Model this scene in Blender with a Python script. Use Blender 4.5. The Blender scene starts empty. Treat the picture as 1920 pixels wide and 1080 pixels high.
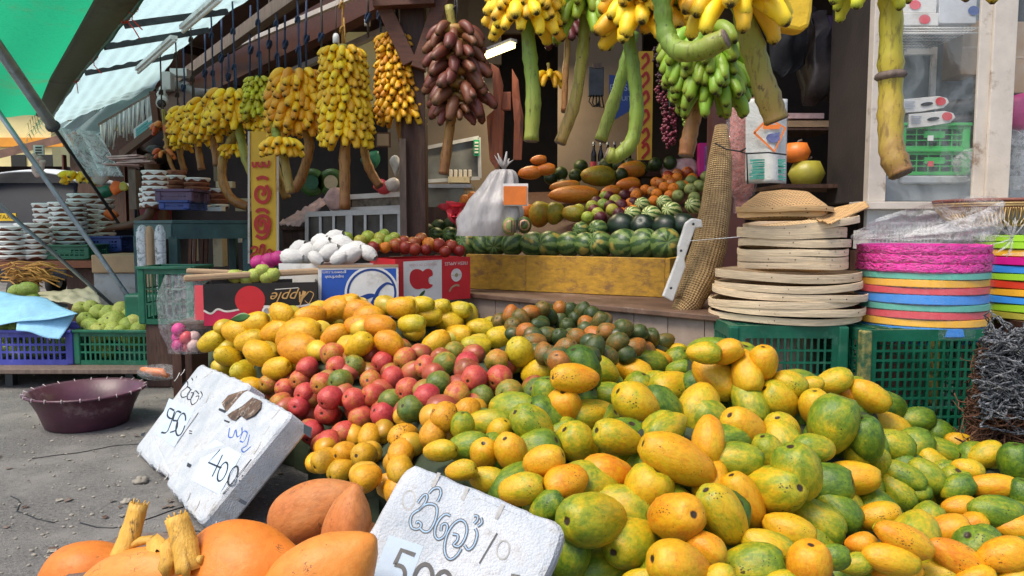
import bpy, math, random
import numpy as np
from mathutils import Vector, Matrix, Quaternion, noise as mnoise
random.seed(11)
R = random.random
U = random.uniform
PI = math.pi
V = Vector
scene = bpy.context.scene
COL = scene.collection
# ------------------------------------------------------------------ camera geometry
H = 1.05
F = 1400.0
PIT = math.atan(115 / 1400)
CP, SP = math.cos(PIT), math.sin(PIT)
EYE = V((0, 0, H))
def ray(px, py):
 u = (px - 960) / F
 v = (540 - py) / F
 return V((u, CP + v * SP, -SP + v * CP))
def at(px, py, Y):
 d = ray(px, py)
 return EYE + d * (Y / d.y)
def atz(px, py, z):
 d = ray(px, py)
 return EYE + d * ((z - H) / d.z)
def atpl(px, py, P, Nn):
 d = ray(px, py)
 return EYE + d * ((P - EYE).dot(Nn) / d.dot(Nn))
def ps(p, Y):
 return p * Y / F
# ------------------------------------------------------------------ mesh builder
class MB:
 def __init__(s):
  s.v, s.f, s.m, s.s, s.t = [], [], [], [], []
 def add(s, vs, fs, mi=0, smooth=False, ts=None):
  o = len(s.v)
  s.v.extend([V(p) for p in vs])
  s.t.extend(ts if ts is not None else [0.5] * len(vs))
  for f in fs:
   s.f.append([o + i for i in f])
   s.m.append(mi)
   s.s.append(smooth)
  return s
 def box(s, c, size, R3=None, mi=0):
  c = V(c)
  hx, hy, hz = size[0] / 2, size[1] / 2, size[2] / 2
  vs = []
  for x in (-hx, hx):
   for y in (-hy, hy):
    for z in (-hz, hz):
     p = V((x, y, z))
     if R3 is not None:
      p = R3 @ p
     vs.append(c + p)
  s.add(vs, [(0, 1, 3, 2), (4, 6, 7, 5), (0, 4, 5, 1), (2, 3, 7, 6), (0, 2, 6, 4), (1, 5, 7, 3)], mi)
  return s
 def hexa(s, b, t, mi=0):
  """b, t: four bottom and four top corners, same order"""
  vs = list(b) + list(t)
  fs = [(3, 2, 1, 0), (4, 5, 6, 7)] + [(i, (i + 1) % 4, 4 + (i + 1) % 4, 4 + i) for i in range(4)]
  s.add(vs, fs, mi)
  return s
 def pbox(s, x0, y0, x1, y1, Y, d=0.02, mi=0):
  """box whose front face fills pixels x0,y0..x1,y1 at depth Y, d deep"""
  a, b = at(x0, y0, Y), at(x1, y1, Y)
  s.box(((a.x + b.x) / 2, Y + d / 2, (a.z + b.z) / 2), (abs(b.x - a.x), d, abs(a.z - b.z)), None, mi)
  return s
 def beam(s, A, B, w, h, mi=0, up=V((0, 0, 1))):
  A, B = V(A), V(B)
  d = B - A
  L = d.length
  d.normalize()
  x = d.cross(up)
  if x.length < 1e-4:
   x = d.cross(V((0, 1, 0)))
  x.normalize()
  y = x.cross(d)
  M3 = Matrix((x, d, y)).transposed()
  s.box((A + B) / 2, (w, L, h), M3, mi)
  return s
 def tube(s, pts, r, n=8, mi=0, cap=True, smooth=True, flat=1.0, ts=None, closed=False):
  pts = [V(p) for p in pts]
  k = len(pts)
  rs = r if isinstance(r, (list, tuple)) else [r] * k
  tang = []
  for i in range(k):
   a = pts[max(i - 1, 0)] if not closed else pts[(i - 1) % k]
   b = pts[min(i + 1, k - 1)] if not closed else pts[(i + 1) % k]
   t = b - a
   if t.length < 1e-9:
    t = V((0, 0, 1))
   tang.append(t.normalized())
  ref = V((0, 0, 1)) if abs(tang[0].z) < 0.9 else V((1, 0, 0))
  nx = (ref - tang[0] * ref.dot(tang[0])).normalized()
  vs, tt = [], []
  for i in range(k):
   nx = nx - tang[i] * nx.dot(tang[i])
   if nx.length < 1e-6:
    nx = tang[i].orthogonal()
   nx.normalize()
   ny = tang[i].cross(nx)
   for j in range(n):
    a = 2 * PI * j / n
    vs.append(pts[i] + (nx * math.cos(a) * flat + ny * math.sin(a)) * rs[i])
    tt.append(ts[i] if ts else i / max(k - 1, 1))
  fs = []
  rng_ = range(k) if closed else range(k - 1)
  for i in rng_:
   i2 = (i + 1) % k
   for j in range(n):
    j2 = (j + 1) % n
    fs.append((i * n + j, i * n + j2, i2 * n + j2, i2 * n + j))
  if cap and not closed:
   fs.append(tuple(range(n))[::-1])
   fs.append(tuple((k - 1) * n + j for j in range(n)))
  s.add(vs, fs, mi, smooth, tt)
  return s
 def lathe(s, prof, n=24, c=(0, 0, 0), R3=None, mi=0, smooth=True, fn=None, capb=False, capt=False):
  c = V(c)
  vs, tt = [], []
  k = len(prof)
  for i, (r, z) in enumerate(prof):
   for j in range(n):
    a = 2 * PI * j / n
    p = V((r * math.cos(a), r * math.sin(a), z))
    if fn:
     p = fn(p, a, i / (k - 1))
    if R3 is not None:
     p = R3 @ p
    vs.append(c + p)
    tt.append(i / (k - 1))
  fs = []
  for i in range(k - 1):
   for j in range(n):
    j2 = (j + 1) % n
    fs.append((i * n + j, i * n + j2, (i + 1) * n + j2, (i + 1) * n + j))
  if capb:
   fs.append(tuple(range(n))[::-1])
  if capt:
   fs.append(tuple((k - 1) * n + j for j in range(n)))
  s.add(vs, fs, mi, smooth, tt)
  return s
 def grid(s, fn, nu, nv, mi=0, smooth=True):
  vs = [fn(i / nu, j / nv) for i in range(nu + 1) for j in range(nv + 1)]
  fs = [(i * (nv + 1) + j, (i + 1) * (nv + 1) + j, (i + 1) * (nv + 1) + j + 1, i * (nv + 1) + j + 1)
              for i in range(nu) for j in range(nv)]
  s.add(vs, fs, mi, smooth)
  return s
 def prism(s, poly, depth, mi=0, mi_side=None):
  """poly: 3d outline points of the front face; depth: vector to the back face"""
  n = len(poly)
  f = [V(p) for p in poly]
  b = [p + depth for p in f]
  s.add(f + b, [tuple(range(n)), tuple(range(2 * n - 1, n - 1, -1))] + [(i, i + n, (i + 1) % n + n, (i + 1) % n) for i in range(n)], mi)
  return s
 def ball(s, c, r, n=14, mi=0, R3=None, sq=(1, 1, 1)):
  k = max(6, n // 2 + 1)
  prof = [(math.sin(PI * (i / (k - 1))) * r + 1e-5, -math.cos(PI * i / (k - 1)) * r) for i in range(k)]
  S = Matrix.Diagonal(sq)
  s.lathe(prof, n, c, (R3 @ S) if R3 is not None else S, mi)
  return s
 def build(s, name, mats, parent=None, bevel=0.0, solid=0.0, origin=None, sub=0):
  me = bpy.data.meshes.new(name)
  if origin is None:
   if parent is not None:
    origin = V((0, 0, 0))
    q = parent
    while q is not None:
     origin = origin + q.location
     q = q.parent
   else:
    xs = [p.x for p in s.v]; ys = [p.y for p in s.v]; zs = [p.z for p in s.v]
    origin = V(((min(xs) + max(xs)) / 2, (min(ys) + max(ys)) / 2, min(zs)))
  me.from_pydata([p - origin for p in s.v], [], s.f)
  if not isinstance(mats, (list, tuple)):
   mats = [mats]
  for m in mats:
   me.materials.append(m)
  me.polygons.foreach_set('material_index', s.m)
  me.polygons.foreach_set('use_smooth', s.s)
  at_ = me.attributes.new('t', 'FLOAT', 'POINT')
  at_.data.foreach_set('value', s.t)
  me.update()
  o = bpy.data.objects.new(name, me)
  COL.objects.link(o)
  if parent is not None:
   o.parent = parent
  else:
   o.location = origin
  if sub:
   md = o.modifiers.new('sub', 'SUBSURF'); md.levels = sub; md.render_levels = sub
  if solid:
   md = o.modifiers.new('solid', 'SOLIDIFY'); md.thickness = solid; md.offset = 0
  if bevel:
   md = o.modifiers.new('bevel', 'BEVEL'); md.width = bevel; md.segments = 2; md.limit_method = 'ANGLE'
  return o
def tag(o, label, cat, group=None, kind=None):
 o['label'] = label
 o['category'] = cat
 if group:
  o['group'] = group
 if kind:
  o['kind'] = kind
 return o
def struct(o, kind='structure'):
 o['kind'] = kind
 return o
def thing(name, label, cat, loc=(0, 0, 0), group=None, rotz=0.0):
 o = bpy.data.objects.new(name, None)
 o.empty_display_size = 0.05
 COL.objects.link(o)
 o.location = V(loc)
 o.rotation_euler = (0, 0, rotz)
 return tag(o, label, cat, group)
def kids(o):
 return [c for c in bpy.data.objects if c.parent == o]
def copy_tree(o, parent=None):
 c = o.copy()
 COL.objects.link(c)
 c.parent = parent
 for ch in list(o.children):
  copy_tree(ch, c)
 return c
def euler(x, y, z):
 return (Matrix.Rotation(z, 3, 'Z') @ Matrix.Rotation(y, 3, 'Y') @ Matrix.Rotation(x, 3, 'X'))
# ------------------------------------------------------------------ materials
def nd(nt, typ, ins=None, **at_):
 n = nt.nodes.new(typ)
 for k, v in at_.items():
  setattr(n, k, v)
 for k, v in (ins or {}).items():
  sock = n.inputs[k]
  if isinstance(v, bpy.types.NodeSocket):
   nt.links.new(v, sock)
  else:
   sock.default_value = v
 return n
def math_(nt, op, a, b=None, c=None, clamp=False):
 n = nt.nodes.new('ShaderNodeMath')
 n.operation = op
 n.use_clamp = clamp
 for i, x in enumerate((a, b, c)):
  if x is None:
   continue
  if isinstance(x, bpy.types.NodeSocket):
   nt.links.new(x, n.inputs[i])
  else:
   n.inputs[i].default_value = x
 return n.outputs[0]
def mixc(nt, fac, a, b, mode='MIX'):
 n = nt.nodes.new('ShaderNodeMix')
 n.data_type = 'RGBA'
 n.blend_type = mode
 for sock, x in ((n.inputs[0], fac), (n.inputs[6], a), (n.inputs[7], b)):
  if isinstance(x, bpy.types.NodeSocket):
   nt.links.new(x, sock)
  elif isinstance(x, (tuple, list)):
   sock.default_value = (*x[:3], 1)
  else:
   sock.default_value = x
 return n.outputs[2]
def ramp(nt, fac, stops, interp='LINEAR'):
 n = nt.nodes.new('ShaderNodeValToRGB')
 n.color_ramp.interpolation = interp
 while len(n.color_ramp.elements) < len(stops):
  n.color_ramp.elements.new(0.5)
 for e, (p, c) in zip(n.color_ramp.elements, stops):
  e.position = p
  e.color = (*c[:3], 1)
 nt.links.new(fac, n.inputs[0])
 return n.outputs[0]
def smooth_(nt, x, lo, hi):
 n = nt.nodes.new('ShaderNodeMapRange')
 n.interpolation_type = 'SMOOTHSTEP'
 nt.links.new(x, n.inputs[0])
 n.inputs[1].default_value = lo
 n.inputs[2].default_value = hi
 return n.outputs[0]
def mat_base(name):
 m = bpy.data.materials.new(name)
 m.use_nodes = True
 nt = m.node_tree
 b = nt.nodes['Principled BSDF']
 return m, nt, b
def noise_(nt, vec, scale, detail=3, rough=0.5, dist=0.0):
 return nd(nt, 'ShaderNodeTexNoise', {'Vector': vec, 'Scale': scale, 'Detail': detail, 'Roughness': rough, 'Distortion': dist}).outputs['Fac']
def bump_(nt, b, hgt, strength=0.3, dist=0.01):
 n = nd(nt, 'ShaderNodeBump', {'Height': hgt, 'Strength': strength, 'Distance': dist})
 nt.links.new(n.outputs[0], b.inputs['Normal'])
def simple(name, col, rough=0.6, var=0.25, scale=9.0, bump=0.15, bscale=60.0, metal=0.0, dirt=None, dscale=3.0, damt=0.5, grain=None, spec=0.5, coat=0.0, em=0.0, rnd=0.1, trans=0.0):
 """a surface of one colour with soft variation, wear of a second colour (dirt) and fine relief"""
 m, nt, b = mat_base(name)
 tc = nd(nt, 'ShaderNodeTexCoord').outputs['Object']
 vec = tc
 if grain:
  vec = nd(nt, 'ShaderNodeMapping', {'Vector': tc, 'Scale': grain}).outputs[0]
 oi = nd(nt, 'ShaderNodeObjectInfo').outputs['Random']
 vec = nd(nt, 'ShaderNodeVectorMath', {0: vec, 1: nd(nt, 'ShaderNodeCombineXYZ', {0: math_(nt, 'MULTIPLY', oi, 31.0)}).outputs[0]}, operation='ADD').outputs[0]
 f = noise_(nt, vec, scale, 5, 0.6)
 dark = tuple(c * (1 - var) for c in col)
 lite = tuple(min(c * (1 + var), 0.95) for c in col)
 c = ramp(nt, f, [(0.3, dark), (0.7, lite)])
 if dirt:
  f2 = smooth_(nt, noise_(nt, vec, dscale, 6, 0.7), 0.62 - damt * 0.25, 0.72 - damt * 0.1)
  c = mixc(nt, f2, c, dirt)
 if rnd:
  k = math_(nt, 'MULTIPLY_ADD', oi, 2 * rnd, 1 - rnd)
  hsv = nd(nt, 'ShaderNodeHueSaturation', {'Color': c, 'Value': k})
  c = hsv.outputs[0]
 nt.links.new(c, b.inputs['Base Color'])
 rr = math_(nt, 'MULTIPLY_ADD', f, 0.25, rough - 0.12, clamp=True)
 nt.links.new(rr, b.inputs['Roughness'])
 b.inputs['Metallic'].default_value = metal
 b.inputs['Specular IOR Level'].default_value = spec
 b.inputs['Coat Weight'].default_value = coat
 if trans:
  b.inputs['Transmission Weight'].default_value = trans
 if bump:
  bump_(nt, b, noise_(nt, vec, bscale, 4, 0.6), bump, 0.01)
 if em:
  b.inputs['Emission Color'].default_value = (*col, 1)
  b.inputs['Emission Strength'].default_value = em
 return m
def fruit(name, stops, spots=(0.02, 0.012, 0.006), nscale=1.2, amp=0.5, rough=0.38, scar=0.12, sspot=9.0, lines=0.5, zgrad=0.12, streak=0.0, bloom=0.0, bumpk=0.16, mottle=0.7):
 """skin of a fruit modelled in unit space along z (stem end at +z). obj.color: R ripeness, G spots, B extra"""
 m, nt, b = mat_base(name)
 tc = nd(nt, 'ShaderNodeTexCoord').outputs['Object']
 oi = nd(nt, 'ShaderNodeObjectInfo')
 rnd = oi.outputs['Random']
 sep = nd(nt, 'ShaderNodeSeparateColor', {0: oi.outputs['Color']})
 off = nd(nt, 'ShaderNodeCombineXYZ', {0: math_(nt, 'MULTIPLY', rnd, 37.0), 1: math_(nt, 'MULTIPLY', rnd, 91.0)}).outputs[0]
 vec = nd(nt, 'ShaderNodeVectorMath', {0: tc, 1: off}, operation='ADD').outputs[0]
 xyz = nd(nt, 'ShaderNodeSeparateXYZ', {0: tc})
 n1 = noise_(nt, vec, nscale, 5, 0.62, 0.5)
 n2 = noise_(nt, vec, nscale * 5, 4, 0.65, 0.3)
 val = math_(nt, 'MULTIPLY_ADD', math_(nt, 'SUBTRACT', n1, 0.5), amp * 1.6, sep.outputs[0])
 val = math_(nt, 'MULTIPLY_ADD', math_(nt, 'SUBTRACT', n2, 0.5), amp * 0.95, val)
 val = math_(nt, 'MULTIPLY_ADD', xyz.outputs[2], -zgrad, val)
 if streak:
  st = nd(nt, 'ShaderNodeMapping', {'Vector': vec, 'Scale': (1, 1, 0.18)}).outputs[0]
  val = math_(nt, 'MULTIPLY_ADD', math_(nt, 'SUBTRACT', noise_(nt, st, 6.0, 3, 0.6), 0.5), streak, val)
 c = ramp(nt, val, stops)
 fk = smooth_(nt, noise_(nt, vec, 22.0, 2, 0.5), 0.62, 0.74)
 c = mixc(nt, math_(nt, 'MULTIPLY', fk, 0.16), c, tuple(min(1, x * 1.2 + 0.03) for x in stops[len(stops) // 2][1]))
 mo = smooth_(nt, noise_(nt, vec, 4.0, 6, 0.78, 0.6), 0.42, 0.66)
 c = mixc(nt, math_(nt, 'MULTIPLY', mo, mottle), c, (0.55, 0.48, 0.36), 'MULTIPLY')
 sk = smooth_(nt, noise_(nt, vec, 48.0, 2, 0.6), 0.68, 0.74)
 c = mixc(nt, math_(nt, 'MULTIPLY', math_(nt, 'MULTIPLY', sk, smooth_(nt, n1, 0.4, 0.6)), mottle * 0.9), c, tuple(x * 4 for x in spots))
 vo = nd(nt, 'ShaderNodeTexVoronoi', {'Vector': vec, 'Scale': sspot, 'Randomness': 1.0})
 vd = math_(nt, 'MULTIPLY_ADD', math_(nt, 'SUBTRACT', noise_(nt, vec, 30.0, 2), 0.5), 0.22, vo.outputs['Distance'])
 rad = math_(nt, 'MULTIPLY', math_(nt, 'MULTIPLY', smooth_(nt, noise_(nt, vec, 1.7, 2), 0.42, 0.75), sep.outputs[1]), 0.42)
 sp = smooth_(nt, math_(nt, 'SUBTRACT', rad, vd), -0.03, 0.04)
 c = mixc(nt, math_(nt, 'MULTIPLY', sp, 0.85), c, spots)
 if lines:
  ln = math_(nt, 'ABSOLUTE', math_(nt, 'SUBTRACT', noise_(nt, vec, 2.3, 3, 0.6, 0.8), 0.5))
  ln = math_(nt, 'SUBTRACT', 1.0, smooth_(nt, ln, 0.0, 0.012))
  mk = smooth_(nt, noise_(nt, vec, 1.9, 2), 0.58, 0.66)
  c = mixc(nt, math_(nt, 'MULTIPLY', math_(nt, 'MULTIPLY', ln, mk), lines), c, tuple(x * 3 for x in spots))
 if scar:
  rr = math_(nt, 'SQRT', math_(nt, 'ADD', math_(nt, 'POWER', xyz.outputs[0], 2.0), math_(nt, 'POWER', xyz.outputs[1], 2.0)))
  rr = math_(nt, 'MULTIPLY_ADD', math_(nt, 'SUBTRACT', n2, 0.5), 0.12, rr)
  sc = math_(nt, 'SUBTRACT', 1.0, smooth_(nt, rr, scar * 0.75, scar * 1.25))
  sc = math_(nt, 'MULTIPLY', sc, math_(nt, 'GREATER_THAN', xyz.outputs[2], 0.3))
  c = mixc(nt, sc, c, (0.035, 0.02, 0.008))
 nt.links.new(c, b.inputs['Base Color'])
 rf = math_(nt, 'MULTIPLY_ADD', n2, 0.25, rough - 0.1)
 nt.links.new(rf, b.inputs['Roughness'])
 b.inputs['Specular IOR Level'].default_value = 0.4
 if bloom:
  b.inputs['Sheen Weight'].default_value = bloom
 hh = math_(nt, 'MULTIPLY_ADD', sp, -0.6, math_(nt, 'ADD', noise_(nt, vec, 45.0, 3), math_(nt, 'MULTIPLY', noise_(nt, vec, 6.0, 2), 2.5)))
 bump_(nt, b, hh, bumpk, 0.02)
 return m
def banana_mat(name, body, tip, root, spot=0.25, spotcol=(0.06, 0.03, 0.01), rough=0.42):
 m, nt, b = mat_base(name)
 t = nd(nt, 'ShaderNodeAttribute', attribute_name='t').outputs['Fac']
 tc = nd(nt, 'ShaderNodeTexCoord').outputs['Object']
 oi = nd(nt, 'ShaderNodeObjectInfo').outputs['Random']
 off = nd(nt, 'ShaderNodeCombineXYZ', {0: math_(nt, 'MULTIPLY', oi, 37.0), 1: math_(nt, 'MULTIPLY', oi, 91.0)}).outputs[0]
 vec = nd(nt, 'ShaderNodeVectorMath', {0: tc, 1: off}, operation='ADD').outputs[0]
 n = noise_(nt, vec, 22, 4, 0.6)
 tt = math_(nt, 'MULTIPLY_ADD', math_(nt, 'SUBTRACT', n, 0.5), 0.16, t)
 c = ramp(nt, tt, [(0.0, root), (0.13, body), (0.84, body), (0.93, tip), (0.985, (0.02, 0.012, 0.006))])
 c = nd(nt, 'ShaderNodeHueSaturation', {'Color': c, 'Value': math_(nt, 'MULTIPLY_ADD', oi, 0.32, 0.84), 'Hue': math_(nt, 'MULTIPLY_ADD', oi, 0.035, 0.483)}).outputs[0]
 sp = smooth_(nt, noise_(nt, vec, 75, 3, 0.6), 0.66, 0.74)
 mk = smooth_(nt, noise_(nt, vec, 11, 2), 0.45, 0.6)
 c = mixc(nt, math_(nt, 'MULTIPLY', math_(nt, 'MULTIPLY', sp, mk), spot * 2.5, clamp=True), c, spotcol)
 nt.links.new(c, b.inputs['Base Color'])
 nt.links.new(math_(nt, 'MULTIPLY_ADD', n, 0.3, rough - 0.12), b.inputs['Roughness'])
 bump_(nt, b, noise_(nt, vec, 60, 3), 0.15, 0.004)
 return m
def film(name, col=(0.9, 0.92, 0.95), alpha=0.22, rough=0.12, bscale=18.0, bstr=0.8):
 """thin clear plastic: mostly see-through with bright wrinkles"""
 m, nt, b = mat_base(name)
 tc = nd(nt, 'ShaderNodeTexCoord').outputs['Object']
 n = noise_(nt, tc, bscale, 5, 0.65, 1.2)
 b.inputs['Base Color'].default_value = (*col, 1)
 b.inputs['Roughness'].default_value = rough
 w = smooth_(nt, math_(nt, 'ABSOLUTE', math_(nt, 'SUBTRACT', n, 0.5)), 0.0, 0.1)
 nt.links.new(math_(nt, 'MULTIPLY_ADD', math_(nt, 'SUBTRACT', 1.0, w), alpha * 0.9, alpha * 0.55), b.inputs['Alpha'])
 bump_(nt, b, n, bstr, 0.03)
 return m
M = {}
M['papaya'] = fruit('papaya_skin', [(0.0, (0.04, 0.105, 0.012)), (0.2, (0.13, 0.215, 0.012)), (0.36, (0.30, 0.31, 0.013)), (0.54, (0.58, 0.385, 0.011)), (0.84, (0.68, 0.29, 0.008)), (1.0, (0.64, 0.20, 0.006))], amp=0.48, streak=0.16, scar=0.14, mottle=.5)
M['mango_yellow'] = fruit('yellow_mango_skin', [(0.0, (0.34, 0.34, 0.025)), (0.22, (0.58, 0.42, 0.015)), (0.45, (0.68, 0.40, 0.012)), (0.72, (0.66, 0.28, 0.01)), (1.0, (0.62, 0.20, 0.01))], amp=0.25, scar=0.06, sspot=7.0, rough=0.36)
M['mango_red'] = fruit('red_mango_skin', [(0.0, (0.06, 0.12, 0.02)), (0.25, (0.20, 0.22, 0.03)), (0.45, (0.50, 0.24, 0.03)), (0.62, (0.56, 0.09, 0.06)), (1.0, (0.46, 0.035, 0.055))], amp=0.45, scar=0.13, sspot=6.0, rough=0.36)
M['mango_orange'] = fruit('speckled_mango_skin', [(0.0, (0.42, 0.30, 0.02)), (0.5, (0.68, 0.33, 0.012)), (1.0, (0.60, 0.22, 0.012))], amp=0.25, scar=0.15, sspot=8.0)
M['mango_dark'] = fruit('dark_mango_skin', [(0.0, (0.02, 0.045, 0.014)), (0.3, (0.06, 0.085, 0.02)), (0.52, (0.20, 0.12, 0.025)), (0.8, (0.42, 0.14, 0.02)), (1.0, (0.45, 0.13, 0.02))], amp=0.5, scar=0.12, sspot=6.0)
M['guava'] = fruit('guava_skin', [(0.0, (0.20, 0.30, 0.04)), (0.5, (0.40, 0.48, 0.09)), (1.0, (0.58, 0.52, 0.14))], amp=0.4, scar=0.1, bumpk=0.3)
M['orange'] = fruit('orange_skin', [(0.0, (0.55, 0.14, 0.01)), (1.0, (0.7, 0.22, 0.015))], amp=0.3, scar=0.08, bumpk=0.3)
M['apple'] = fruit('apple_skin', [(0.0, (0.45, 0.25, 0.05)), (0.35, (0.35, 0.05, 0.02)), (1.0, (0.2, 0.012, 0.014))], amp=0.5, scar=0.1, streak=0.2, rough=0.28)
M['pear'] = fruit('pear_skin', [(0.0, (0.16, 0.28, 0.03)), (0.5, (0.34, 0.42, 0.05)), (1.0, (0.45, 0.38, 0.06))], amp=0.3, scar=0.06)
M['avocado'] = fruit('avocado_skin', [(0.0, (0.012, 0.03, 0.01)), (1.0, (0.06, 0.10, 0.02))], amp=0.4, scar=0.08)
M['pale_fruit'] = fruit('pale_green_fruit_skin', [(0.0, (0.12, 0.19, 0.05)), (1.0, (0.30, 0.34, 0.12))], amp=0.3, scar=0.1)
M['passion'] = fruit('purple_fruit_skin', [(0.0, (0.05, 0.012, 0.02)), (1.0, (0.16, 0.02, 0.03))], amp=0.3, scar=0.1)
M['coconut'] = fruit('king_coconut_skin', [(0.0, (0.66, 0.27, 0.05)), (0.5, (0.68, 0.20, 0.02)), (1.0, (0.58, 0.14, 0.015))], amp=0.4, scar=0.0, sspot=3.0, lines=1.0, rough=0.45, bumpk=0.12, mottle=.3, streak=.25)
M['coconut_dull'] = fruit('dusty_king_coconut_skin', [(0.0, (0.48, 0.23, 0.08)), (0.5, (0.52, 0.18, 0.045)), (1.0, (0.46, 0.13, 0.03))], amp=0.5, scar=0.0, sspot=3.0, lines=1.0, rough=0.55, bumpk=0.15, mottle=.5, streak=.4)
M['big_papaya'] = fruit('ripe_papaya_skin', [(0.0, (0.10, 0.15, 0.02)), (0.4, (0.30, 0.26, 0.02)), (0.7, (0.50, 0.18, 0.015)), (1.0, (0.55, 0.14, 0.012))], amp=0.5, scar=0.12, sspot=7.0)
def melon_mat(name, dark, lite, n=9, patch=0.0, width=0.0):
 m, nt, b = mat_base(name)
 tc = nd(nt, 'ShaderNodeTexCoord').outputs['Object']
 oi = nd(nt, 'ShaderNodeObjectInfo').outputs['Random']
 off = nd(nt, 'ShaderNodeCombineXYZ', {0: math_(nt, 'MULTIPLY', oi, 37.0)}).outputs[0]
 vec = nd(nt, 'ShaderNodeVectorMath', {0: tc, 1: off}, operation='ADD').outputs[0]
 x = nd(nt, 'ShaderNodeSeparateXYZ', {0: tc})
 ang = math_(nt, 'ARCTAN2', x.outputs[1], x.outputs[0])
 nz = math_(nt, 'SUBTRACT', noise_(nt, vec, 3.2, 5, 0.7), 0.5)
 w = math_(nt, 'SINE', math_(nt, 'MULTIPLY_ADD', nz, 5.5, math_(nt, 'MULTIPLY', ang, float(n))))
 f = smooth_(nt, math_(nt, 'MULTIPLY_ADD', nz, 1.0, w), -0.25 + width, 0.35 + width)
 c = mixc(nt, f, dark, lite)
 c = mixc(nt, math_(nt, 'MULTIPLY', smooth_(nt, noise_(nt, vec, 26, 3), 0.5, 0.65), 0.25), c, tuple(d * 0.6 for d in dark))
 if patch:
  pf = smooth_(nt, noise_(nt, vec, 0.9, 2), 0.60, 0.7)
  c = mixc(nt, math_(nt, 'MULTIPLY', pf, patch), c, (0.42, 0.30, 0.06))
 nt.links.new(c, b.inputs['Base Color'])
 b.inputs['Roughness'].default_value = 0.4
 bump_(nt, b, noise_(nt, vec, 12, 3), 0.08, 0.02)
 return m
M['melon'] = melon_mat('watermelon_rind', (0.035, 0.08, 0.022), (0.14, 0.21, 0.055), 8, 0.8)
M['melon_pale'] = melon_mat('pale_melon_rind', (0.06, 0.14, 0.03), (0.48, 0.52, 0.22), 9, 0.0, -0.25)
M['melon_dark'] = melon_mat('dark_melon_rind', (0.008, 0.018, 0.012), (0.012, 0.03, 0.016), 9)
M['ban_y'] = banana_mat('yellow_banana_skin', (0.90, 0.55, 0.016), (0.70, 0.46, 0.03), (0.60, 0.45, 0.04), 0.18)
M['ban_o'] = banana_mat('ripe_banana_skin', (0.82, 0.41, 0.014), (0.60, 0.33, 0.02), (0.48, 0.30, 0.02), 0.3)
M['ban_g'] = banana_mat('green_banana_skin', (0.22, 0.36, 0.025), (0.26, 0.34, 0.03), (0.10, 0.22, 0.02), 0.15)
M['ban_yg'] = banana_mat('lime_banana_skin', (0.52, 0.48, 0.02), (0.40, 0.42, 0.03), (0.25, 0.32, 0.03), 0.12)
M['ban_r'] = banana_mat('red_banana_skin', (0.17, 0.050, 0.026), (0.16, 0.06, 0.025), (0.13, 0.06, 0.02), 0.3)
M['ban_ro'] = banana_mat('orange_red_banana_skin', (0.55, 0.14, 0.04), (0.40, 0.10, 0.03), (0.25, 0.12, 0.03), 0.2)
M['ban_dr'] = banana_mat('maroon_banana_skin', (0.10, 0.014, 0.016), (0.08, 0.014, 0.012), (0.08, 0.03, 0.02), 0.2)
def stalk_mat(name, c0, c1, c2):
 m, nt, b = mat_base(name)
 t = nd(nt, 'ShaderNodeAttribute', attribute_name='t').outputs['Fac']
 tc = nd(nt, 'ShaderNodeTexCoord').outputs['Object']
 st = nd(nt, 'ShaderNodeMapping', {'Vector': tc, 'Scale': (1, 1, 0.2)}).outputs[0]
 n = noise_(nt, tc, 14, 5, 0.65, 0.5)
 n2 = noise_(nt, st, 70, 4, 0.6)
 c = ramp(nt, math_(nt, 'MULTIPLY_ADD', math_(nt, 'SUBTRACT', n, 0.5), 0.7, t), [(0.0, c0), (0.55, c1), (1.0, c2)])
 c = mixc(nt, math_(nt, 'MULTIPLY', smooth_(nt, n2, 0.5, 0.66), 0.55), c, tuple(x * 0.35 for x in c2))
 k = smooth_(nt, noise_(nt, tc, 26, 5, 0.75), 0.60, 0.67)
 c = mixc(nt, math_(nt, 'MULTIPLY', k, 0.75), c, (0.04, 0.02, 0.01))
 nt.links.new(c, b.inputs['Base Color'])
 b.inputs['Roughness'].default_value = 0.5
 bump_(nt, b, math_(nt, 'ADD', n2, n), 0.35, 0.006)
 return m
M['stk_g'] = stalk_mat('green_stalk', (0.10, 0.22, 0.02), (0.20, 0.30, 0.035), (0.26, 0.28, 0.04))
M['stk_gb'] = stalk_mat('green_brown_stalk', (0.20, 0.30, 0.03), (0.30, 0.28, 0.04), (0.36, 0.22, 0.06))
M['stk_b'] = stalk_mat('brown_stalk', (0.30, 0.27, 0.04), (0.40, 0.20, 0.045), (0.26, 0.10, 0.03))
M['stk_y'] = stalk_mat('yellow_brown_stalk', (0.52, 0.48, 0.025), (0.46, 0.34, 0.035), (0.26, 0.13, 0.045))
M['asphalt'] = simple('asphalt', (0.145, 0.138, 0.128), 0.9, 0.5, 70, 1.0, 150, dirt=(0.235, 0.22, 0.20), dscale=1.6, damt=0.8, rnd=0)
M['styro'] = None
M['paper_blue'] = simple('blue_price_paper', (0.44, 0.53, 0.63), 0.8, 0.08, 20, 0.1, 60)
M['ink'] = simple('black_marker_ink', (0.012, 0.012, 0.018), 0.5, 0.2, 30, 0)
M['ink_blue'] = simple('blue_marker_ink', (0.03, 0.10, 0.42), 0.5, 0.2, 30, 0)
M['ink_fill'] = simple('pale_blue_marker_ink', (0.22, 0.36, 0.52), 0.5, 0.3, 60, 0)
M['tape'] = simple('black_tape', (0.015, 0.015, 0.017), 0.4, 0.2, 20, 0.1)
M['wood_dark'] = simple('dark_timber', (0.055, 0.022, 0.013), 0.6, 0.4, 10, 0.35, 60, grain=(6, 6, 0.7), dirt=(0.11, 0.06, 0.04), dscale=2)
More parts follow.
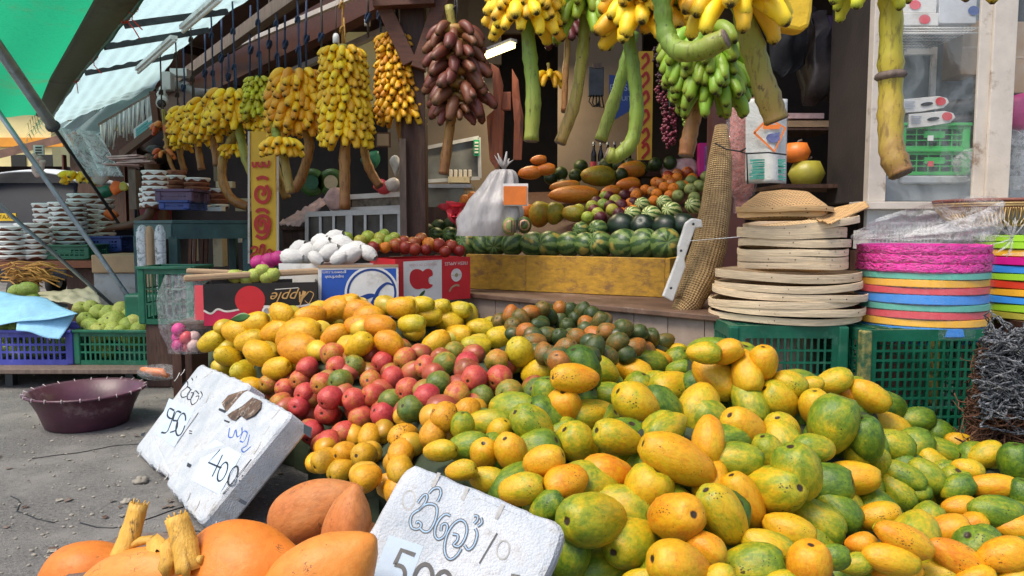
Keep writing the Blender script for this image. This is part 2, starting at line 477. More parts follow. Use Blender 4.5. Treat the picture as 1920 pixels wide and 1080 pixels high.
M['wood_brown'] = simple('red_brown_timber', (0.12, 0.042, 0.022), 0.6, 0.35, 10, 0.3, 60, grain=(1, 6, 6))
M['wood_grey'] = simple('weathered_timber', (0.16, 0.115, 0.09), 0.75, 0.4, 9, 0.4, 60, grain=(5, 5, 0.8))
M['wood_yellow'] = simple('yellow_painted_board', (0.47, 0.25, 0.018), 0.6, 0.3, 8, 0.3, 50, grain=(0.8, 5, 5), dirt=(0.24, 0.12, 0.03), dscale=3, damt=0.5)
M['wood_green'] = simple('green_painted_table', (0.035, 0.085, 0.085), 0.6, 0.3, 8, 0.3, 50, dirt=(0.10, 0.12, 0.11), dscale=4, damt=0.3)
M['cream_paint'] = simple('cream_paint', (0.55, 0.48, 0.32), 0.6, 0.15, 6, 0.1, 40, dirt=(0.3, 0.25, 0.18), damt=0.4)
M['wall_beige'] = simple('beige_plaster', (0.24, 0.19, 0.14), 0.85, 0.15, 3, 0.2, 50, dirt=(0.22, 0.17, 0.12), dscale=1.5, damt=0.6)
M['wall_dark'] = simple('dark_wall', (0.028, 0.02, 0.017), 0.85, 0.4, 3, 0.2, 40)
M['wall_yellow'] = simple('yellow_wall', (0.90, 0.74, 0.34), 0.8, 0.1, 2, 0.1, 30)
M['steel'] = simple('grey_painted_steel', (0.30, 0.34, 0.37), 0.4, 0.3, 10, 0.15, 80, metal=0.5, dirt=(0.12, 0.09, 0.07), dscale=6, damt=0.3)
M['steel_dark'] = simple('dark_steel', (0.06, 0.065, 0.07), 0.45, 0.4, 10, 0.15, 80, metal=0.5)
M['alu'] = simple('aluminium_frame', (0.55, 0.57, 0.58), 0.4, 0.12, 10, 0.1, 60, metal=0.4)
M['white_frame'] = simple('worn_white_frame', (0.52, 0.47, 0.41), 0.5, 0.12, 7, 0.15, 60, dirt=(0.22, 0.15, 0.10), dscale=5, damt=0.3)
M['white'] = simple('white_plastic', (0.72, 0.72, 0.70), 0.45, 0.1, 8, 0.1, 50, dirt=(0.45, 0.42, 0.38), dscale=5, damt=0.3)
M['grey_panel'] = simple('grey_white_panel', (0.36, 0.38, 0.39), 0.6, 0.15, 5, 0.1, 40, dirt=(0.25, 0.24, 0.22), dscale=4, damt=0.5)
M['black'] = simple('black_plastic', (0.014, 0.014, 0.015), 0.5, 0.3, 10, 0.1)
M['crate_green'] = simple('dark_green_plastic', (0.008, 0.115, 0.062), 0.38, 0.3, 6, 0.15, 50, dirt=(0.05, 0.15, 0.10), dscale=7, damt=0.35)
M['crate_worn'] = simple('green_plastic_with_worn_yellow_paint', (0.008, 0.10, 0.055), 0.5, 0.3, 6, 0.2, 50, dirt=(0.36, 0.30, 0.09), dscale=16, damt=1.1)
M['crate_lime'] = simple('bright_green_plastic', (0.04, 0.42, 0.08), 0.4, 0.2, 6, 0.1, 50)
M['crate_blue'] = simple('blue_violet_plastic', (0.05, 0.06, 0.32), 0.45, 0.3, 6, 0.1, 50, dirt=(0.15, 0.15, 0.35), damt=0.3)
M['crate_navy'] = simple('navy_plastic', (0.02, 0.05, 0.22), 0.45, 0.3, 6, 0.1, 50)
M['crate_purple'] = simple('dull_purple_plastic', (0.09, 0.05, 0.11), 0.45, 0.3, 6, 0.1, 50)
M['basin'] = simple('maroon_plastic', (0.085, 0.028, 0.045), 0.42, 0.3, 7, 0.1, 40, dirt=(0.20, 0.13, 0.14), dscale=6, damt=0.35)
M['cardboard'] = simple('cardboard', (0.36, 0.24, 0.14), 0.8, 0.15, 6, 0.2, 60)
M['box_white'] = simple('white_printed_card', (0.68, 0.67, 0.64), 0.55, 0.08, 6, 0.1, 40, dirt=(0.5, 0.47, 0.42), dscale=5, damt=0.3)
M['box_blue'] = simple('blue_print', (0.015, 0.085, 0.42), 0.45, 0.15, 6, 0.1, 40)
M['box_navy'] = simple('navy_print', (0.012, 0.05, 0.24), 0.45, 0.15, 6, 0)
M['box_red'] = simple('red_print', (0.56, 0.02, 0.03), 0.42, 0.12, 6, 0.1, 40)
M['box_crimson'] = simple('crimson_print', (0.42, 0.01, 0.06), 0.42, 0.15, 6, 0.1, 40)
M['box_black'] = simple('black_print', (0.014, 0.012, 0.013), 0.4, 0.3, 6, 0.1, 40)
M['gold'] = simple('gold_print', (0.62, 0.36, 0.12), 0.45, 0.15, 20, 0)
M['leaf'] = simple('green_leaf', (0.035, 0.11, 0.02), 0.45, 0.3, 12, 0.2, 40)
M['foam'] = simple('white_foam_net', (0.62, 0.60, 0.57), 0.8, 0.08, 14, 0.5, 90)
M['rope_blue'] = simple('blue_rope', (0.03, 0.055, 0.12), 0.8, 0.3, 60, 0.4, 200)
M['rope_dark'] = simple('dark_cord', (0.05, 0.04, 0.035), 0.8, 0.3, 60, 0.4, 200)
M['rope_orange'] = simple('jute_cord', (0.42, 0.22, 0.05), 0.8, 0.3, 60, 0.4, 200)
M['coir'] = simple('brown_coir', (0.11, 0.048, 0.024), 0.9, 0.6, 25, 0.6, 150)
M['rope_grey'] = simple('grey_white_braided_rope', (0.13, 0.135, 0.145), 0.95, 0.98, 120, 0.6, 180, spec=.1, dirt=(.5, .5, .52), dscale=60, damt=.3)
M['pink'] = simple('hot_pink_plastic', (0.80, 0.02, 0.36), 0.35, 0.25, 14, 0.3, 60)
M['teal'] = simple('teal_plastic', (0.10, 0.42, 0.33), 0.35, 0.1, 8, 0.05)
M['amber'] = simple('amber_plastic', (0.80, 0.42, 0.03), 0.35, 0.1, 8, 0.05)
M['coral'] = simple('coral_plastic', (0.66, 0.07, 0.09), 0.35, 0.1, 8, 0.05)
M['sky_blue'] = simple('sky_blue_plastic', (0.04, 0.25, 0.70), 0.35, 0.1, 8, 0.05)
M['lime'] = simple('lime_plastic', (0.30, 0.58, 0.03), 0.35, 0.1, 8, 0.05)
M['magenta'] = simple('magenta_plastic', (0.55, 0.01, 0.22), 0.35, 0.1, 8, 0.05)
M['red_pl'] = simple('red_plastic', (0.68, 0.05, 0.02), 0.35, 0.1, 8, 0.05)
M['orange_pl'] = simple('orange_plastic', (0.78, 0.20, 0.03), 0.4, 0.15, 8, 0.05)
M['olive'] = simple('olive_plastic', (0.36, 0.32, 0.04), 0.4, 0.15, 8, 0.05)
M['clay'] = simple('terracotta', (0.24, 0.085, 0.045), 0.75, 0.2, 8, 0.2, 40)
M['pot_paper'] = simple('white_pot_cover', (0.76, 0.75, 0.73), 0.7, 0.06, 10, 0.3, 40)
M['skin'] = simple('brown_skin', (0.10, 0.045, 0.025), 0.5, 0.12, 6, 0.1, 60)
M['hair'] = simple('black_hair', (0.008, 0.007, 0.007), 0.5, 0.3, 40, 0.5, 120)
M['shirt'] = simple('dark_red_shirt', (0.16, 0.02, 0.025), 0.8, 0.25, 6, 0.3, 50)
M['trouser'] = simple('dark_trousers', (0.03, 0.03, 0.04), 0.85, 0.25, 6, 0.3, 50)
M['sign_yellow'] = simple('yellow_sign_paint', (0.72, 0.42, 0.02), 0.5, 0.12, 4, 0.05, 40)
M['sign_red'] = simple('red_sign_lettering', (0.45, 0.015, 0.012), 0.5, 0.15, 8, 0)
M['sign_blue'] = simple('blue_banner', (0.012, 0.05, 0.26), 0.5, 0.15, 4, 0.05)
M['dark_cloth'] = simple('dark_bag', (0.03, 0.022, 0.022), 0.55, 0.4, 6, 0.4, 25)
M['black_cloth'] = simple('black_cloth', (0.012, 0.013, 0.016), 0.8, 0.4, 8, 0.4, 40)
M['yellow_bag'] = simple('yellow_plastic_bag', (0.75, 0.48, 0.02), 0.4, 0.15, 6, 0.5, 20)
M['white_bag'] = simple('crinkled_white_carrier_bag', (0.50, 0.46, 0.44), 0.35, 0.18, 9, 0.6, 22, grain=(2, 2, .5))
M['fluor_off'] = simple('unlit_fluorescent_tube', (0.80, 0.80, 0.78), 0.3, 0.05, 8, 0)
M['fluor_on'] = simple('lit_fluorescent_tube', (1.0, 0.78, 0.28), 0.3, 0.05, 8, 0, em=4.0)
M['cctv'] = simple('white_camera_housing', (0.62, 0.62, 0.60), 0.4, 0.1, 8, 0.05)
M['lens'] = simple('dark_glass', (0.01, 0.01, 0.012), 0.12, 0.2, 8, 0)
M['terracotta_wood'] = simple('orange_brown_husk', (0.36, 0.10, 0.04), 0.6, 0.3, 8, 0.3, 40, grain=(6, 6, 0.8), dirt=(0.12, 0.05, 0.03), dscale=3, damt=0.4)
M['film'] = film('clear_plastic_film', alpha=.12)
M['film_thin'] = film('tight_clear_plastic_film', alpha=.06, bscale=30)
M['film_dense'] = film('milky_plastic_film', (0.82, 0.86, 0.90), 0.42, 0.25, 9.0, 0.9)
M['glass'] = film('cabinet_glass', (0.75, 0.85, 0.88), 0.10, 0.05, 2.0, 0.02)
M['grape_red'] = simple('red_grape_skin', (0.17, 0.022, 0.045), 0.35, 0.4, 9, 0.05, rnd=0.3)
M['grape_green'] = simple('green_grape_skin', (0.22, 0.32, 0.04), 0.35, 0.3, 9, 0.05, rnd=0.2)
M['grape_black'] = simple('black_grape_skin', (0.045, 0.014, 0.022), 0.35, 0.4, 9, 0.05, rnd=0.2)
M['bottle'] = simple('dark_bottle_glass', (0.015, 0.012, 0.012), 0.15, 0.2, 9, 0)
M['red_mesh'] = simple('red_mesh_bag_of_onions', (0.40, 0.13, 0.11), 0.7, 0.45, 45, 0.8, 70)
M['dragon'] = simple('dragon_fruit_pink', (0.48, 0.02, 0.18), 0.5, 0.3, 9, 0.2)
M['tuk'] = simple('dark_blue_paint', (0.012, 0.016, 0.035), 0.3, 0.2, 4, 0, coat=0.4)
M['plate_yellow'] = simple('yellow_plate', (0.80, 0.50, 0.02), 0.5, 0.1, 4, 0)
M['canvas'] = simple('grey_white_canvas', (0.55, 0.57, 0.60), 0.7, 0.15, 4, 0.2, 30)
M['rubber'] = simple('tyre_rubber', (0.02, 0.02, 0.02), 0.8, 0.2, 8, 0.2)
M['roof_tin'] = simple('rusty_tin_roof', (0.20, 0.11, 0.075), 0.7, 0.4, 5, 0.3, 30)
M['thatch'] = simple('brown_thatch', (0.11, 0.065, 0.045), 0.9, 0.5, 12, 0.5, 50, grain=(8, 8, 0.7))
M['pebble'] = simple('pale_stone', (0.30, 0.27, 0.22), 0.8, 0.3, 30, 0.3)
M['blue_paper'] = simple('torn_blue_card', (0.28, 0.56, 0.78), 0.75, 0.12, 16, 0.4, 60)
M['display_cloth'] = simple('dark_green_ground_sheet', (0.03, 0.045, 0.02), 0.8, 0.5, 7, 0.3, 40)
M['led_green'] = simple('green_lettering', (0.02, 0.35, 0.16), 0.5, 0.1, 8, 0)
M['plant_trunk'] = simple('palm_trunk', (0.14, 0.11, 0.08), 0.9, 0.3, 10, 0.4, 40)
M['wicker'] = simple('yellow_wicker', (0.50, 0.34, 0.13), 0.6, 0.25, 30, 0.3, 80)
M['wicker_rim'] = simple('red_brown_wicker_rim', (0.18, 0.05, 0.03), 0.55, 0.3, 30, 0.3, 80)
M['orange_net'] = simple('orange_net_bag', (0.72, 0.14, 0.02), 0.6, 0.3, 20, 0.4, 80)
M['crinkle_pink'] = simple('pink_white_wrap', (0.62, 0.42, 0.40), 0.5, 0.3, 14, 0.6, 30)
def styro_mat():
 m, nt, b = mat_base('dirty_polystyrene')
 tc = nd(nt, 'ShaderNodeTexCoord').outputs['Object']
 vo = nd(nt, 'ShaderNodeTexVoronoi', {'Vector': tc, 'Scale': 210.0})
 n = noise_(nt, tc, 7, 6, 0.7)
 n2 = noise_(nt, tc, 55, 4, 0.7)
 c = ramp(nt, n, [(0.3, (0.33, 0.37, 0.41)), (0.6, (0.50, 0.525, 0.555))])
 c = mixc(nt, math_(nt, 'MULTIPLY', smooth_(nt, n2, 0.52, 0.68), 0.6), c, (0.34, 0.34, 0.34))
 c = mixc(nt, math_(nt, 'MULTIPLY', smooth_(nt, noise_(nt, tc, 3.5, 5, 0.75), 0.54, 0.70), 0.6), c, (0.36, 0.33, 0.29))
 nt.links.new(c, b.inputs['Base Color'])
 b.inputs['Roughness'].default_value = 0.75
 h = math_(nt, 'ADD', math_(nt, 'MULTIPLY', vo.outputs['Distance'], -0.8), math_(nt, 'MULTIPLY', n2, 1.3))
 bump_(nt, b, h, 0.45, 0.005)
 return m
M['styro'] = styro_mat()
def bamboo_mat(name, col, weave=0.0, ang=0.0):
 m, nt, b = mat_base(name)
 tc = nd(nt, 'ShaderNodeTexCoord').outputs['Object']
 oi = nd(nt, 'ShaderNodeObjectInfo').outputs['Random']
 n = noise_(nt, nd(nt, 'ShaderNodeMapping', {'Vector': tc, 'Scale': (2, 2, 30)}).outputs[0], 6, 4, 0.6)
 c = ramp(nt, n, [(0.3, tuple(x * 0.72 for x in col)), (0.7, tuple(x * 1.15 for x in col))])
 h = n
 if weave:
  a = nd(nt, 'ShaderNodeMapping', {'Vector': tc, 'Rotation': (0, 0, ang + 0.785), 'Scale': (1, 1, 1)}).outputs[0]
  x = nd(nt, 'ShaderNodeSeparateXYZ', {0: a})
  s1 = math_(nt, 'SINE', math_(nt, 'MULTIPLY', x.outputs[0], weave))
  s2 = math_(nt, 'SINE', math_(nt, 'MULTIPLY', math_(nt, 'ADD', x.outputs[1], x.outputs[2]), weave))
  w = math_(nt, 'MULTIPLY', s1, s2)
  c = mixc(nt, smooth_(nt, w, -0.15, -0.6), c, tuple(v * 0.38 for v in col))
  h = math_(nt, 'MULTIPLY_ADD', w, 1.0, n)
 sp = smooth_(nt, noise_(nt, tc, 24, 3, 0.6), 0.66, 0.7)
 c = mixc(nt, math_(nt, 'MULTIPLY', sp, 0.3), c, (0.16, 0.09, 0.04))
 c = nd(nt, 'ShaderNodeHueSaturation', {'Color': c, 'Value': math_(nt, 'MULTIPLY_ADD', oi, 0.25, 0.86)}).outputs[0]
 nt.links.new(c, b.inputs['Base Color'])
 b.inputs['Roughness'].default_value = 0.55
 bump_(nt, b, h, 0.5, 0.004)
 return m
M['bamboo'] = bamboo_mat('pale_bamboo_strip', (0.84, 0.65, 0.42))
M['bamboo_weave'] = bamboo_mat('woven_bamboo', (0.66, 0.46, 0.24), 330.0)
M['bamboo_orange'] = bamboo_mat('amber_bamboo_strip', (0.78, 0.48, 0.21))
M['bamboo_orange_weave'] = bamboo_mat('amber_woven_bamboo', (0.72, 0.43, 0.18), 300.0)
def mat_weave():
 m, nt, b = mat_base('plaited_palm_leaf')
 uv = nd(nt, 'ShaderNodeAttribute', attribute_name='uvw').outputs['Vector']
 x = nd(nt, 'ShaderNodeSeparateXYZ', {0: uv})
 s1 = math_(nt, 'SINE', math_(nt, 'MULTIPLY', math_(nt, 'ADD', x.outputs[0], x.outputs[1]), 260.0))
 s2 = math_(nt, 'SINE', math_(nt, 'MULTIPLY', math_(nt, 'SUBTRACT', x.outputs[0], x.outputs[1]), 260.0))
 w = math_(nt, 'MULTIPLY', s1, s2)
 tc = nd(nt, 'ShaderNodeTexCoord').outputs['Object']
 n = noise_(nt, tc, 18, 5, 0.65)
 c = ramp(nt, n, [(0.3, (0.26, 0.15, 0.06)), (0.7, (0.55, 0.37, 0.16))])
 c = mixc(nt, math_(nt, 'MULTIPLY', smooth_(nt, w, -0.2, -0.8), .7), c, (0.10, 0.055, 0.025))
 c = mixc(nt, math_(nt, 'MULTIPLY', smooth_(nt, w, 0.2, 0.8), 0.4), c, (0.50, 0.34, 0.15))
 nt.links.new(c, b.inputs['Base Color'])
 b.inputs['Roughness'].default_value = 0.55
 bump_(nt, b, math_(nt, 'MULTIPLY_ADD', w, 1.2, n), 0.7, 0.006)
 return m
M['plait'] = mat_weave()
def tarp_mat(name, col, tcol, dirt, weave=700.0, dcut=0.5, transl=0.6):
 m, nt, b = mat_base(name)
 out = nt.nodes['Material Output']
 tc = nd(nt, 'ShaderNodeTexCoord').outputs['Object']
 n = noise_(nt, tc, 2.2, 5, 0.65)
 n2 = noise_(nt, tc, 45, 3, 0.7)
 k = math_(nt, 'MULTIPLY_ADD', math_(nt, 'ADD', n2, noise_(nt, tc, 170, 2, 0.6)), 0.9, 0.1)
 d = smooth_(nt, noise_(nt, tc, 1.1, 5, 0.7), dcut, dcut + 0.22)
 c1 = mixc(nt, d, mixc(nt, k, (0, 0, 0), col), dirt)
 c2 = mixc(nt, math_(nt, 'MULTIPLY', d, 0.75), mixc(nt, k, (0, 0, 0), tcol), dirt)
 nt.links.new(c1, b.inputs['Base Color'])
 b.inputs['Roughness'].default_value = 0.6
 tr = nd(nt, 'ShaderNodeBsdfTranslucent', {'Color': c2})
 mx = nd(nt, 'ShaderNodeMixShader', {0: transl, 1: b.outputs[0], 2: tr.outputs[0]})
 nt.links.new(mx.outputs[0], out.inputs[0])
 bump_(nt, b, n2, 0.3, 0.01)
 return m
M['tarp'] = tarp_mat('green_woven_tarpaulin', (0.02, 0.28, 0.13), (0.018, 0.36, 0.17), (0.10, 0.20, 0.09), dcut=0.52, transl=.75)
M['tarp_grey'] = tarp_mat('grimy_tarpaulin_hem', (0.17, 0.18, 0.13), (0.16, 0.18, 0.12), (0.09, 0.08, 0.06), dcut=0.5, transl=0.4)
M['sheet'] = tarp_mat('pale_blue_roof_sheet', (0.42, 0.56, 0.56), (0.48, 0.66, 0.67), (0.34, 0.46, 0.47), dcut=0.62, transl=0.72)
def tile_mat():
 m, nt, b = mat_base('beige_wall_tile')
 uv = nd(nt, 'ShaderNodeTexCoord').outputs['Object']
 n = noise_(nt, uv, 9, 5, 0.65)
 c = ramp(nt, n, [(0.3, (0.30, 0.22, 0.17)), (0.7, (0.42, 0.33, 0.26))])
 d = smooth_(nt, noise_(nt, uv, 4, 6, 0.7), 0.55, 0.7)
 c = mixc(nt, math_(nt, 'MULTIPLY', d, 0.5), c, (0.20, 0.14, 0.10))
 nt.links.new(c, b.inputs['Base Color'])
 b.inputs['Roughness'].default_value = 0.5
 bump_(nt, b, n, 0.1, 0.01)
 return m
M['tile'] = tile_mat()
M['ledge'] = simple('worn_brown_ledge', (0.15, 0.085, 0.055), 0.6, 0.4, 7, 0.3, 40, dirt=(0.28, 0.2, 0.15), dscale=3, damt=0.4)
# ------------------------------------------------------------------ camera, world, sun
cam = bpy.data.objects.new('camera', bpy.data.cameras.new('camera'))
COL.objects.link(cam)
cam.location = EYE
cam.rotation_euler = (PI / 2 - PIT, 0, 0)
cam.data.sensor_width = 36
cam.data.lens = 36 * F / 1920
cam.data.clip_end = 500
cam.data.clip_start = 0.05
scene.camera = cam
SUN_EL, SUN_AZ = math.radians(60), math.radians(228)   # azimuth clockwise from +Y: behind the camera, street side
w = bpy.data.worlds.new('World')
scene.world = w
w.use_nodes = True
nt = w.node_tree
sky = nd(nt, 'ShaderNodeTexSky', sky_type='NISHITA', sun_disc=False, sun_elevation=SUN_EL, sun_rotation=SUN_AZ, air_density=1.0, dust_density=3.0, ozone_density=1.0)
bg = nt.nodes['Background']
nt.links.new(sky.outputs[0], bg.inputs[0])
bg.inputs[1].default_value = 0.15
sd = V((math.sin(SUN_AZ) * math.cos(SUN_EL), math.cos(SUN_AZ) * math.cos(SUN_EL), math.sin(SUN_EL)))
sun = bpy.data.objects.new('sun', bpy.data.lights.new('sun', 'SUN'))
COL.objects.link(sun)
sun.data.energy = 2.1
sun.data.angle = math.radians(24)
sun.data.color = (1.0, 0.93, 0.80)
sun.rotation_euler = sd.to_track_quat('Z', 'Y').to_euler()
sun.location = sd * 30
scene.view_settings.view_transform = 'Standard'
scene.view_settings.look = 'None'
scene.view_settings.gamma = 1
scene.view_settings.exposure = 0.62
scene.render.engine = 'CYCLES'
scene.cycles.max_bounces = 6
scene.cycles.transparent_max_bounces = 12
scene.cycles.use_denoising = True
# ------------------------------------------------------------------ ground
g = MB()
n_ = 40
g.grid(lambda u, v: V((-90 + 180 * u, -40 + 180 * v, 0)), 30, 30)
o = g.build('road', M['asphalt'], origin=V((0, 0, 0)))
struct(o)
g = MB()
for i in range(520):
 p = atz(U(-60, 520), U(700, 1080), 0)
 r = U(0.002, 0.007)
 g.ball(p + V((0, 0, r * 0.4)), r, 6, sq=(U(.7, 1.4), U(.7, 1.4), U(.5, .8)))
o = g.build('gravel', M['pebble'])
struct(o, 'stuff')
for (px, py, r, lab) in ((265, 905, .03, 'pale crumpled scrap lying on the road before the polystyrene signs'), (238, 943, .02, 'small flat pale stone on the road behind the orange coconuts')):
 g = MB()
 g.lathe([(r * s_, z * r) for s_, z in ((0.01, 0), (.9, .05), (1, .35), (.6, .7), (0.01, .75))], 9, atz(px, py, 0), fn=lambda p, a, t: p * (1 + 0.3 * math.sin(a * 3 + t * 9)))
 tag(g.build('stone', M['pebble']), lab, 'stone')
# ------------------------------------------------------------------ the shop building
shop = thing('shop_building', 'open fronted fruit shop with dark timber posts, beam and beige back wall', 'shop', (1.0, 6.5, 0))
def wall(name, A, B, z0, z1, th, mat, par=shop):
 mb = MB()
 A, B = V(A), V(B)
 d = (B - A).normalized()
 n = V((-d.y, d.x, 0)) * th
 mb.hexa([V((A.x, A.y, z0)), V((B.x, B.y, z0)), V((B.x, B.y, z0)) + n, V((A.x, A.y, z0)) + n],
   [V((A.x, A.y, z1)), V((B.x, B.y, z1)), V((B.x, B.y, z1)) + n, V((A.x, A.y, z1)) + n])
 return mb.build(name, mat, par)
P0 = atz(1345, 590, .632)
P1 = atz(878, 548, .632)
dirp = (P1 - P0).normalized()
nrm = V((-dirp.y, dirp.x, 0))
if nrm.y < 0:
 nrm = -nrm
PA = P0 - dirp * 0.35
PB = P1 + dirp * 2.6
mb = MB()
mb.hexa([V((p.x, p.y, 0)) for p in (PA, PB, PB + nrm * 5, PA + nrm * 5)], [V((p.x, p.y, .60)) for p in (PA, PB, PB + nrm * 5, PA + nrm * 5)])
mb.build('plinth', M['cream_paint'], shop)
mb = MB()
L = (PB - PA).length
k = int(L / 0.205)
for i in range(k):
 for j in range(3):
  a = PA + dirp * (i * 0.205 + 0.003) - nrm * 0.012
  c = a + dirp * 0.1 + nrm * 0.006
  M3 = Matrix((dirp, nrm, V((0, 0, 1)))).transposed()
  mb.box((c.x, c.y, 0.09 + j * 0.205), (0.201, 0.010, 0.201), M3)
mb.build('tile_face', M['tile'], shop, bevel=0.0015)
mb = MB()
mb.hexa([V((p.x, p.y, .604)) for p in (PA - nrm * .05, PB - nrm * .05, PB + nrm * 1.2, PA + nrm * 1.2)], [V((p.x, p.y, .634)) for p in (PA - nrm * .05, PB - nrm * .05, PB + nrm * 1.2, PA + nrm * 1.2)])
mb.build('ledge', M['ledge'], shop, bevel=0.006)
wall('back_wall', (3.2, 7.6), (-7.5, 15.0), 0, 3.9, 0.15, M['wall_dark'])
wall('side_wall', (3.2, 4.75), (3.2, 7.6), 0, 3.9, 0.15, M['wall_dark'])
a, b_ = at(1050, 300, 6.7), at(1195, 300, 6.7)
wall('plaster_panel', (a.x - .02, 6.75), (b_.x, 6.55), .6, 3.4, 0.1, M['wall_beige'])
a, b_ = at(796, 300, 7.6), at(930, 300, 7.4)
wall('plaster_panel', (a.x - .4, 7.8), (b_.x, 7.4), .6, 3.4, 0.1, M['wall_beige'])
mb = MB()
cl = [V((3.6, 3.55, 0)), V((-1.35, 5.2, 0)), V((-7.5, 12.0, 0)), V((-7.0, 15.6, 0)), V((3.6, 8.0, 0))]
mb.prism([V((p.x, p.y, 3.35 + 0.0 * p.y)) for p in cl], V((0, 0, .12)))
mb.build('ceiling', M['wood_brown'], shop)
mb = MB()
for k in range(9):
 f = k / 8
 A = V((3.3, 3.75, 3.27)).lerp(V((-6.6, 11.5, 3.27)), f)
 mb.beam(A, A + V((1.4, 2.6, 0)), .06, .10)
mb.build('rafter', M['wood_dark'], shop)
A1, A2 = at(800, -60, 5.0), at(300, 205, 9.6)
mb = MB()
mb.beam(A1, A2, .12, .26)
mb.build('fascia_beam', M['wood_brown'], shop)
mb = MB()
mb.beam(at(760, 40, 5.7), at(420, 190, 9.2), .05, .05)
mb.beam(at(720, -30, 4.9), at(400, 105, 7.6), .035, .035)
mb.build('hanging_rail', M['white_frame'], shop)
mb = MB()
mb.beam(at(570, -20, 5.2), at(300, 175, 9.3), .08, .10)
mb.build('eaves_board', M['wood_grey'], shop)
mb = MB()
mb.pbox(880, -60, 1400, 62, 7.2, .06)
mb.pbox(878, -60, 940, 120, 7.1, .05)
mb.build('ceiling_panel', M['wall_beige'], shop)
post = MB()
pa = at(777, 470, 5.25)
post.box((pa.x, 5.25 + .09, 1.9), (.165, .17, 2.9))
po = post.build('post', M['wood_dark'], shop, bevel=.006)
mb = MB()
mb.pbox(748, 260, 763, 448, 5.2, .16)
mb.build('post_lit_side', M['wood_grey'], shop, bevel=.004)  # paler board: light on the post's left side put into colour
mb = MB()
mb.beam(at(770, 120, 5.22), at(705, -20, 5.22), .09, .10)
mb.beam(at(785, 130, 5.22), at(838, -30, 5.22), .09, .10)
mb.beam(at(815, -10, 5.15), at(700, -4, 5.15), .10, .14)
mb.build('brace', M['wood_brown'], shop, bevel=.005)
mb = MB()
mb.pbox(1338, 120, 1392, 620, 4.6, .12)
mb.build('dark_interior_strip', simple('dark_interior_brown', (0.06, 0.018, 0.014), .6, .3, 6, .1), shop)  # added strip; the darkness of the interior is put into its colour
mb = MB()
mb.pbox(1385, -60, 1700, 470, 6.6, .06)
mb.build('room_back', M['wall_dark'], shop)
mb = MB()
mb.beam(at(900, 108, 6.6), at(962, 84, 6.3), .05, .045)
tl = thing('tube_lamp', 'lit yellowish tube lamp under the ceiling behind the red bananas', 'lamp', at(930, 95, 6.45))
mb.build('tube', M['fluor_on'], tl)
mb = MB()
mb.beam(at(898, 101, 6.62), at(964, 76, 6.32), .07, .03)
mb.build('holder', M['white'], tl)
lp = bpy.data.objects.new('tube_glow', bpy.data.lights.new('tube_glow', 'AREA'))
COL.objects.link(lp)
lp.parent = tl
lp.location = (0, 0, -.06)
lp.data.shape = 'RECTANGLE'
lp.data.size, lp.data.size_y = .5, .06
lp.data.energy = 16
lp.data.color = (1.0, .78, .48)
# ------------------------------------------------------------------ awnings
Le = [(560, -260, 2.62), (265, -6, 2.45), (150, 140, 2.45), (104, 214, 2.45), (96, 236, 2.40)]
Re = [(700, -220, 2.75), (470, -4, 2.75), (335, 95, 2.75), (292, 162, 2.75), (280, 176, 2.7)]
def poly_eval(P, t):
 t = min(max(t, 0), 1) * (len(P) - 1)
 i = min(int(t), len(P) - 2)
 return P[i].lerp(P[i + 1], t - i)
LP = [atz(*p) for p in Le]
RP = [atz(*p) for p in Re]
def sheet(u, v):
 a, b2 = poly_eval(LP, u), poly_eval(RP, u)
 p = a.lerp(b2, v)
 p.z += 0.006 * math.sin(v * 46) + .05 * math.sin(PI * v) * math.sin(u * 9) * .6 + .01 * math.sin(u * 60 + v * 8)
 return p
aw = thing('sheet_awning', 'pale blue translucent sheet awning on dark battens with two tubes', 'awning', at(300, 100, 7))
mb = MB()
mb.grid(sheet, 48, 60)
mb.build('sheet', M['sheet'], aw)
def flap(u, v):      # the loose far end that hangs down towards the street
 a = at(98, 236, 10.6).lerp(at(292, 165, 9.15), v)
 b2 = at(98, 246, 11.2).lerp(at(182, 252, 9.6), v)
 p = a.lerp(b2, u)
 p.y += .05 * math.sin(v * 16) * u
 p.z += .03 * math.sin(v * 22 + u * 3)
 return p
mb = MB()
mb.grid(flap, 14, 40)
mb.build('loose_flap', M['sheet'], aw)
for (a, b2) in (((236, 47, 2.42), (424, 22, 2.70)), ((196, 88, 2.42), (390, 57, 2.70)), ((160, 137, 2.42), (332, 104, 2.70))):
 mb = MB()
 mb.beam(atz(*a), atz(*b2), .05, .045)
 mb.build('batten', M['steel_dark'], aw)
for (a, b2, wh) in (((412, -8, 5.0), (343, 52, 5.6), 'nearer'), ((326, 70, 6.0), (259, 130, 6.9), 'farther')):
 tl = thing('tube_light', f'unlit white fluorescent batten under the pale awning, the {wh} one', 'lamp', at(*a), 'tubes under the awning')
 mb = MB()
 mb.beam(at(*a), at(*b2), .055, .03)
 mb.build('batten_housing', M['white'], tl)
 mb = MB()
 d = V((0, 0, -.028))
 mb.tube([at(*a) + d, at(*b2) + d], .014, 10)
 mb.build('tube', M['fluor_off'], tl)
TR = [atz(*p) for p in ((360, -110, 2.42), (266, -2, 2.42), (150, 140, 2.42), (98, 216, 2.42))]
TL = [atz(*p) for p in ((-420, -150, 2.75), (-330, -20, 2.62), (-220, 130, 2.5), (-140, 190, 2.4))]
def tarp(u, v):
 a, b2 = poly_eval(TL, u), poly_eval(TR, u)
 p = a.lerp(b2, v)
 sag = math.sin(PI * v)
 p.z -= .10 * sag * (1 - .3 * u) + .02 * math.sin(v * 14 + u * 6) * sag
 return p
gt = thing('green_tarpaulin', 'bright green woven tarpaulin with grimy hem stretched overhead on grey poles', 'tarpaulin', at(100, 100, 7))
mb = MB()
mb.grid(lambda u, v: tarp(u, v * .87), 40, 44)
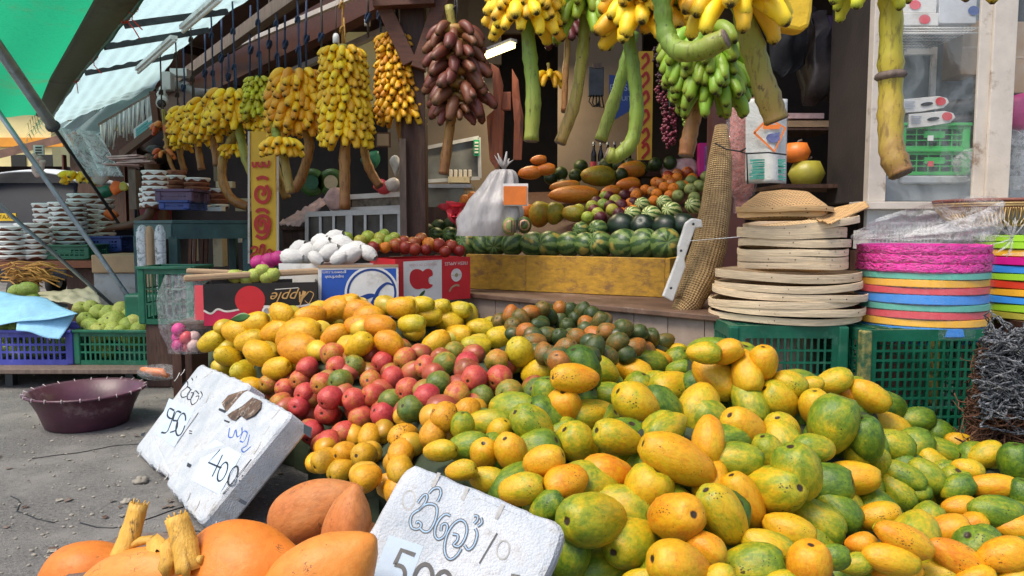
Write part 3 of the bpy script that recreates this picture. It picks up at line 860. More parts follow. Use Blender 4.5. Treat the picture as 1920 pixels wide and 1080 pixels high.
mb.build('sheet', M['tarp'], gt)
mb = MB()
def hem(u, v):
 p = tarp(u, .85 + .15 * v)
 p.z -= .02 * math.sin(PI * v) + .012 * math.sin(u * 40) * math.sin(PI * v)
 return p
mb.grid(hem, 60, 10)
mb.build('hem', M['tarp_grey'], gt, solid=.004)
mb = MB()
mb.tube([poly_eval(TR, i / 30) + V((.0, 0, .01 * math.sin(i * 2.1))) for i in range(31)], .017, 8)
mb.build('edge_rope', M['crate_green'], gt)
mb = MB()
for i in (11, 12, 17, 21):
 p = poly_eval(TR, i / 30)
 mb.tube([p + V((.03 * math.cos(a), .03 * math.sin(a), .02 * math.sin(2 * a))) for a in np.linspace(0, 6, 10)], .006, 5)
 mb.tube([p, p + V((U(-.02, .06), 0, -.06)), p + V((U(-.02, .1), .02, -.12))], .004, 5)
mb.build('tie', M['red_pl'], gt)
for (a, b2, r, lab) in (((-70, -8, 4.2), (100, 238, 5.2), .036, 'thick grey steel pole slanting across under the green tarpaulin'),
      ((-12, 197, 5.3), (264, 590, 5.7), .018, 'thin grey pole slanting down before the curd pot stacks to the guava crate'),
      ((-40, 350, 5.0), (178, 543, 5.85), .014, 'thinnest bare metal pole, lowest of the slanting poles')):
 pl = thing('awning_pole', lab, 'pole', at(*b2), 'slanting poles')
 mb = MB()
 A, B = at(*a), at(*b2)
 if r < .03:
  B = A + (B - A) * ((A.z - .137) / (A.z - B.z))
  pl.location = B
 mb.tube([A.lerp(B, i / 6) for i in range(7)], r, 12)
 if r > .03:
  m2 = MB()
  m2.tube([A.lerp(B, .9), B, at(168, 338, 6.3), at(226, 424, 7.35)], .014, 8)
  m2.build('lower_tube', M['steel_dark'], pl)
 mb.build('pipe', M['steel'], pl)
 mb = MB()
 mb.tube([A.lerp(B, .985), A.lerp(B, 1.0)], r * 1.3, 12)
 mb.build('end_cap', M['steel_dark'], pl)
mb = MB()
def drape(u, v):
 a = at(100, 240, 7.2).lerp(at(178, 246, 7.0), v)
 b2 = at(158, 332, 7.2).lerp(at(236, 330, 6.9), v)
 p = a.lerp(b2, u)
 p.y += .06 * math.sin(v * 14 + u * 3) + .03 * math.sin(v * 31)
 return p
mb.grid(drape, 24, 40)
tag(mb.build('plastic_drape', M['film_dense'], solid=.002), 'wrinkled milky plastic drape hanging below the far end of the awning', 'plastic sheet')
mb = MB()
for i in range(70):
 p = atz(U(-60, 560), U(720, 1080), .003)
 a = U(0, 6.3)
 r_ = U(.006, .022)
 q = [p + V((math.cos(a + k * 1.3 + U(-.3, .3)) * r_ * U(.5, 1), math.sin(a + k * 1.3) * r_ * U(.5, 1), U(0, .006))) for k in range(5)]
 mb.add(q, [tuple(range(5))], i % 3)
struct(mb.build('litter', [M['wood_grey'], M['pebble'], M['thatch']]), 'stuff')
mb = MB()
for (x0, y0, n_) in ((60, 860, 9), (150, 980, 7), (20, 930, 6), (300, 1000, 5)):
 p = atz(x0, y0, .002)
 pts = [p.copy()]
 d = V((1, U(-.4, .4), 0))
 for k in range(n_):
  d = (d + V((U(-.5, .5), U(-.7, .7), 0))).normalized()
  pts.append(pts[-1] + d * U(.04, .1))
 mb.tube(pts, .0022, 4, 0, True, True, 1)
struct(mb.build('road_crack', M['tape']), 'stuff')
# ------------------------------------------------------------------ fruit meshes in unit space (stem end +z)
def fruit_mesh(name, mat, prof, n=22, flat=1.0, bend=0.0, lobes=0, lobe=0.0, lump=0.06, seed=0):
 """prof: (z, r) pairs from blossom end -1 to stem end +1"""
 mb = MB()
 zs = [p[0] for p in prof]
 rs = [p[1] for p in prof]
 K = 15
 pr = []
 for i in range(K):
  z = -math.cos(PI * i / (K - 1))
  r = float(np.interp(z, zs, rs)) if not isinstance(prof[0][1], str) else 0
  pr.append((max(r, 0.004), z))
 def fn(p, a, t):
  k = 1 + lobe * math.cos(lobes * a) * math.sin(PI * t) if lobes else 1
  q = V((p.x * k, p.y * k * flat, p.z))
  nz = mnoise.noise(V((q.x * 1.4 + seed * 7.3, q.y * 1.4, q.z * 1.4)))
  q *= 1 + lump * nz
  q.x += bend * (p.z * p.z - .4)
  if p.z > .6:
   q.z -= .14 * math.exp(-(p.x * p.x + p.y * p.y) / .03)
  q += p * .03 * mnoise.noise(V((q.x * 4 + seed, q.y * 4, q.z * 4)))
  return q
 mb.lathe(pr, n, (0, 0, 0), None, 0, True, fn, True, True)
 o = mb.build(name, mat, origin=V((0, 0, 0)))
 me = o.data
 bpy.data.objects.remove(o)
 return me
def prof_pear(neck, tip):
 """papaya: broad belly, a neck at the blossom side, rounded scar end"""
 out = []
 for i in range(25):
  z = -1 + 2 * i / 24
  r = math.sqrt(max(0, 1 - z * z))
  k = 1 - neck * (0.5 - 0.5 * z) ** 1.6 * 1.0
  r = r ** 0.92 * k
  if z < -0.75:
   r *= 1 - tip * (-0.75 - z) * 2
  out.append((z, r))
 return out
ME = {}
ME['papaya'] = [fruit_mesh('papaya', M['papaya'], prof_pear(U(.10, .45), U(0, .4)), 24, U(.93, 1), U(-.08, .08), 5, U(.008, .03), .05, s) for s in range(9)]
def prof_oval(k=0.0, pw=0.95):
 return [(-1 + i / 12, (max(0, 1 - (-1 + i / 12) ** 2)) ** (0.5 * pw) * (1 + k * (-1 + i / 12))) for i in range(25)]
def mango_set(name, mat, n=5, flat=(.86, .95), bend=.12):
 return [fruit_mesh(name, mat, prof_oval(U(.0, .16)), 18, U(*flat), U(-bend, bend), 0, 0, .05, 10 + s) for s in range(n)]
ME['mango_yellow'] = mango_set('mango', M['mango_yellow'], 6, bend=.2)
ME['mango_red'] = mango_set('mango', M['mango_red'], 5, (.92, 1), .05)
ME['mango_orange'] = mango_set('mango', M['mango_orange'], 5, (.9, .98), .1)
ME['mango_dark'] = mango_set('mango', M['mango_dark'], 5, (.9, 1), .1)
ME['guava'] = mango_set('guava', M['guava'], 4, (.95, 1), .03)
for k_ in ('orange', 'apple', 'pear', 'avocado', 'pale_fruit', 'passion', 'melon', 'melon_pale', 'melon_dark'):
 ME[k_] = [fruit_mesh(k_, M[k_], prof_oval(.04, .97), 20, 1, 0, 0, 0, .025, s) for s in range(3)]
ME['big_papaya'] = [fruit_mesh('big_papaya', M['big_papaya'], prof_pear(.2, .2), 20, 1, 0, 5, .02, .04, s) for s in range(3)]
def put_fruit(kind, name, c, half_l, half_w, axis, col=(0.5, .3, .5), spin=None):
 """one fruit: its mesh shared with others of its kind, its own place, size, turn and skin"""
 me = random.choice(ME[kind])
 o = bpy.data.objects.new(name, me)
 COL.objects.link(o)
 o.location = c
 o.scale = (half_w, half_w, half_l)
 ax = V(axis).normalized()
 q = ax.to_track_quat('Z', 'Y')
 q = q @ Quaternion((0, 0, 1), spin if spin is not None else U(0, 6.28))
 o.rotation_mode = 'QUATERNION'
 o.rotation_quaternion = q
 o.color = (*col, 1)
 return o
RIGHT = V((1, 0, 0))
UPV = V((0, SP, CP))
def axis_img(ang, f, p):
 """axis from an angle seen in the picture (degrees, 0 = +x, 90 = up) and how far it turns to the viewer (0..1)"""
 a = math.radians(ang)
 tow = (EYE - p).normalized()
 k = math.sqrt(max(0, 1 - f * f))
 return (RIGHT * math.cos(a) + UPV * math.sin(a)) * k + tow * f
DP = np.array([(395, 640, 3.85), (480, 600, 3.75), (650, 570, 3.8), (860, 580, 3.75), (900, 600, 3.75), (1060, 585, 3.85), (1250, 650, 3.45), (1180, 690, 3.0),
               (430, 690, 3.72), (520, 705, 3.4), (470, 735, 3.5), (560, 770, 3.05), (700, 650, 3.2), (640, 760, 2.85), (600, 800, 2.88), (620, 860, 2.5), (700, 900, 2.15), (1000, 690, 2.85), (900, 720, 2.6),
               (850, 800, 2.15), (850, 880, 1.85), (1000, 900, 1.75), (1000, 780, 2.1), (1070, 700, 2.25), (1330, 660, 2.4), (1200, 800, 1.95), (1300, 860, 1.8),
               (1100, 960, 1.6), (1300, 1000, 1.55), (1300, 1080, 1.42), (1500, 1080, 1.5), (1500, 900, 1.8), (1440, 700, 2.4), (1600, 720, 2.6), (1600, 800, 2.1),
               (1700, 780, 2.75), (1800, 830, 2.65), (1700, 880, 2.2), (1850, 890, 2.2), (1850, 960, 1.95), (1910, 860, 2.3), (1850, 1060, 1.65), (1690, 1040, 1.65), (1950, 1080, 1.65),
               (1900, 820, 2.6), (1000, 1080, 1.5), (900, 1000, 1.65)])
def depth(px, py):
 d2 = ((DP[:, 0] - px) * 0.8) ** 2 + (DP[:, 1] - py) ** 2 + 120
 wt = d2 ** -1.6
 return float((wt * DP[:, 2]).sum() / wt.sum())
# ------------------------------------------------------------------ the papaya heap
PAP = """1078 709 88 58 175 3 78|1130 695 55 55 150 2 35|1183 697 72 58 -20 5 62|1230 674 62 42 170 2 70|1265 728 90 72 190 6 50|1275 692 50 36 0 2 12|1195 758 95 75 140 3 55
1310 768 95 80 250 3 40|1103 778 95 60 185 4 42|1057 765 58 66 90 6 80|1025 742 48 58 90 2 22|997 795 82 68 150 3 34|1085 832 75 76 130 4 50|1160 822 95 70 165 3 48|1270 862 150 86 152 1 74
1020 865 78 62 20 2 68|1060 905 80 70 200 4 78|1140 888 94 80 180 3 82|960 852 72 64 110 6 75|907 855 54 56 90 7 72|878 838 80 58 10 2 14|915 795 90 60 0 2 38|935 810 52 46 60 3 56
867 800 42 46 90 2 30|826 845 62 42 0 2 50|865 882 58 40 10 2 55|916 900 72 50 -10 2 45|978 917 86 62 10 2 50|1028 950 66 62 40 1 10
1112 973 112 104 190 8 38|1212 925 84 98 60 4 52|1265 968 100 92 0 9 82|1190 1016 98 96 200 8 43|1135 1062 112 76 190 5 18|1275 1062 122 100 170 4 78|1325 1030 74 62 -40 2 78
1355 965 125 84 120 3 47|1205 1090 76 50 0 2 40|1065 1040 60 84 80 1 12|1375 860 112 68 -10 1 24|1395 940 118 70 120 1 72|1443 917 104 92 0 8 42|1495 885 92 92 100 2 33
1592 895 106 64 -5 2 64|1480 995 92 64 -20 3 62|1532 975 98 72 -30 4 28|1568 955 92 72 -40 4 14|1440 1025 100 62 -20 2 42|1410 1066 122 92 10 3 22|1518 1062 84 84 90 4 88
1645 968 84 56 10 2 68|1560 1045 64 52 0 2 14|1320 662 62 46 0 2 40|1362 660 60 46 20 3 72|1342 708 86 70 -40 5 72|1400 697 74 62 -80 6 68|1432 680 58 54 90 3 76
1405 755 82 66 -60 5 30|1398 810 100 74 130 5 70|1460 750 78 68 140 3 50|1465 812 68 66 100 5 52|1480 720 64 50 -20 2 45|1520 722 46 34 10 2 52|1563 715 70 48 20 1 46
1528 765 58 60 90 3 64|1562 795 106 92 65 1 22|1602 738 92 44 -30 1 82|1630 742 78 54 -35 1 54|1715 787 72 50 0 1 6|1668 800 78 58 -30 2 52|1672 835 80 60 -10 2 24
1622 822 62 72 100 2 8|1610 848 62 52 60 2 38|1752 845 108 52 -10 1 20|1805 835 64 46 -30 1 54|1815 880 52 42 -20 3 48|1692 892 78 52 -20 4 20|1738 892 66 54 -40 4 20
1782 890 66 52 -20 2 18|1682 922 70 52 -50 4 30|1795 915 60 52 30 1 8|1862 912 82 48 0 3 76|1902 868 52 62 90 1 10|1917 930 48 54 90 1 10|1868 960 98 64 -15 1 10
1800 950 62 44 0 2 72|1822 985 58 48 30 2 78|1770 998 90 68 20 4 84|1737 975 70 56 60 2 34|1662 992 46 34 0 2 16|1695 1012 108 58 -25 1 78|1670 1048 102 62 -10 1 62
1682 1074 88 58 10 2 82|1615 1020 50 48 0 2 82|1797 1050 122 62 -30 1 84|1757 1078 92 58 0 4 50|1882 1042 92 70 15 2 76|1907 990 78 58 0 2 72|1843 1012 58 52 30 1 16
1602 1058 62 46 0 2 36|1238 1092 60 40 0 2 30|1345 1085 70 50 20 2 50|1465 1092 70 50 0 2 40|1830 1085 70 50 10 2 74|1905 1085 60 50 0 2 60|1720 925 50 38 0 2 20"""
ROWS = []      # (object, px, py, colour words, family)
WORDS_P = [(0.17, 'deep green'), (0.29, 'green'), (0.40, 'green papaya blotched yellow'), (0.53, 'yellow green'), (0.67, 'golden yellow'), (0.79, 'orange yellow'), (2, 'bright orange')]
PX = []
def papaya(px, py, wp, hp, ang, f, ripe, deep=0.0, fam='papaya'):
 Y = depth(px, py) + deep
 hw = ps(hp, Y) / 2 * 1.10
 hl = max(ps(wp, Y) / 2 * 1.10 / max(math.sqrt(1 - f * f), .66), hw * 1.2)
 Yc = Y + hw * .6
 p = at(px, py, Yc)
 k = Yc / Y
 o = put_fruit('papaya', 'papaya', p, hl * k, hw * k, axis_img(ang, f, p), (ripe, U(.15, .95), R()))
 return o
for ent in PAP.replace('\n', '|').split('|'):
 px, py, wp, hp, ang, f, rp = [float(x) for x in ent.split()]
 o = papaya(px, py, wp, hp, ang + U(-6, 6), f / 10, min(rp / 100 * .9 + .11, .95) + U(-.03, .03))
 ROWS.append((o, px, py, o.color[0] - .07, 'papaya'))
 PX.append((px, py, (wp + hp) / 2))
def inside(poly, x, y):
 c = False
 n = len(poly)
 for i in range(n):
  x1, y1 = poly[i]
  x2, y2 = poly[(i + 1) % n]
  if (y1 > y) != (y2 > y) and x < (x2 - x1) * (y - y1) / (y2 - y1) + x1:
   c = not c
 return c
POLY_P = [(800, 850), (860, 790), (950, 770), (1000, 740), (1045, 700), (1150, 675), (1240, 665), (1290, 655), (1440, 670), (1490, 715), (1600, 720), (1660, 755), (1740, 800), (1830, 850), (1925, 850), (1930, 1090), (1075, 1090), (1070, 985), (960, 925), (870, 878)]
def darts(poly, size, n, have, ratio=0.8, tries=9000, edge=0):
 """points spread through a region, no two nearer than the fruit's size allows"""
 xs = [p[0] for p in poly]; ys = [p[1] for p in poly]
 out = []
 for _ in range(tries):
  if len(out) >= n:
   break
  x, y = U(min(xs), max(xs)), U(min(ys), max(ys))
  if not inside(poly, x, y):
   continue
  s_ = size(x, y)
  ok = True
  for (a, b2, c) in have:
   if (a - x) ** 2 + ((b2 - y) * 1.3) ** 2 < (ratio * (c + s_) / 2) ** 2:
    ok = False
    break
  if ok:
   have.append((x, y, s_))
   out.append((x, y, s_))
 return out
pap_size = lambda x, y: 0.118 * F / depth(x, y)
for (x, y, s_) in darts(POLY_P, lambda x, y: pap_size(x, y) * .8, 26, PX, .80):
 o = papaya(x, y, s_ * 1.15, s_ * .9, U(0, 360), U(.1, .7), random.choice((.25, .35, .45, .5, .55, .65, .75)), .03)
 ROWS.append((o, x, y, o.color[0], 'papaya'))
UND = []
for (x, y, s_) in darts(POLY_P, lambda x, y: pap_size(x, y), 95, UND, .82):
 o = papaya(x, y, s_ * 1.2, s_ * .95, U(0, 360), U(.1, .6), random.choice((.12, .2, .3, .4)), .12)  # lower papayas greener and darker: shade of the gaps put into their skins
 ROWS.append((o, x, y, o.color[0], 'under'))
# ------------------------------------------------------------------ the mango heap
ZONES = []
POLY_Y = [(392, 640), (430, 605), (520, 588), (610, 578), (690, 570), (860, 578), (915, 605), (960, 650), (1000, 668), (1030, 690), (1010, 712), (940, 668), (870, 650), (740, 645), (640, 650), (560, 675), (500, 708), (470, 738), (425, 700)]
POLY_D = [(915, 600), (980, 582), (1080, 576), (1150, 604), (1250, 640), (1256, 662), (1130, 672), (1035, 690), (1000, 664), (955, 634)]
POLY_R = [(498, 722), (555, 684), (640, 655), (740, 652), (870, 655), (940, 673), (1010, 712), (1030, 730), (960, 748), (880, 762), (800, 768), (740, 774), (690, 792), (650, 830), (600, 838), (575, 795), (530, 765)]
POLY_O = [(742, 772), (800, 762), (905, 756), (880, 788), (840, 826), (770, 872), (745, 925), (690, 908), (640, 888), (592, 868), (582, 834), (650, 828), (690, 794)]
top = [(628, 582, 72), (668, 588, 72), (692, 596, 60), (712, 610, 60), (676, 612, 62), (800, 592, 58), (838, 600, 60), (772, 608, 52), (860, 582, 50), (822, 578, 48), (650, 572, 56), (752, 576, 54), (790, 572, 50),
       (562, 630, 88), (560, 655, 78), (520, 622, 62), (470, 640, 60), (445, 622, 58), (488, 662, 66), (520, 690, 58), (478, 606, 56)]
for (x, y, s_) in top:
 pass
def add_mango(kind, x, y, s_, ratio, f, ang, ripe, spots, deep=0.0):
 Y = depth(x, y) + deep
 hw = ps(s_, Y) / 2 * 1.04
 hl = hw * ratio
 p = at(x, y, Y + hw * .6)
 return put_fruit(kind, 'mango', p, hl, hw, axis_img(ang, f, p), (ripe, spots, R()))
HAVE = []
for (x, y, s_) in top:
 HAVE.append((x, y, s_ * .92))
 rp = .45 + .35 * math.exp(-((x - 640) / 130) ** 2) + U(-.12, .12) if x < 760 else U(.05, .45)
 o = add_mango('mango_yellow', x, y, s_ * .76, 1.4, U(0, .4), U(-25, 25), rp, U(.1, .6))
 ROWS.append((o, x, y, o.color[0], 'mango_yellow'))
ysz = lambda x, y: .128 * F / depth(x, y)
for (x, y, s_) in darts(POLY_Y, ysz, 110, HAVE, .80, 16000):
 rp = (.38 if x < 520 else .66 if x < 740 else .36) + U(-.22, .22)
 o = add_mango('mango_yellow', x, y, s_ * .84, U(1.25, 1.5), U(0, .6), U(-50, 50) + random.choice((0, 180)), rp, U(.1, .8))
 ROWS.append((o, x, y, o.color[0], 'mango_yellow'))
rsz = lambda x, y: .093 * F / depth(x, y)
HV = list(HAVE)
for (x, y, s_) in darts(POLY_R, rsz, 150, HV, .78, 20000):
 k = min(max((x - 640) / 340, 0), 1)
 rp = U(.55, .95) if R() > .12 + .5 * k else U(.15, .5)
 o = add_mango('mango_red', x, y, s_ * .98, U(1.03, 1.22), U(.5, .95), U(150, 250), rp, U(.1, .55))
 ROWS.append((o, x, y, o.color[0], 'mango_red'))
osz = lambda x, y: .086 * F / depth(x, y)
HV2 = [h for h in HV] + [h for h in PX]
for (x, y, s_) in darts(POLY_O, osz, 60, HV2, .76, 12000):
 o = add_mango('mango_orange', x, y, s_ * .95, U(1.12, 1.28), U(.4, .9), U(180, 280), U(.3, .75), random.choice((.15, .3, .5, 1.25)))
 ROWS.append((o, x, y, o.color[0], 'mango_orange'))
dsz = lambda x, y: .088 * F / depth(x, y)
HV3 = [h for h in HAVE]
for (x, y, s_) in darts(POLY_D, dsz, 120, HV3, .66, 14000):
 o = add_mango('mango_dark', x, y, s_ * .9, U(1.12, 1.35), U(.1, .8), U(0, 360), random.choice((.2, .3, .4, .55, .65, .8)), U(.1, .6))
 ROWS.append((o, x, y, o.color[0], 'mango_dark'))
print('papayas', sum(r[4] in ('papaya', 'under') for r in ROWS), 'mangoes', sum(r[4].startswith('mango') for r in ROWS))
FAMS = (('mango_yellow', POLY_Y, ysz, .82), ('mango_red', POLY_R, rsz, .95), ('mango_orange', POLY_O, osz, .95), ('mango_dark', POLY_D, dsz, .9))
stf = MB()
mats_s = [M[f_[0]] for f_ in FAMS]
for mi, (kind, poly, sz, kk) in enumerate(FAMS):
 for (x, y, s_) in darts(poly, sz, 130, [], .86, 5000):
  Y = depth(x, y) + .07
  hw = ps(s_, Y) / 2 * kk
  p = at(x, y, Y + hw * .6)
  q = V((U(-1, 1), U(-1, 1), U(-.4, .4))).normalized().to_track_quat('Z', 'Y').to_matrix() @ Matrix.Diagonal((hw, hw, hw * 1.2))
  me = random.choice(ME[kind])
  stf.add([p + q @ v_.co for v_ in me.vertices], [tuple(f_.vertices) for f_ in me.polygons], mi, True)
def plain_skin(name, a, b2):
 return simple(name, a, .4, .5, 6, .1, 40, dirt=b2, dscale=9, damt=.6)
mats_s = [plain_skin('lower_yellow_skins', (.52, .34, .02), (.35, .34, .03)), plain_skin('lower_red_skins', (.36, .07, .035), (.3, .2, .03)), plain_skin('lower_orange_skins', (.58, .28, .015), (.4, .26, .02)), plain_skin('lower_dark_skins', (.04, .07, .02), (.2, .1, .03))]
o = stf.build('lower_mango_layer', mats_s)
struct(o, 'stuff')
ORD = 'first second third fourth fifth sixth seventh eighth ninth tenth eleventh twelfth thirteenth fourteenth fifteenth sixteenth seventeenth eighteenth nineteenth twentieth'.split()
def ordw(i):
 if i < 20:
  return ORD[i]
 return ('twenty-' if i < 29 else 'thirty-') + ORD[(i - 20) % 10] if (i + 1) % 10 else {30: 'thirtieth', 40: 'fortieth'}[i + 1]
def label_rows(items, band, fmt, group, words):
 items = sorted(items, key=lambda r: -r[2])
 y0 = items[0][2]
 rows = {}
 for r in items:
  rows.setdefault(int((y0 - r[2]) // band), []).append(r)
 for ri, key in enumerate(sorted(rows)):
  for ci, r in enumerate(sorted(rows[key], key=lambda q: q[1])):
   col = next(w_ for lim, w_ in words if r[3] < lim)
   tag(r[0], fmt.format(col=col, row=ordw(ri), n=ordw(ci)), 'papaya' if r[4] in ('papaya', 'under') else 'mango', group)
WP = [(0.17, 'deep green'), (0.29, 'green'), (0.40, 'green with yellow patches'), (0.53, 'yellow green'), (0.67, 'golden yellow'), (0.79, 'orange yellow'), (9, 'bright orange')]
label_rows([r for r in ROWS if r[4] == 'papaya'], 62, '{col} papaya, {row} row up the heap, {n} from the coconut side', 'papayas in the big heap', WP)
label_rows([r for r in ROWS if r[4] == 'under'], 62, 'half hidden {col} papaya beneath others, {row} row up, {n} along', 'papayas in the big heap', WP)
WY = [(0.3, 'yellow green'), (0.5, 'lemon yellow'), (.72, 'golden'), (9, 'deep orange')]
label_rows([r for r in ROWS if r[4] == 'mango_yellow'], 30, '{col} long mango, {row} row towards the fruit boxes, {n} from the street side', 'yellow mangoes at the back of the heap', WY)
WR = [(0.3, 'green brown'), (0.52, 'green and red'), (.7, 'blushing red'), (9, 'deep red')]
label_rows([r for r in ROWS if r[4] == 'mango_red'], 28, '{col} round mango, {row} row up the red ones, {n} from the street side', 'red mangoes', WR)
WO = [(0.45, 'yellow'), (0.6, 'golden orange'), (9, 'deep orange')]
label_rows([r for r in ROWS if r[4] == 'mango_orange'], 26, '{col} speckled mango, {row} row behind the front sign, {n} from the coconut side', 'speckled orange mangoes', WO)
WD = [(0.3, 'dark green'), (0.5, 'olive green'), (.7, 'brown orange'), (9, 'rusty orange')]
label_rows([r for r in ROWS if r[4] == 'mango_dark'], 22, '{col} small mango, {row} row towards the tiled step, {n} from the yellow mangoes', 'dark green mangoes by the tiled step', WD)
bed = thing('display_bed', 'dark sloping ground sheet on crates that carries the whole fruit heap', 'display stand', at(1000, 800, 2.2) * 1)
bed.location.z = 0
mb = MB()
OUT = [(392, 655), (440, 622), (640, 592), (900, 600), (1080, 592), (1250, 655), (1330, 668), (1440, 690), (1600, 735), (1740, 800), (1830, 850), (1990, 850), (1990, 1160), (1000, 1160), (880, 960), (740, 935), (600, 880), (575, 800), (470, 745), (425, 705)]
gx, gy = 60, 40
idx = {}
vs, fs = [], []
for i in range(gx + 1):
 for j in range(gy + 1):
  x, y = 390 + (1990 - 390) * i / gx, 590 + (1160 - 590) * j / gy
  Y = depth(x, min(y, 1085))
  p = at(x, y, Y + .14)
  p.z -= .03
  p.z = max(p.z, .03)
  idx[(i, j)] = len(vs)
  vs.append(p)
for i in range(gx):
 for j in range(gy):
  x, y = 390 + (1990 - 390) * (i + .5) / gx, 590 + (1160 - 590) * (j + .5) / gy
  if inside(OUT, x, y):
   fs.append((idx[(i, j)], idx[(i + 1, j)], idx[(i + 1, j + 1)], idx[(i, j + 1)]))
mb.add(vs, fs, 0, True)
from collections import Counter
ec = Counter()
for f_ in fs:
 for a in range(4):
  ec[tuple(sorted((f_[a], f_[(a + 1) % 4])))] += 1
for (a, b2), c in ec.items():
 if c == 1:
  A, B = vs[a], vs[b2]
  mb.add([A, B, V((B.x, B.y, .004)), V((A.x, A.y, .004))], [(0, 1, 2, 3)], 0)
mb.build('ground_sheet', M['display_cloth'], bed)
# ------------------------------------------------------------------ strokes and lettering
def stroke(mb, pts, P, Nn, wpx, lift=.001, mi=0, closed=False, sm=True):
 """a flat marker stroke on a plane, given through points of the picture; wpx = width in pixels there"""
 q = [atpl(x, y, P, Nn) + Nn * lift for x, y in pts]
 if sm and len(q) > 2:
  r_ = []
  k = len(q)
  for i in range(k - (0 if closed else 1)):
   p0, p1, p2, p3 = (q[(i - 1) % k] if closed or i > 0 else q[i]), q[i % k], q[(i + 1) % k], (q[(i + 2) % k] if closed or i + 2 < k else q[(i + 1) % k])
   for t in (0, .25, .5, .75):
    r_.append(.5 * ((2 * p1) + (p2 - p0) * t + (2 * p0 - 5 * p1 + 4 * p2 - p3) * t * t + (3 * p1 - p0 - 3 * p2 + p3) * t ** 3))
  if not closed:
   r_.append(q[-1])
  q = r_
 vs = []
 k = len(q)
 for i in range(k):
  a, b2 = (q[(i - 1) % k], q[(i + 1) % k]) if closed else (q[max(i - 1, 0)], q[min(i + 1, k - 1)])
  t = (b2 - a)
  if t.length < 1e-9:
   t = V((1, 0, 0))
  s_ = t.normalized().cross(Nn) * ps(wpx, q[i].y) / 2
  vs += [q[i] + s_, q[i] - s_]
 fs = [(2 * i, 2 * i + 1, 2 * i + 3, 2 * i + 2) for i in range(k - 1)]
 if closed:
  fs.append((2 * k - 2, 2 * k - 1, 1, 0))
 mb.add(vs, fs, mi)
def text_on(name, body, o0, ux, uy, size, mat, parent, shear=0.0, align='CENTER', lift=.0015):
 cu = bpy.data.curves.new(name, 'FONT')
 cu.body = body
 cu.size = 1.0
 cu.shear = shear
 cu.align_x = align
 cu.align_y = 'CENTER'
 cu.resolution_u = 3
 ob = bpy.data.objects.new(name, cu)
 COL.objects.link(ob)
 dg = bpy.context.evaluated_depsgraph_get()
 me = bpy.data.meshes.new_from_object(ob.evaluated_get(dg))
 bpy.data.objects.remove(ob)
 mb = MB()
 n = ux.cross(uy).normalized()
 mb.add([o0 + ux * (v.co.x * size) + uy * (v.co.y * size) + n * lift for v in me.vertices], [tuple(p.vertices) for p in me.polygons])
 return mb.build(name, mat, parent)
def ell(cx, cy, rx, ry, rot=0, n=14):
 c, s_ = math.cos(math.radians(rot)), math.sin(math.radians(rot))
 return [(cx + rx * math.cos(a) * c - ry * math.sin(a) * s_, cy + rx * math.cos(a) * s_ + ry * math.sin(a) * c) for a in [2 * PI * i / n for i in range(n)]]
def slab(name, A, ux, uy, lu, lv, th, mat, parent, jag=.004):
 """a chipped polystyrene slab; A top corner, ux along the top edge, uy down the face, thickness behind"""
 n = ux.cross(uy)
 n.normalize()
 if n.dot(EYE - A) < 0:
  n = -n
 mb = MB()
 ku, kv = 30, 22
 r_ = .022
 def outline(k):
  pts = []
  for i in range(k):
   t = i / k * 4
   s_, f = int(t), t - int(t)
   pts.append(((f, 0), (1, f), (1 - f, 1), (0, 1 - f))[s_])
  return pts
 K = 96
 ring = outline(K)
 layers = []
 for (inset, dep) in ((.018, 0), (.006, -.004), (0, -.014), (0, -th + .01), (.01, -th)):
  L = []
  for i, (u, v) in enumerate(ring):
   x, y = u * lu, v * lv
   cx, cy = min(max(x, .03), lu - .03), min(max(y, .03), lv - .03)
   dx, dy = x - cx, y - cy
   if dx and dy:
    dl = math.hypot(dx, dy)
    x, y = cx + dx / dl * .03, cy + dy / dl * .03
   x = lu / 2 + (x - lu / 2) * (1 - 2 * inset / lu)
   y = lv / 2 + (y - lv / 2) * (1 - 2 * inset / lv)
   j = jag * mnoise.noise(V((u * 9 + A.x * 5, v * 9, inset * 40)))
   j2 = jag * mnoise.noise(V((u * 23 + 4, v * 23, A.y)))
   L.append(A + ux * (x + j) + uy * (y + j2) + n * (dep + j * .5))
  layers.append(L)
 vs = [p for L in layers for p in L]
 fs = []
 for a in range(len(layers) - 1):
  for i in range(K):
   fs.append((a * K + i, a * K + (i + 1) % K, (a + 1) * K + (i + 1) % K, (a + 1) * K + i))
 fs.append(tuple(range(K))[::-1])
 fs.append(tuple((len(layers) - 1) * K + i for i in range(K)))
 mb.add(vs, fs, 0, False)
 return mb.build(name, mat, parent), n
def notch(mb, P, Nn, x0, y0, x1, y1, w):
 stroke(mb, [(x0, y0), ((x0 + x1) / 2 + 1, (y0 + y1) / 2), (x1, y1)], P, Nn, w, .0012)
M['groove'] = simple('grey_groove', (0.40, 0.39, 0.37), .8, .3, 30, .3)
A = at(765, 862, 1.56)
B = at(1065, 985, 1.43)
C = at(690, 1000, 1.46)
ux = (B - A).normalized()
uy = (C - A)
uy = (uy - ux * uy.dot(ux)).normalized()
s3 = thing('price_sign', 'white polystyrene slab lettered 500 propped before the papayas', 'price sign', A + uy * .33, 'polystyrene price signs')
_, n3 = slab('slab', A, ux, uy, (B - A).length, .40, .055, M['styro'], s3)
P3 = A
z3 = lambda L: [(660 + x / 4.5, 840 + y / 4.5) for x, y in L]
mb = MB()
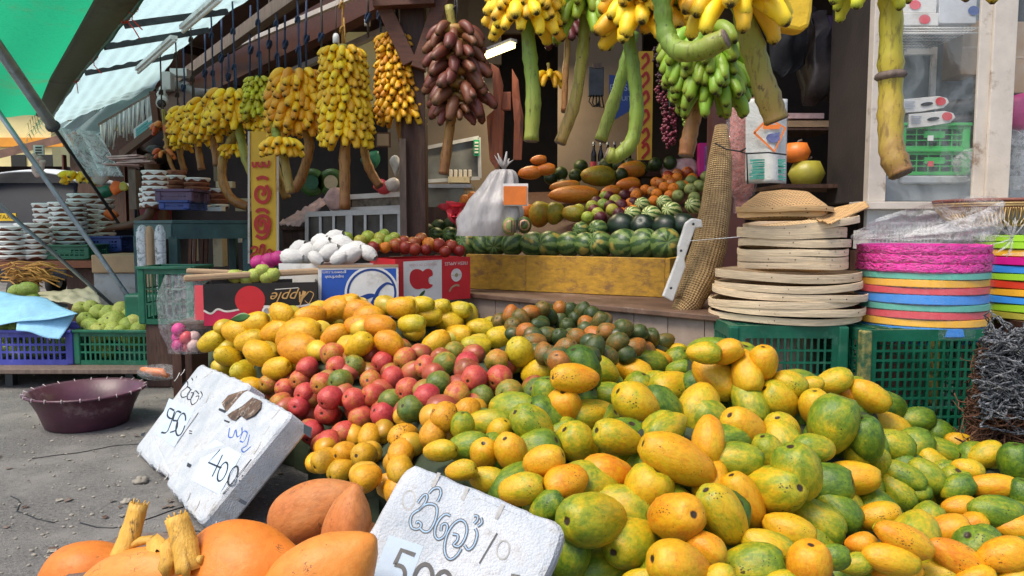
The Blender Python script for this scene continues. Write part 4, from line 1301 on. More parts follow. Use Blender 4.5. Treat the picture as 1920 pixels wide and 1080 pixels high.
G = [[(555, 465), (600, 405), (632, 400), (625, 450), (580, 510), (512, 560), (492, 620), (505, 672), (545, 688), (578, 670), (582, 640), (555, 622), (545, 640)],
     [(575, 680), (610, 708), (652, 700), (692, 640), (716, 560), (714, 500), (680, 475), (620, 480), (560, 530)],
     [(650, 385), (690, 345), (738, 342), (750, 390), (722, 455)],
     [(830, 575), (790, 560), (740, 600), (705, 670), (700, 735), (730, 772), (780, 742), (805, 672), (790, 640), (758, 655), (752, 700)],
     [(850, 728), (892, 738), (888, 780), (858, 818), (900, 832), (945, 782), (970, 700), (955, 632), (910, 610), (850, 652), (800, 740), (780, 850), (800, 922), (840, 940), (890, 902), (922, 850)],
     [(1030, 575), (1060, 578), (1056, 612), (1030, 640)], [(1088, 590), (1096, 630), (1060, 662)], [(1040, 680), (1056, 732), (1030, 820), (982, 860), (950, 822)]]
for g_ in G:
 stroke(mb, z3(g_), P3, n3, 6.6, .0012)
stroke(mb, z3([(1225, 720), (1075, 975)]), P3, n3, 3.2, .0012)
D5 = [[(532, 905), (418, 862), (362, 985), (425, 1005), (448, 1060), (425, 1130), (360, 1150)], ell(600, 1110, 75, 130, 12), ell(760, 1170, 70, 130, 12)]
stroke(mb, z3(D5[0][:3]), P3, n3, 8.5, .0022, 0, False, False)
stroke(mb, z3(D5[0][2:]), P3, n3, 8.0, .0022)
for e in D5[1:]:
 stroke(mb, z3(e), P3, n3, 8.0, .0022, 0, True)
mb.build('lettering', M['ink'], s3)
mb = MB()
for g_ in G:
 stroke(mb, z3(g_), P3, n3, 2.6, .0017)
mb.build('lettering_fill', M['ink_fill'], s3)
mb = MB()
q = [atpl(x, y, P3, n3) + n3 * .0009 for x, y in z3([(315, 735), (605, 830), (470, 1180), (160, 1110)])]
mb.add(q, [(0, 1, 2, 3)])
mb.build('price_paper', M['paper_blue'], s3)
mb = MB()
for (a, b2, c, d) in ((735, 210, 680, 330), (975, 330, 930, 440), (1275, 475, 1215, 600)):
 (x0, y0), (x1, y1) = z3([(a, b2), (c, d)])
 notch(mb, P3, n3, x0, y0, x1, y1, 7)
for cx, cy in ((480, 440), (1275, 860)):
 stroke(mb, z3(ell(cx, cy, 52, 80, 10)), P3, n3, 3, .0008, 0, True)
mb.build('moulded_groove', M['groove'], s3)
mb = MB()
q = [atpl(x, y, P3, n3) + n3 * .0012 for x, y in z3([(1345, 1060), (1420, 1075), (1410, 1130), (1335, 1115)])]
mb.add(q, [(0, 1, 2, 3)])
mb.build('tape', M['tape'], s3)
mb = MB()
mb.beam(A + uy * .1 - n3 * .06 + ux * .18, V((A.x + .16, A.y + .12, 0.0)), .03, .03)
mb.build('prop_stick', M['wood_grey'], s3)
BL, BM, BR = atz(247, 850, .012), atz(331, 921, .012), atz(405, 1004, .012)
uxs = (BR - BL).normalized()
def on_square(px, py, b0_):
 d = ray(px, py)
 return EYE + d * ((b0_ - EYE).dot(uxs) / d.dot(uxs))
tl_, tr_ = on_square(372, 680, BL), on_square(580, 800, BR)
tm = tl_.lerp(tr_, (BM - BL).length / (BR - BL).length)
for (b0, b1, t0, t1, kind) in ((BL, BM, tl_, tm, 950), (BM, BR, tm, tr_, 400)):
 ux = (b1 - b0).normalized()
 uy = (b0 - t0).lerp(b1 - t1, .5)
 lv = uy.length
 uy = (uy - ux * uy.dot(ux)).normalized()
 lab = {950: 'white polystyrene slab lettered 950, scorched at its upper corner, leaning on the yellow mangoes', 400: 'white polystyrene slab lettered 400 with blue writing, leaning on the red mangoes'}[kind]
 sg = thing('price_sign', lab, 'price sign', (b0 + b1) / 2, 'polystyrene price signs')
 A = t0 + ux * .011
 if kind == 400:
  A = A + ux.cross(uy).normalized() * (.045 if ux.cross(uy).dot(EYE - A) > 0 else -.045) + ux * .012
 _, n = slab('slab', A, ux, uy, (b1 - b0).length - .022, lv, .10, M['styro'], sg, .009)
 P = A
 z = lambda L: [(230 + x / 3.086, 660 + y / 3.086) for x, y in L]
 mb, mk, mp, mg, mt = MB(), MB(), MB(), MB(), MB()
 if kind == 950:
  for g_ in ([(345, 192), (372, 170), (376, 200), (340, 232), (344, 262), (376, 252), (392, 215), (372, 200)], [(402, 215), (378, 240), (376, 272), (396, 272), (412, 240), (396, 236)], [(442, 244), (420, 225), (396, 270), (402, 305), (430, 287), (442, 256), (424, 258)], [(452, 228), (462, 250), (446, 276)], [(400, 150), (408, 165)], [(425, 152), (430, 140)]):
   stroke(mb, z(g_), P, n, 2.2, .0012)
  for g_ in ([(300, 340), (272, 328), (260, 368), (285, 386), (302, 345), (262, 458), (225, 466)], [(340, 352), (314, 345), (294, 394), (318, 402), (312, 450), (276, 466)], ell(338, 420, 24, 66, 14)):
   stroke(mb, z(g_), P, n, 3.4, .0022)
  stroke(mb, z([(440, 352), (315, 530)]), P, n, 2.2, .0022)
  for y in (456, 470):
   stroke(mb, z([(386, y), (402, y + 4)]), P, n, 2.2, .0012)
  paper = [(270, 268), (418, 332), (300, 552), (188, 470)]
  gr = [((330, 120), (300, 170)), ((500, 240), (480, 292)), ((105, 570), (88, 608)), ((165, 605), (148, 640)), ((215, 650), (196, 690)), ((265, 700), (244, 740)), ((470, 150), (520, 110)), ((360, 100), (336, 136))]
  tp = [[(112, 470), (134, 464), (126, 490), (106, 486)], [(560, 325), (600, 340), (592, 352), (556, 338)]]
 else:
  for g_ in ([(620, 440), (614, 490), (638, 492), (655, 450), (664, 492), (690, 470), (690, 438)], [(680, 505), (700, 460), (722, 470), (702, 520), (680, 515)], [(735, 480), (720, 540), (690, 560), (702, 580), (742, 548)]):
   stroke(mk, z(g_), P, n, 2.6, .0012)
  stroke(mb, z([(566, 566), (498, 640), (572, 672)]), P, n, 3.4, .0022, 0, False, False)
  stroke(mb, z([(580, 596), (520, 722)]), P, n, 3.4, .0022)
  for e in (ell(580, 694, 22, 58, 22), ell(640, 716, 21, 58, 22)):
   stroke(mb, z(e), P, n, 3.4, .0022, 0, True)
  stroke(mb, z([(745, 620), (580, 822)]), P, n, 2.2, .0012)
  for x, y in ((695, 716), (678, 745)):
   stroke(mb, z([(x - 4, y), (x + 5, y + 3)]), P, n, 3, .0012)
  paper = [(505, 490), (690, 592), (560, 826), (398, 742)]
  gr = [((800, 520), (760, 590)), ((850, 430), (815, 480)), ((390, 815), (370, 868)), ((445, 860), (420, 918)), ((500, 925), (478, 962)), ((545, 980), (528, 1010)), ((910, 330), (860, 390))]
  tp = [[(378, 640), (402, 654), (392, 672), (372, 662)], [(682, 848), (724, 870), (712, 890), (672, 868)], [(1050, 418), (1098, 440), (1090, 500), (1048, 470)], [(590, 392), (622, 404), (616, 412), (588, 400)]]
 mb.build('lettering', M['ink'], sg)
 if mk.v:
  mk.build('blue_lettering', M['ink_blue'], sg)
 mp.add([atpl(x, y, P, n) + n * .0009 for x, y in z(paper)], [(0, 1, 2, 3)])
 mp.build('price_paper', M['paper_blue'], sg)
 for (a, b2) in gr:
  (x0, y0), (x1, y1) = z([a, b2])
  notch(mg, P, n, x0, y0, x1, y1, 3.2)
 mg.build('moulded_groove', M['groove'], sg)
 for t in tp:
  f = [atpl(x, y, P, n) + n * .0016 for x, y in z(t)]
  mt.add(f, [(0, 1, 2, 3)])
 mt.build('tape', M['tape'], sg)
 if 1:
  mb = MB()
  zz = z([(612, 372), (640, 352), (700, 318), (760, 268), (812, 290), (806, 330), (770, 372), (720, 395), (690, 372), (660, 402), (630, 392)]) if kind == 400 else z([(580, 300), (620, 255), (690, 232), (730, 225), (735, 260), (700, 300), (680, 340), (640, 370), (600, 340)])
  mb.add([atpl(x, y, P, n) + n * .0075 for x, y in zz], [tuple(range(len(zz)))])
  mb.build('scorch_mark', M['scorch'] if 'scorch' in M else M.setdefault('scorch', simple('scorched_foam', (0.09, 0.05, 0.03), .7, .7, 25, .5, 60, dirt=(.35, .3, .25), dscale=30, damt=.4)), sg)
# ------------------------------------------------------------------ king coconuts
def coconut_mesh(seed):
 mb = MB()
 pr = []
 for i in range(22):
  z = -1 + 2 * i / 21
  r = math.sqrt(max(0, 1 - z * z)) ** .95 * (1 - .12 * z)
  if z > .72:
   r = max(r * (1 - (z - .72) * .8), .20 * (1.0 if z < .99 else .5))
  pr.append((max(r, .01), z + (max(0, z - .75) * .6)))
 def fn(p, a, t):
  k = 1 + .07 * math.cos(3 * a + seed) * math.sin(PI * t)
  q = V((p.x * k, p.y * k, p.z))
  return q * (1 + .04 * mnoise.noise(q * 1.2 + V((seed * 5, 0, 0))))
 mb.lathe(pr, 34, (0, 0, 0), None, 0, True, fn, True, True)
 o_ = mb.build('king_coconut', M['coconut'], origin=V((0, 0, 0)))
 me = o_.data
 bpy.data.objects.remove(o_)
 return me
CM = [coconut_mesh(s) for s in range(3)]
CN = [  # px, py, Y, half length, half width, angle, toward viewer, label, stalk path
 (168, 1092, 1.62, .105, .095, 20, .2, 'pale orange king coconut, nearest the road, half behind another', None),
 (255, 1100, 1.42, .135, .072, 20, .3, 'long yellow orange king coconut with two cut stalks at its crown', None),
 (452, 1082, 1.42, .125, .105, 12, .25, 'big orange king coconut with its pointed end resting by the polystyrene signs', None),
 (600, 1098, 1.30, .118, .085, 42, .1, 'smooth orange king coconut touching the side of the 500 sign', None),
 (588, 955, 1.66, .110, .064, 22, .1, 'dull brown orange king coconut behind the others under the speckled mangoes', None),
 (652, 992, 1.50, .085, .050, 80, .1, 'slim upright king coconut wedged between the 500 sign and a dull one', None),
 (350, 1150, 1.45, .13, .10, 10, .2, 'orange king coconut low between its neighbours at the front', None),
 (560, 1150, 1.40, .13, .10, 140, .2, 'orange king coconut beneath the one touching the sign', None),
 (700, 1090, 1.52, .12, .09, 100, .2, 'shaded king coconut behind the 500 sign', None)]
for i, (px, py, Y, hl, hw, an, f, lab, _) in enumerate(CN):
 p = at(px, py, Y)
 me_ = CM[i % 3]
 if i in (4, 5, 8):
  me_ = me_.copy()
  me_.materials[0] = M['coconut_dull']
 o = bpy.data.objects.new('king_coconut', me_)
 COL.objects.link(o)
 o.location = p
 o.scale = (hw, hw, hl)
 o.rotation_mode = 'QUATERNION'
 o.rotation_quaternion = axis_img(an, f, p).to_track_quat('Z', 'Y')
 o.color = (U(.3, .7) if i not in (1, ) else .2, U(.05, .3), R(), 1)
 tag(o, lab, 'king coconut', 'king coconuts')
 if i == 1:
  inv = (Matrix.Translation(o.location) @ o.rotation_quaternion.to_matrix().to_4x4() @ Matrix.Diagonal((*o.scale, 1))).inverted()
  for (pa_, pb_, rr, nm) in (((232, 1030, 1.44), (262, 945, 1.47), .0215, 'stalk'), ((352, 1050, 1.36), (332, 968, 1.39), .0225, 'stalk'), ((345, 1055, 1.36), (380, 1048, 1.36), .010, 'stub'), ((250, 1020, 1.44), (288, 1010, 1.44), .010, 'stub')):
   mb = MB()
   a, b2 = at(*pa_), at(*pb_)
   d = b2 - a
   n1 = d.orthogonal().normalized()
   pts = [a + d * t + n1 * (.002 * math.sin(t * 4)) for t in np.linspace(-.25, 1, 9)]
   rs = [rr * (1.10 - .12 * t) * (1.08 if k == 4 else 1) for k, t in enumerate(np.linspace(0, 1, 9))]
   mb.tube(pts, rs, 12, 0, True, True, .8)
   if nm == 'stalk':
    for k in range(9):
     an_ = k * .7
     e = (n1 * math.cos(an_) + n1.cross(d.normalized()) * math.sin(an_)) * rr * .8
     mb.tube([b2 + e * .8 - d * .04, b2 + e + d * U(.01, .09)], [.003, .001], 5)
   so = mb.build(nm, M['coco_stalk'] if 'coco_stalk' in M else M.setdefault('coco_stalk', simple('yellow_coconut_stalk', (.62, .34, .05), .55, .25, 9, .4, 60, grain=(3, 3, .5), dirt=(.07, .03, .015), dscale=14, damt=.25)), None, origin=V((0, 0, 0)))
   so.parent = o
   so.matrix_parent_inverse = inv
  for k in range(3):
   mb = MB()
   c0 = at(300 + 22 * k, 1040 + 6 * k, 1.40 - .02 * k)
   mb.lathe([(.002, -.012), (.03, -.004), (.034, .006), (.006, .012)], 10, c0, euler(.9 + .3 * k, .4 * k, k), 0, True, lambda p, a, t: p * (1 + .25 * math.cos(3 * a)))
   so = mb.build('calyx', M['coco_stalk'], None, origin=V((0, 0, 0)))
   so.parent = o
   so.matrix_parent_inverse = inv
bx = thing('wooden_box', 'low rough wooden box beneath the heap of king coconuts', 'box', V((-.45, 1.45, 0)))
for k in range(5):
 mb = MB()
 mb.box((-.45, 1.18 + .13 * k, .30), (1.0, .12, .018))
 mb.build('top_board', M['wood_grey'], bx)
for (x, y) in ((-.92, 1.14), (.02, 1.14), (-.92, 1.74), (.02, 1.74)):
 mb = MB()
 mb.box((x, y, .145), (.05, .05, .289))
 mb.build('leg', M['wood_grey'], bx)
# ------------------------------------------------------------------ purple basin
b0 = atz(140, 806, 0)
mb = MB()
prof = [(.001, .012), (.20, .012), (.212, .02), (.245, .10), (.295, .185), (.318, .192), (.325, .186), (.322, .180), (.300, .176), (.255, .095), (.222, .008), (.21, .0), (.001, .0)]
prof = [(r_ * .9, z_) for r_, z_ in prof]
mb.lathe(prof[::-1], 56, b0 + V((0, .12, 0)))
bs = mb.build('basin', M['basin'])
tag(bs, 'wide shallow maroon plastic basin standing on the road', 'basin')
mb = MB()
c = b0 + V((0, .12, .19))
for k in range(22):
 a = 2 * PI * k / 22
 r_ = V((math.cos(a), math.sin(a), 0))
 mb.tube([c + r_ * .295 + V((0, 0, -.012)), c + r_ * .292 + V((0, 0, .006)), c + r_ * .274 + V((0, 0, -.004)), c + r_ * .257 + V((0, 0, -.03))], .0028, 5)
mb.build('rim_lacing', simple('pale_nylon_lacing', (.45, .38, .38), .5, .2, 20, .1), bs)
bs.children[0].location -= V((0, 0, 0))
# ------------------------------------------------------------------ crates
def lattice(mb, O, ux, uy, w, h, nx, ny, bar, th, n, border=.03, holes=None, mi=0):
 """a moulded panel: border, then a lattice of bars (O lower corner, n outward)"""
 M3 = Matrix((ux, uy, n)).transposed()
 def rect(x0, y0, x1, y1, t=th):
  c = O + ux * (x0 + x1) / 2 + uy * (y0 + y1) / 2
  mb.box(c, (x1 - x0, y1 - y0, t), M3, mi)
 rect(0, 0, w, border); rect(0, h - border, w, h)
 rect(0, border, border, h - border); rect(w - border, border, w, h - border)
 iw, ih = w - 2 * border, h - 2 * border
 for i in range(1, nx):
  x = border + iw * i / nx
  rect(x - bar / 2, border, x + bar / 2, h - border, th * .9)
 for j in range(1, ny):
  y = border + ih * j / ny
  rect(border, y - bar / 2, w - border, y + bar / 2, th * .8)
def crate(label, loc, rotz, w, d, h, mat, nx, ny, group=None, bar=.008, border=.035, post=None, flip=False, cat='crate', handle=False):
 r = thing('plastic_crate', label, cat, loc, group)
 X, Yv, Z = V((1, 0, 0)), V((0, 1, 0)), V((0, 0, 1))
 o0 = V(loc)
 for (O, ux, n, ww, nn) in ((V((-w / 2, -d / 2, 0)), X, -Yv, w, nx), (V((w / 2, d / 2, 0)), -X, Yv, w, nx), (V((-w / 2, d / 2, 0)), -Yv, -X, d, max(3, int(nx * d / w))), (V((w / 2, -d / 2, 0)), Yv, X, d, max(3, int(nx * d / w)))):
  mb = MB()
  lattice(mb, o0 + O + ux * .006, ux, Z, ww - .012, h, nn, ny, bar, .007, n, border)
  if handle:
   mb.box(o0 + O + ux * ww / 2 + Z * h * .62, (ww * .3 if abs(ux.x) else .012, .012 if abs(ux.x) else ww * .3, h * .28))
  mb.build('side_panel', mat, r)
 mb = MB()
 zz = h - .006 if flip else .006
 lattice(mb, o0 + V((-w / 2 + .008, -d / 2 + .008, zz)), X, Yv, w - .016, d - .016, 9, 7, .012, .008, Z, .03)
 mb.build('bottom_panel', mat, r)
 mb = MB()
 zr = -.002 if flip else h
 for (a, b2) in (((-1, -1), (1, -1)), ((1, -1), (1, 1)), ((1, 1), (-1, 1)), ((-1, 1), (-1, -1))):
  A = o0 + V((a[0] * (w / 2 + .008), a[1] * (d / 2 + .008), zr + .006))
  B = o0 + V((b2[0] * (w / 2 + .008), b2[1] * (d / 2 + .008), zr + .006))
  mb.beam(A, B, .026, .018)
 mb.build('rim', mat, r, bevel=.003)
 for sx in (-1, 1):
  for sy in (-1, 1):
   mb = MB()
   mb.box(o0 + V((sx * (w / 2 - .012), sy * (d / 2 - .012), h / 2)), (.045, .045, h - .004))
   mb.build('corner_post', post or mat, r, bevel=.008)
 r.rotation_euler = (0, 0, rotz)
 return r
ca = at(1462, 612, 3.22)
crate('dark green plastic crate upside down beneath the bamboo tray stack', (ca.x + .05, 3.42, .13), -.02, .50, .36, ca.z - .13, M['crate_green'], 13, 7, 'green crates under the basket stacks', .009, .055, None, True)
cb = at(1702, 618, 3.2)
crate('scuffed green plastic crate with yellowed corner, upside down beneath the colourful basket stack', (cb.x + .085, 3.40, .13), .05, .58, .40, cb.z - .13, M['crate_green'], 14, 9, 'green crates under the basket stacks', .010, .05, M['crate_worn'], True)
crate('low green crate on the ground under the scuffed upside down crate', (cb.x + .11, 3.38, .004), .05, .66, .44, .115, M['crate_green'], 12, 2, 'green crates under the basket stacks')
crate('low green crate on the ground under the bamboo tray crate', (ca.x + .05, 3.44, .004), -.02, .56, .38, .115, M['crate_green'], 12, 2, 'green crates under the basket stacks')
# ------------------------------------------------------------------ street side fruit table
tz = atz(150, 686, .135)
tb = thing('low_table', 'low dark street side table carrying the guava crates', 'table', (at(100, 690, 5.1).x, 5.3, 0))
mb = MB()
a, b2 = at(-260, 690, 4.82), at(312, 690, 4.82)
mb.box(((a.x + b2.x) / 2, 5.5, .118), (b2.x - a.x, 1.5, .03))
mb.build('table_top', M['wood_grey'], tb, bevel=.004)
for px, y in ((245, 4.9), (190, 6.1), (20, 4.9), (-180, 4.9)):
 p = at(px, 690, y)
 mb = MB()
 mb.box((p.x, y, .051), (.05, .05, .102))
 mb.build('leg', M['steel_dark'], tb)
gz = .134
g1 = at(226, 680, 4.9)
crate('dark green crate heaped with pale guavas on the low street side table', (g1.x, 5.12, gz), -.03, .60, .42, .22, M['crate_green'], 16, 3, 'crates on the low table', .012, .03)
g2 = at(46, 684, 4.9)
crate('blue violet crate of green mangoes under torn blue card', (g2.x, 5.12, gz), 0, .63, .42, .22, M['crate_blue'], 14, 3, 'crates on the low table', .014, .035)
GU = [(160, 600, 30), (184, 588, 34), (215, 606, 46), (228, 585, 38), (255, 606, 42), (196, 612, 36), (240, 612, 36), (178, 617, 36), (262, 618, 32), (185, 624, 36), (212, 622, 36), (272, 606, 30), (205, 590, 34), (245, 590, 30), (168, 610, 30), (150, 580, 28), (170, 577, 28), (225, 624, 30)]
GW = ['at its street edge', 'topmost', 'largest, at the front', 'near the top', 'facing the road', 'half hidden']
for i, (px, py, s_) in enumerate(GU):
 Y = 4.98 + (625 - py) * .006
 hw = ps(s_, Y) / 2
 p = at(px, py, Y)
 o = put_fruit('guava', 'guava', p, hw * U(1.0, 1.15), hw, V((U(-1, 1), U(-1, 0), U(-.5, 1))), (U(.3, .8), U(.1, .6), R()))
 tag(o, f"{('pale yellow green', 'dull green', 'lumpy green')[i % 3]} guava, {ordw(i)} along the heap in the green crate", 'guava', 'guavas in the green crate')
for i in range(14):      # lower ones that carry the heap
 p = V((g1.x + U(-.24, .24), 5.12 + U(-.15, .15), gz + U(.06, .2)))
 o = put_fruit('guava', 'guava', p, .06, .055, V((U(-1, 1), U(-1, 0), U(-.5, 1))), (U(.2, .6), U(.1, .5), R()))
 tag(o, 'dull green guava seen through the slots of the green crate', 'guava', 'guavas low in the green crate')
for i, (px, py, s_) in enumerate([(14, 606, 40), (40, 610, 44), (18, 628, 36), (45, 655, 40), (80, 654, 36), (12, 655, 34), (66, 628, 34), (110, 650, 34), (52, 543, 30), (30, 546, 26), (60, 560, 26)]):
 Y = 5.05 if py > 580 else 5.7
 p = at(px, py, Y)
 hw = ps(s_, Y) / 2
 o = put_fruit('guava', 'green_mango', p, hw * 1.3, hw, V((U(-1, 1), U(-.6, 0), U(-.2, .2))), (U(0, .2), .3, R()))
 tag(o, f"{'green mango in the blue violet crate' if py > 580 else 'green mango on sacking behind the torn blue card'}, {ordw(i)} from the street edge", 'mango', 'green mangoes on the street side table')
for (quad, Y0, Y1, lab) in (([(-20, 545), (88, 560), (146, 590), (-20, 612)], 5.3, 4.86, 'torn pale blue card lying over the blue violet crate'),
       ([(36, 572), (142, 588), (112, 638), (30, 618)], 4.95, 4.84, 'smaller torn blue card flap hanging down the front of the blue violet crate')):
 mb = MB()
 q = [at(quad[0][0], quad[0][1], Y0), at(quad[1][0], quad[1][1], Y0), at(quad[2][0], quad[2][1], Y1), at(quad[3][0], quad[3][1], Y1)]
 mb.grid(lambda u, v: q[0].lerp(q[1], u).lerp(q[3].lerp(q[2], u), v) + V((0, 0, .006 * math.sin(u * 9 + v * 5))), 20, 14)
 tag(mb.build('blue_card', M['blue_paper'], solid=.004), lab, 'card')
mb = MB()
q = [at(60, 548, 6.0), at(178, 540, 6.0), at(190, 570, 5.35), at(70, 565, 5.4)]
mb.grid(lambda u, v: q[0].lerp(q[1], u).lerp(q[3].lerp(q[2], u), v) + V((0, 0, .03 * mnoise.noise(V((u * 6, v * 6, 1))))), 24, 16)
tag(mb.build('sacking', M['cream_paint'], solid=.006), 'crumpled pale sacking behind the guava crate', 'cloth')
bg_ = thing('plastic_bag', 'clear bag with orange red fruit dangling under the corner of the green guava crate', 'bag', at(300, 700, 4.4))
mb = MB()
c = at(300, 698, 4.4)
mb.ball(c, .09, 18, sq=(1.5, .8, .55))
mb.build('bag_film', M['film'], bg_)
mb = MB()
for k in range(3):
 mb.tube([c + V((-.11 + .03 * k, -.02 * k, .02)), c + V((-.02 + .02 * k, -.02, .005)), c + V((.06, -.02 * k, -.02))], [.012, .026, .008], 8)
mb.build('red_fruit', M['orange_pl'], bg_)
# ------------------------------------------------------------------ printed fruit boxes on a trestle
ts = thing('trestle_table', 'dark trestle table behind the mango heap that carries the printed boxes', 'table', (at(620, 560, 4.3).x, 4.35, 0))
mb = MB()
a, b2 = at(330, 600, 4.2), at(890, 600, 4.2)
mb.box(((a.x + b2.x) / 2, 4.45, .50), (b2.x - a.x, .70, .03))
mb.build('table_top', M['wood_dark'], ts)
for px in (350, 620, 870):
 p = at(px, 600, 4.3)
 for y in (4.18, 4.72):
  mb = MB()
  mb.box((p.x, y, .2425), (.05, .05, .484))
  mb.build('leg', M['wood_dark'], ts)
def frame_of(px0, px1, pyt, pyb, Y0, Y1):
 """front face of a box from its two lower front corners at depths Y0, Y1"""
 A = at(px0, pyb[0], Y0)
 B = at(px1, pyb[1], Y1)
 hgt = at(px0, pyt, Y0).z - A.z
 B.z = A.z
 ux = (B - A)
 w = ux.length
 ux.normalize()
 n = V((ux.y, -ux.x, 0))
 if n.y > 0:
  n = -n
 return A, ux, V((0, 0, 1)), n, w, hgt
def open_box(name, label, fr, depth_, mats, cat='box'):
 """mats: front, side, rim"""
 A, ux, uz, n, w, h = fr
 r = thing(name, label, cat, A + ux * w / 2 - n * depth_ / 2)
 th = .006
 for (nm, O, d, L, m_) in (('front_panel', A, ux, w, mats[0]), ('back_panel', A - n * (depth_ - th), ux, w, mats[1])):
  mb = MB()
  mb.hexa([O, O + d * L, O + d * L - n * th, O - n * th], [p + uz * h for p in (O, O + d * L, O + d * L - n * th, O - n * th)])
  mb.build(nm, m_, r)
 for O in (A - n * th, A + ux * (w - th) - n * th):
  mb = MB()
  q = [O, O + ux * th, O + ux * th - n * (depth_ - 2 * th), O - n * (depth_ - 2 * th)]
  mb.hexa(q, [p + uz * h for p in q])
  mb.build('side_panel', mats[1], r)
 mb = MB()
 q = [A - n * th + ux * th, A + ux * (w - th) - n * th, A + ux * (w - th) - n * (depth_ - th), A + ux * th - n * (depth_ - th)]
 mb.hexa(q, [p + uz * th for p in q])
 mb.build('bottom_panel', mats[2], r)
 return r
def flat_on(name, fr, pts, mat, parent, lift=.0012, sm=False):
 """a printed shape on a box front, points in fractions of the face (0,0 = top left)"""
 A, ux, uz, n, w, h = fr
 mb = MB()
 q = [A + ux * (x * w) + uz * ((1 - y) * h) + n * lift for x, y in pts]
 mb.add(q, [tuple(range(len(q)))])
 return mb.build(name, mat, parent)
def ring_on(mb, fr, cx, cy, r0, r1, lift, a0=0, a1=2 * PI, k=40):
 A, ux, uz, n, w, h = fr
 vs = []
 for i in range(k + 1):
  a = a0 + (a1 - a0) * i / k
  for r in (r0, r1):
   vs.append(A + ux * (cx * w + r * math.cos(a)) + uz * ((1 - cy) * h + r * math.sin(a)) + n * lift)
 mb.add(vs, [(2 * i, 2 * i + 1, 2 * i + 3, 2 * i + 2) for i in range(k)])
def curve_on(mb, fr, pts, wd, lift):
 A, ux, uz, n, w, h = fr
 q = [A + ux * (x * w) + uz * ((1 - y) * h) + n * lift for x, y in pts]
 vs = []
 for i in range(len(q)):
  t = (q[min(i + 1, len(q) - 1)] - q[max(i - 1, 0)]).normalized()
  s_ = t.cross(n) * (wd if not isinstance(wd, (list, tuple)) else wd[i]) / 2
  vs += [q[i] + s_, q[i] - s_]
 mb.add(vs, [(2 * i, 2 * i + 1, 2 * i + 3, 2 * i + 2) for i in range(len(q) - 1)])
def sm_pts(P, k=6):
 out = []
 n = len(P)
 P = [V((x, y, 0)) for x, y in P]
 for i in range(n - 1):
  p0, p1, p2, p3 = P[max(i - 1, 0)], P[i], P[i + 1], P[min(i + 2, n - 1)]
  for j in range(k):
   t = j / k
   q = .5 * ((2 * p1) + (p2 - p0) * t + (2 * p0 - 5 * p1 + 4 * p2 - p3) * t * t + (3 * p1 - p0 - 3 * p2 + p3) * t ** 3)
   out.append((q.x, q.y))
 out.append((P[-1].x, P[-1].y))
 return out
fb = frame_of(598, 748, 500, (598, 590), 4.08, 4.18)
bb = open_box('fruit_box', 'blue and white printed box of foam wrapped pears, white ring emblem, turned upside down', fb, .34, (M['box_white'], M['box_white'], M['cardboard']))
A, ux, uz, n, w, h = fb
flat_on('blue_panel', fb, [(.045, .07), (.97, .05), (.97, .985), (.03, .985)], M['box_blue'], bb)
mb = MB()
ring_on(mb, fb, .66, .52, .0, .148, .002)
mb.build('emblem_disc', M['box_white'], bb)
mb = MB()
ring_on(mb, fb, .66, .52, .124, .136, .003)
curve_on(mb, fb, sm_pts([(.40, .80), (.50, .66), (.62, .58), (.70, .57)]), [.012 + .018 * math.sin(PI * i / 18) for i in range(19)], .003)
curve_on(mb, fb, sm_pts([(.46, .98), (.62, .84), (.69, .66), (.75, .46), (.85, .34), (.93, .38)]), [.034 - .026 * (i / 30) for i in range(31)], .0032)
curve_on(mb, fb, sm_pts([(.52, .86), (.60, .78), (.66, .72)]), .008, .0033)
mb.build('emblem_ring', M['box_navy'], bb)
for k, t_ in enumerate(('superfresh', 'growers.com')):
 text_on('printed_text', t_, A + ux * (.20 * w) + uz * ((.80 + .085 * k) * h) + n * .002, -ux, -uz, .024, M['box_white'], bb)
mb = MB()
mb.hexa([A + uz * h * .98 + n * .004, A + ux * w + uz * h * .98 + n * .004, A + ux * w + uz * h * .98 + n * .001, A + uz * h * .98 + n * .001], [p + uz * .014 for p in (A + uz * h * .98 + n * .004, A + ux * w + uz * h * .98 + n * .004, A + ux * w + uz * h * .98 + n * .001, A + uz * h * .98 + n * .001)])
mb.build('rim_fold', M['cardboard'], bb)
fw = frame_of(524, 598, 494, (560, 560), 4.28, 4.24)
wb = open_box('fruit_box', 'plain white box of foam wrapped fruit beside the blue box', fw, .34, (M['box_white'], M['box_white'], M['cardboard']))
A, ux, uz, n, w, h = fw
text_on('printed_text', 'fresh', A + ux * (.3 * w) + uz * (.28 * h) + n * .002, ux, uz, .03, M['box_blue'], wb)
fr_ = frame_of(742, 882, 486, (570, 556), 4.28, 4.62)
rb = open_box('fruit_box', 'red and white printed box of apples bearing a bitten red apple, number 989', fr_, .30, (M['box_red'], M['box_red'], M['cardboard']))
A, ux, uz, n, w, h = fr_
flat_on('white_panel', fr_, [(.10, .06), (.60, .045), (.60, .98), (.10, .985)], M['box_white'], rb)
AP = [(.345, .30), (.30, .245), (.235, .245), (.19, .31), (.175, .43), (.185, .56), (.23, .67), (.29, .70), (.345, .685), (.40, .705), (.45, .68), (.475, .62), (.435, .59), (.42, .52), (.43, .44), (.475, .40), (.47, .30), (.43, .245), (.385, .25)]
flat_on('apple_emblem', fr_, sm_pts(AP + AP[:1], 4)[:-1], M['box_red'], rb, .0025)
flat_on('leaf_emblem', fr_, sm_pts([(.29, .86), (.32, .79), (.37, .73), (.365, .80), (.33, .86), (.29, .86)], 4)[:-1], M['leaf'], rb, .0028)
text_on('printed_number', '989', A + ux * (.18 * w) + uz * (.10 * h) + n * .002, ux, uz, .040, M['box_red'], rb, 0, 'CENTER', .002)
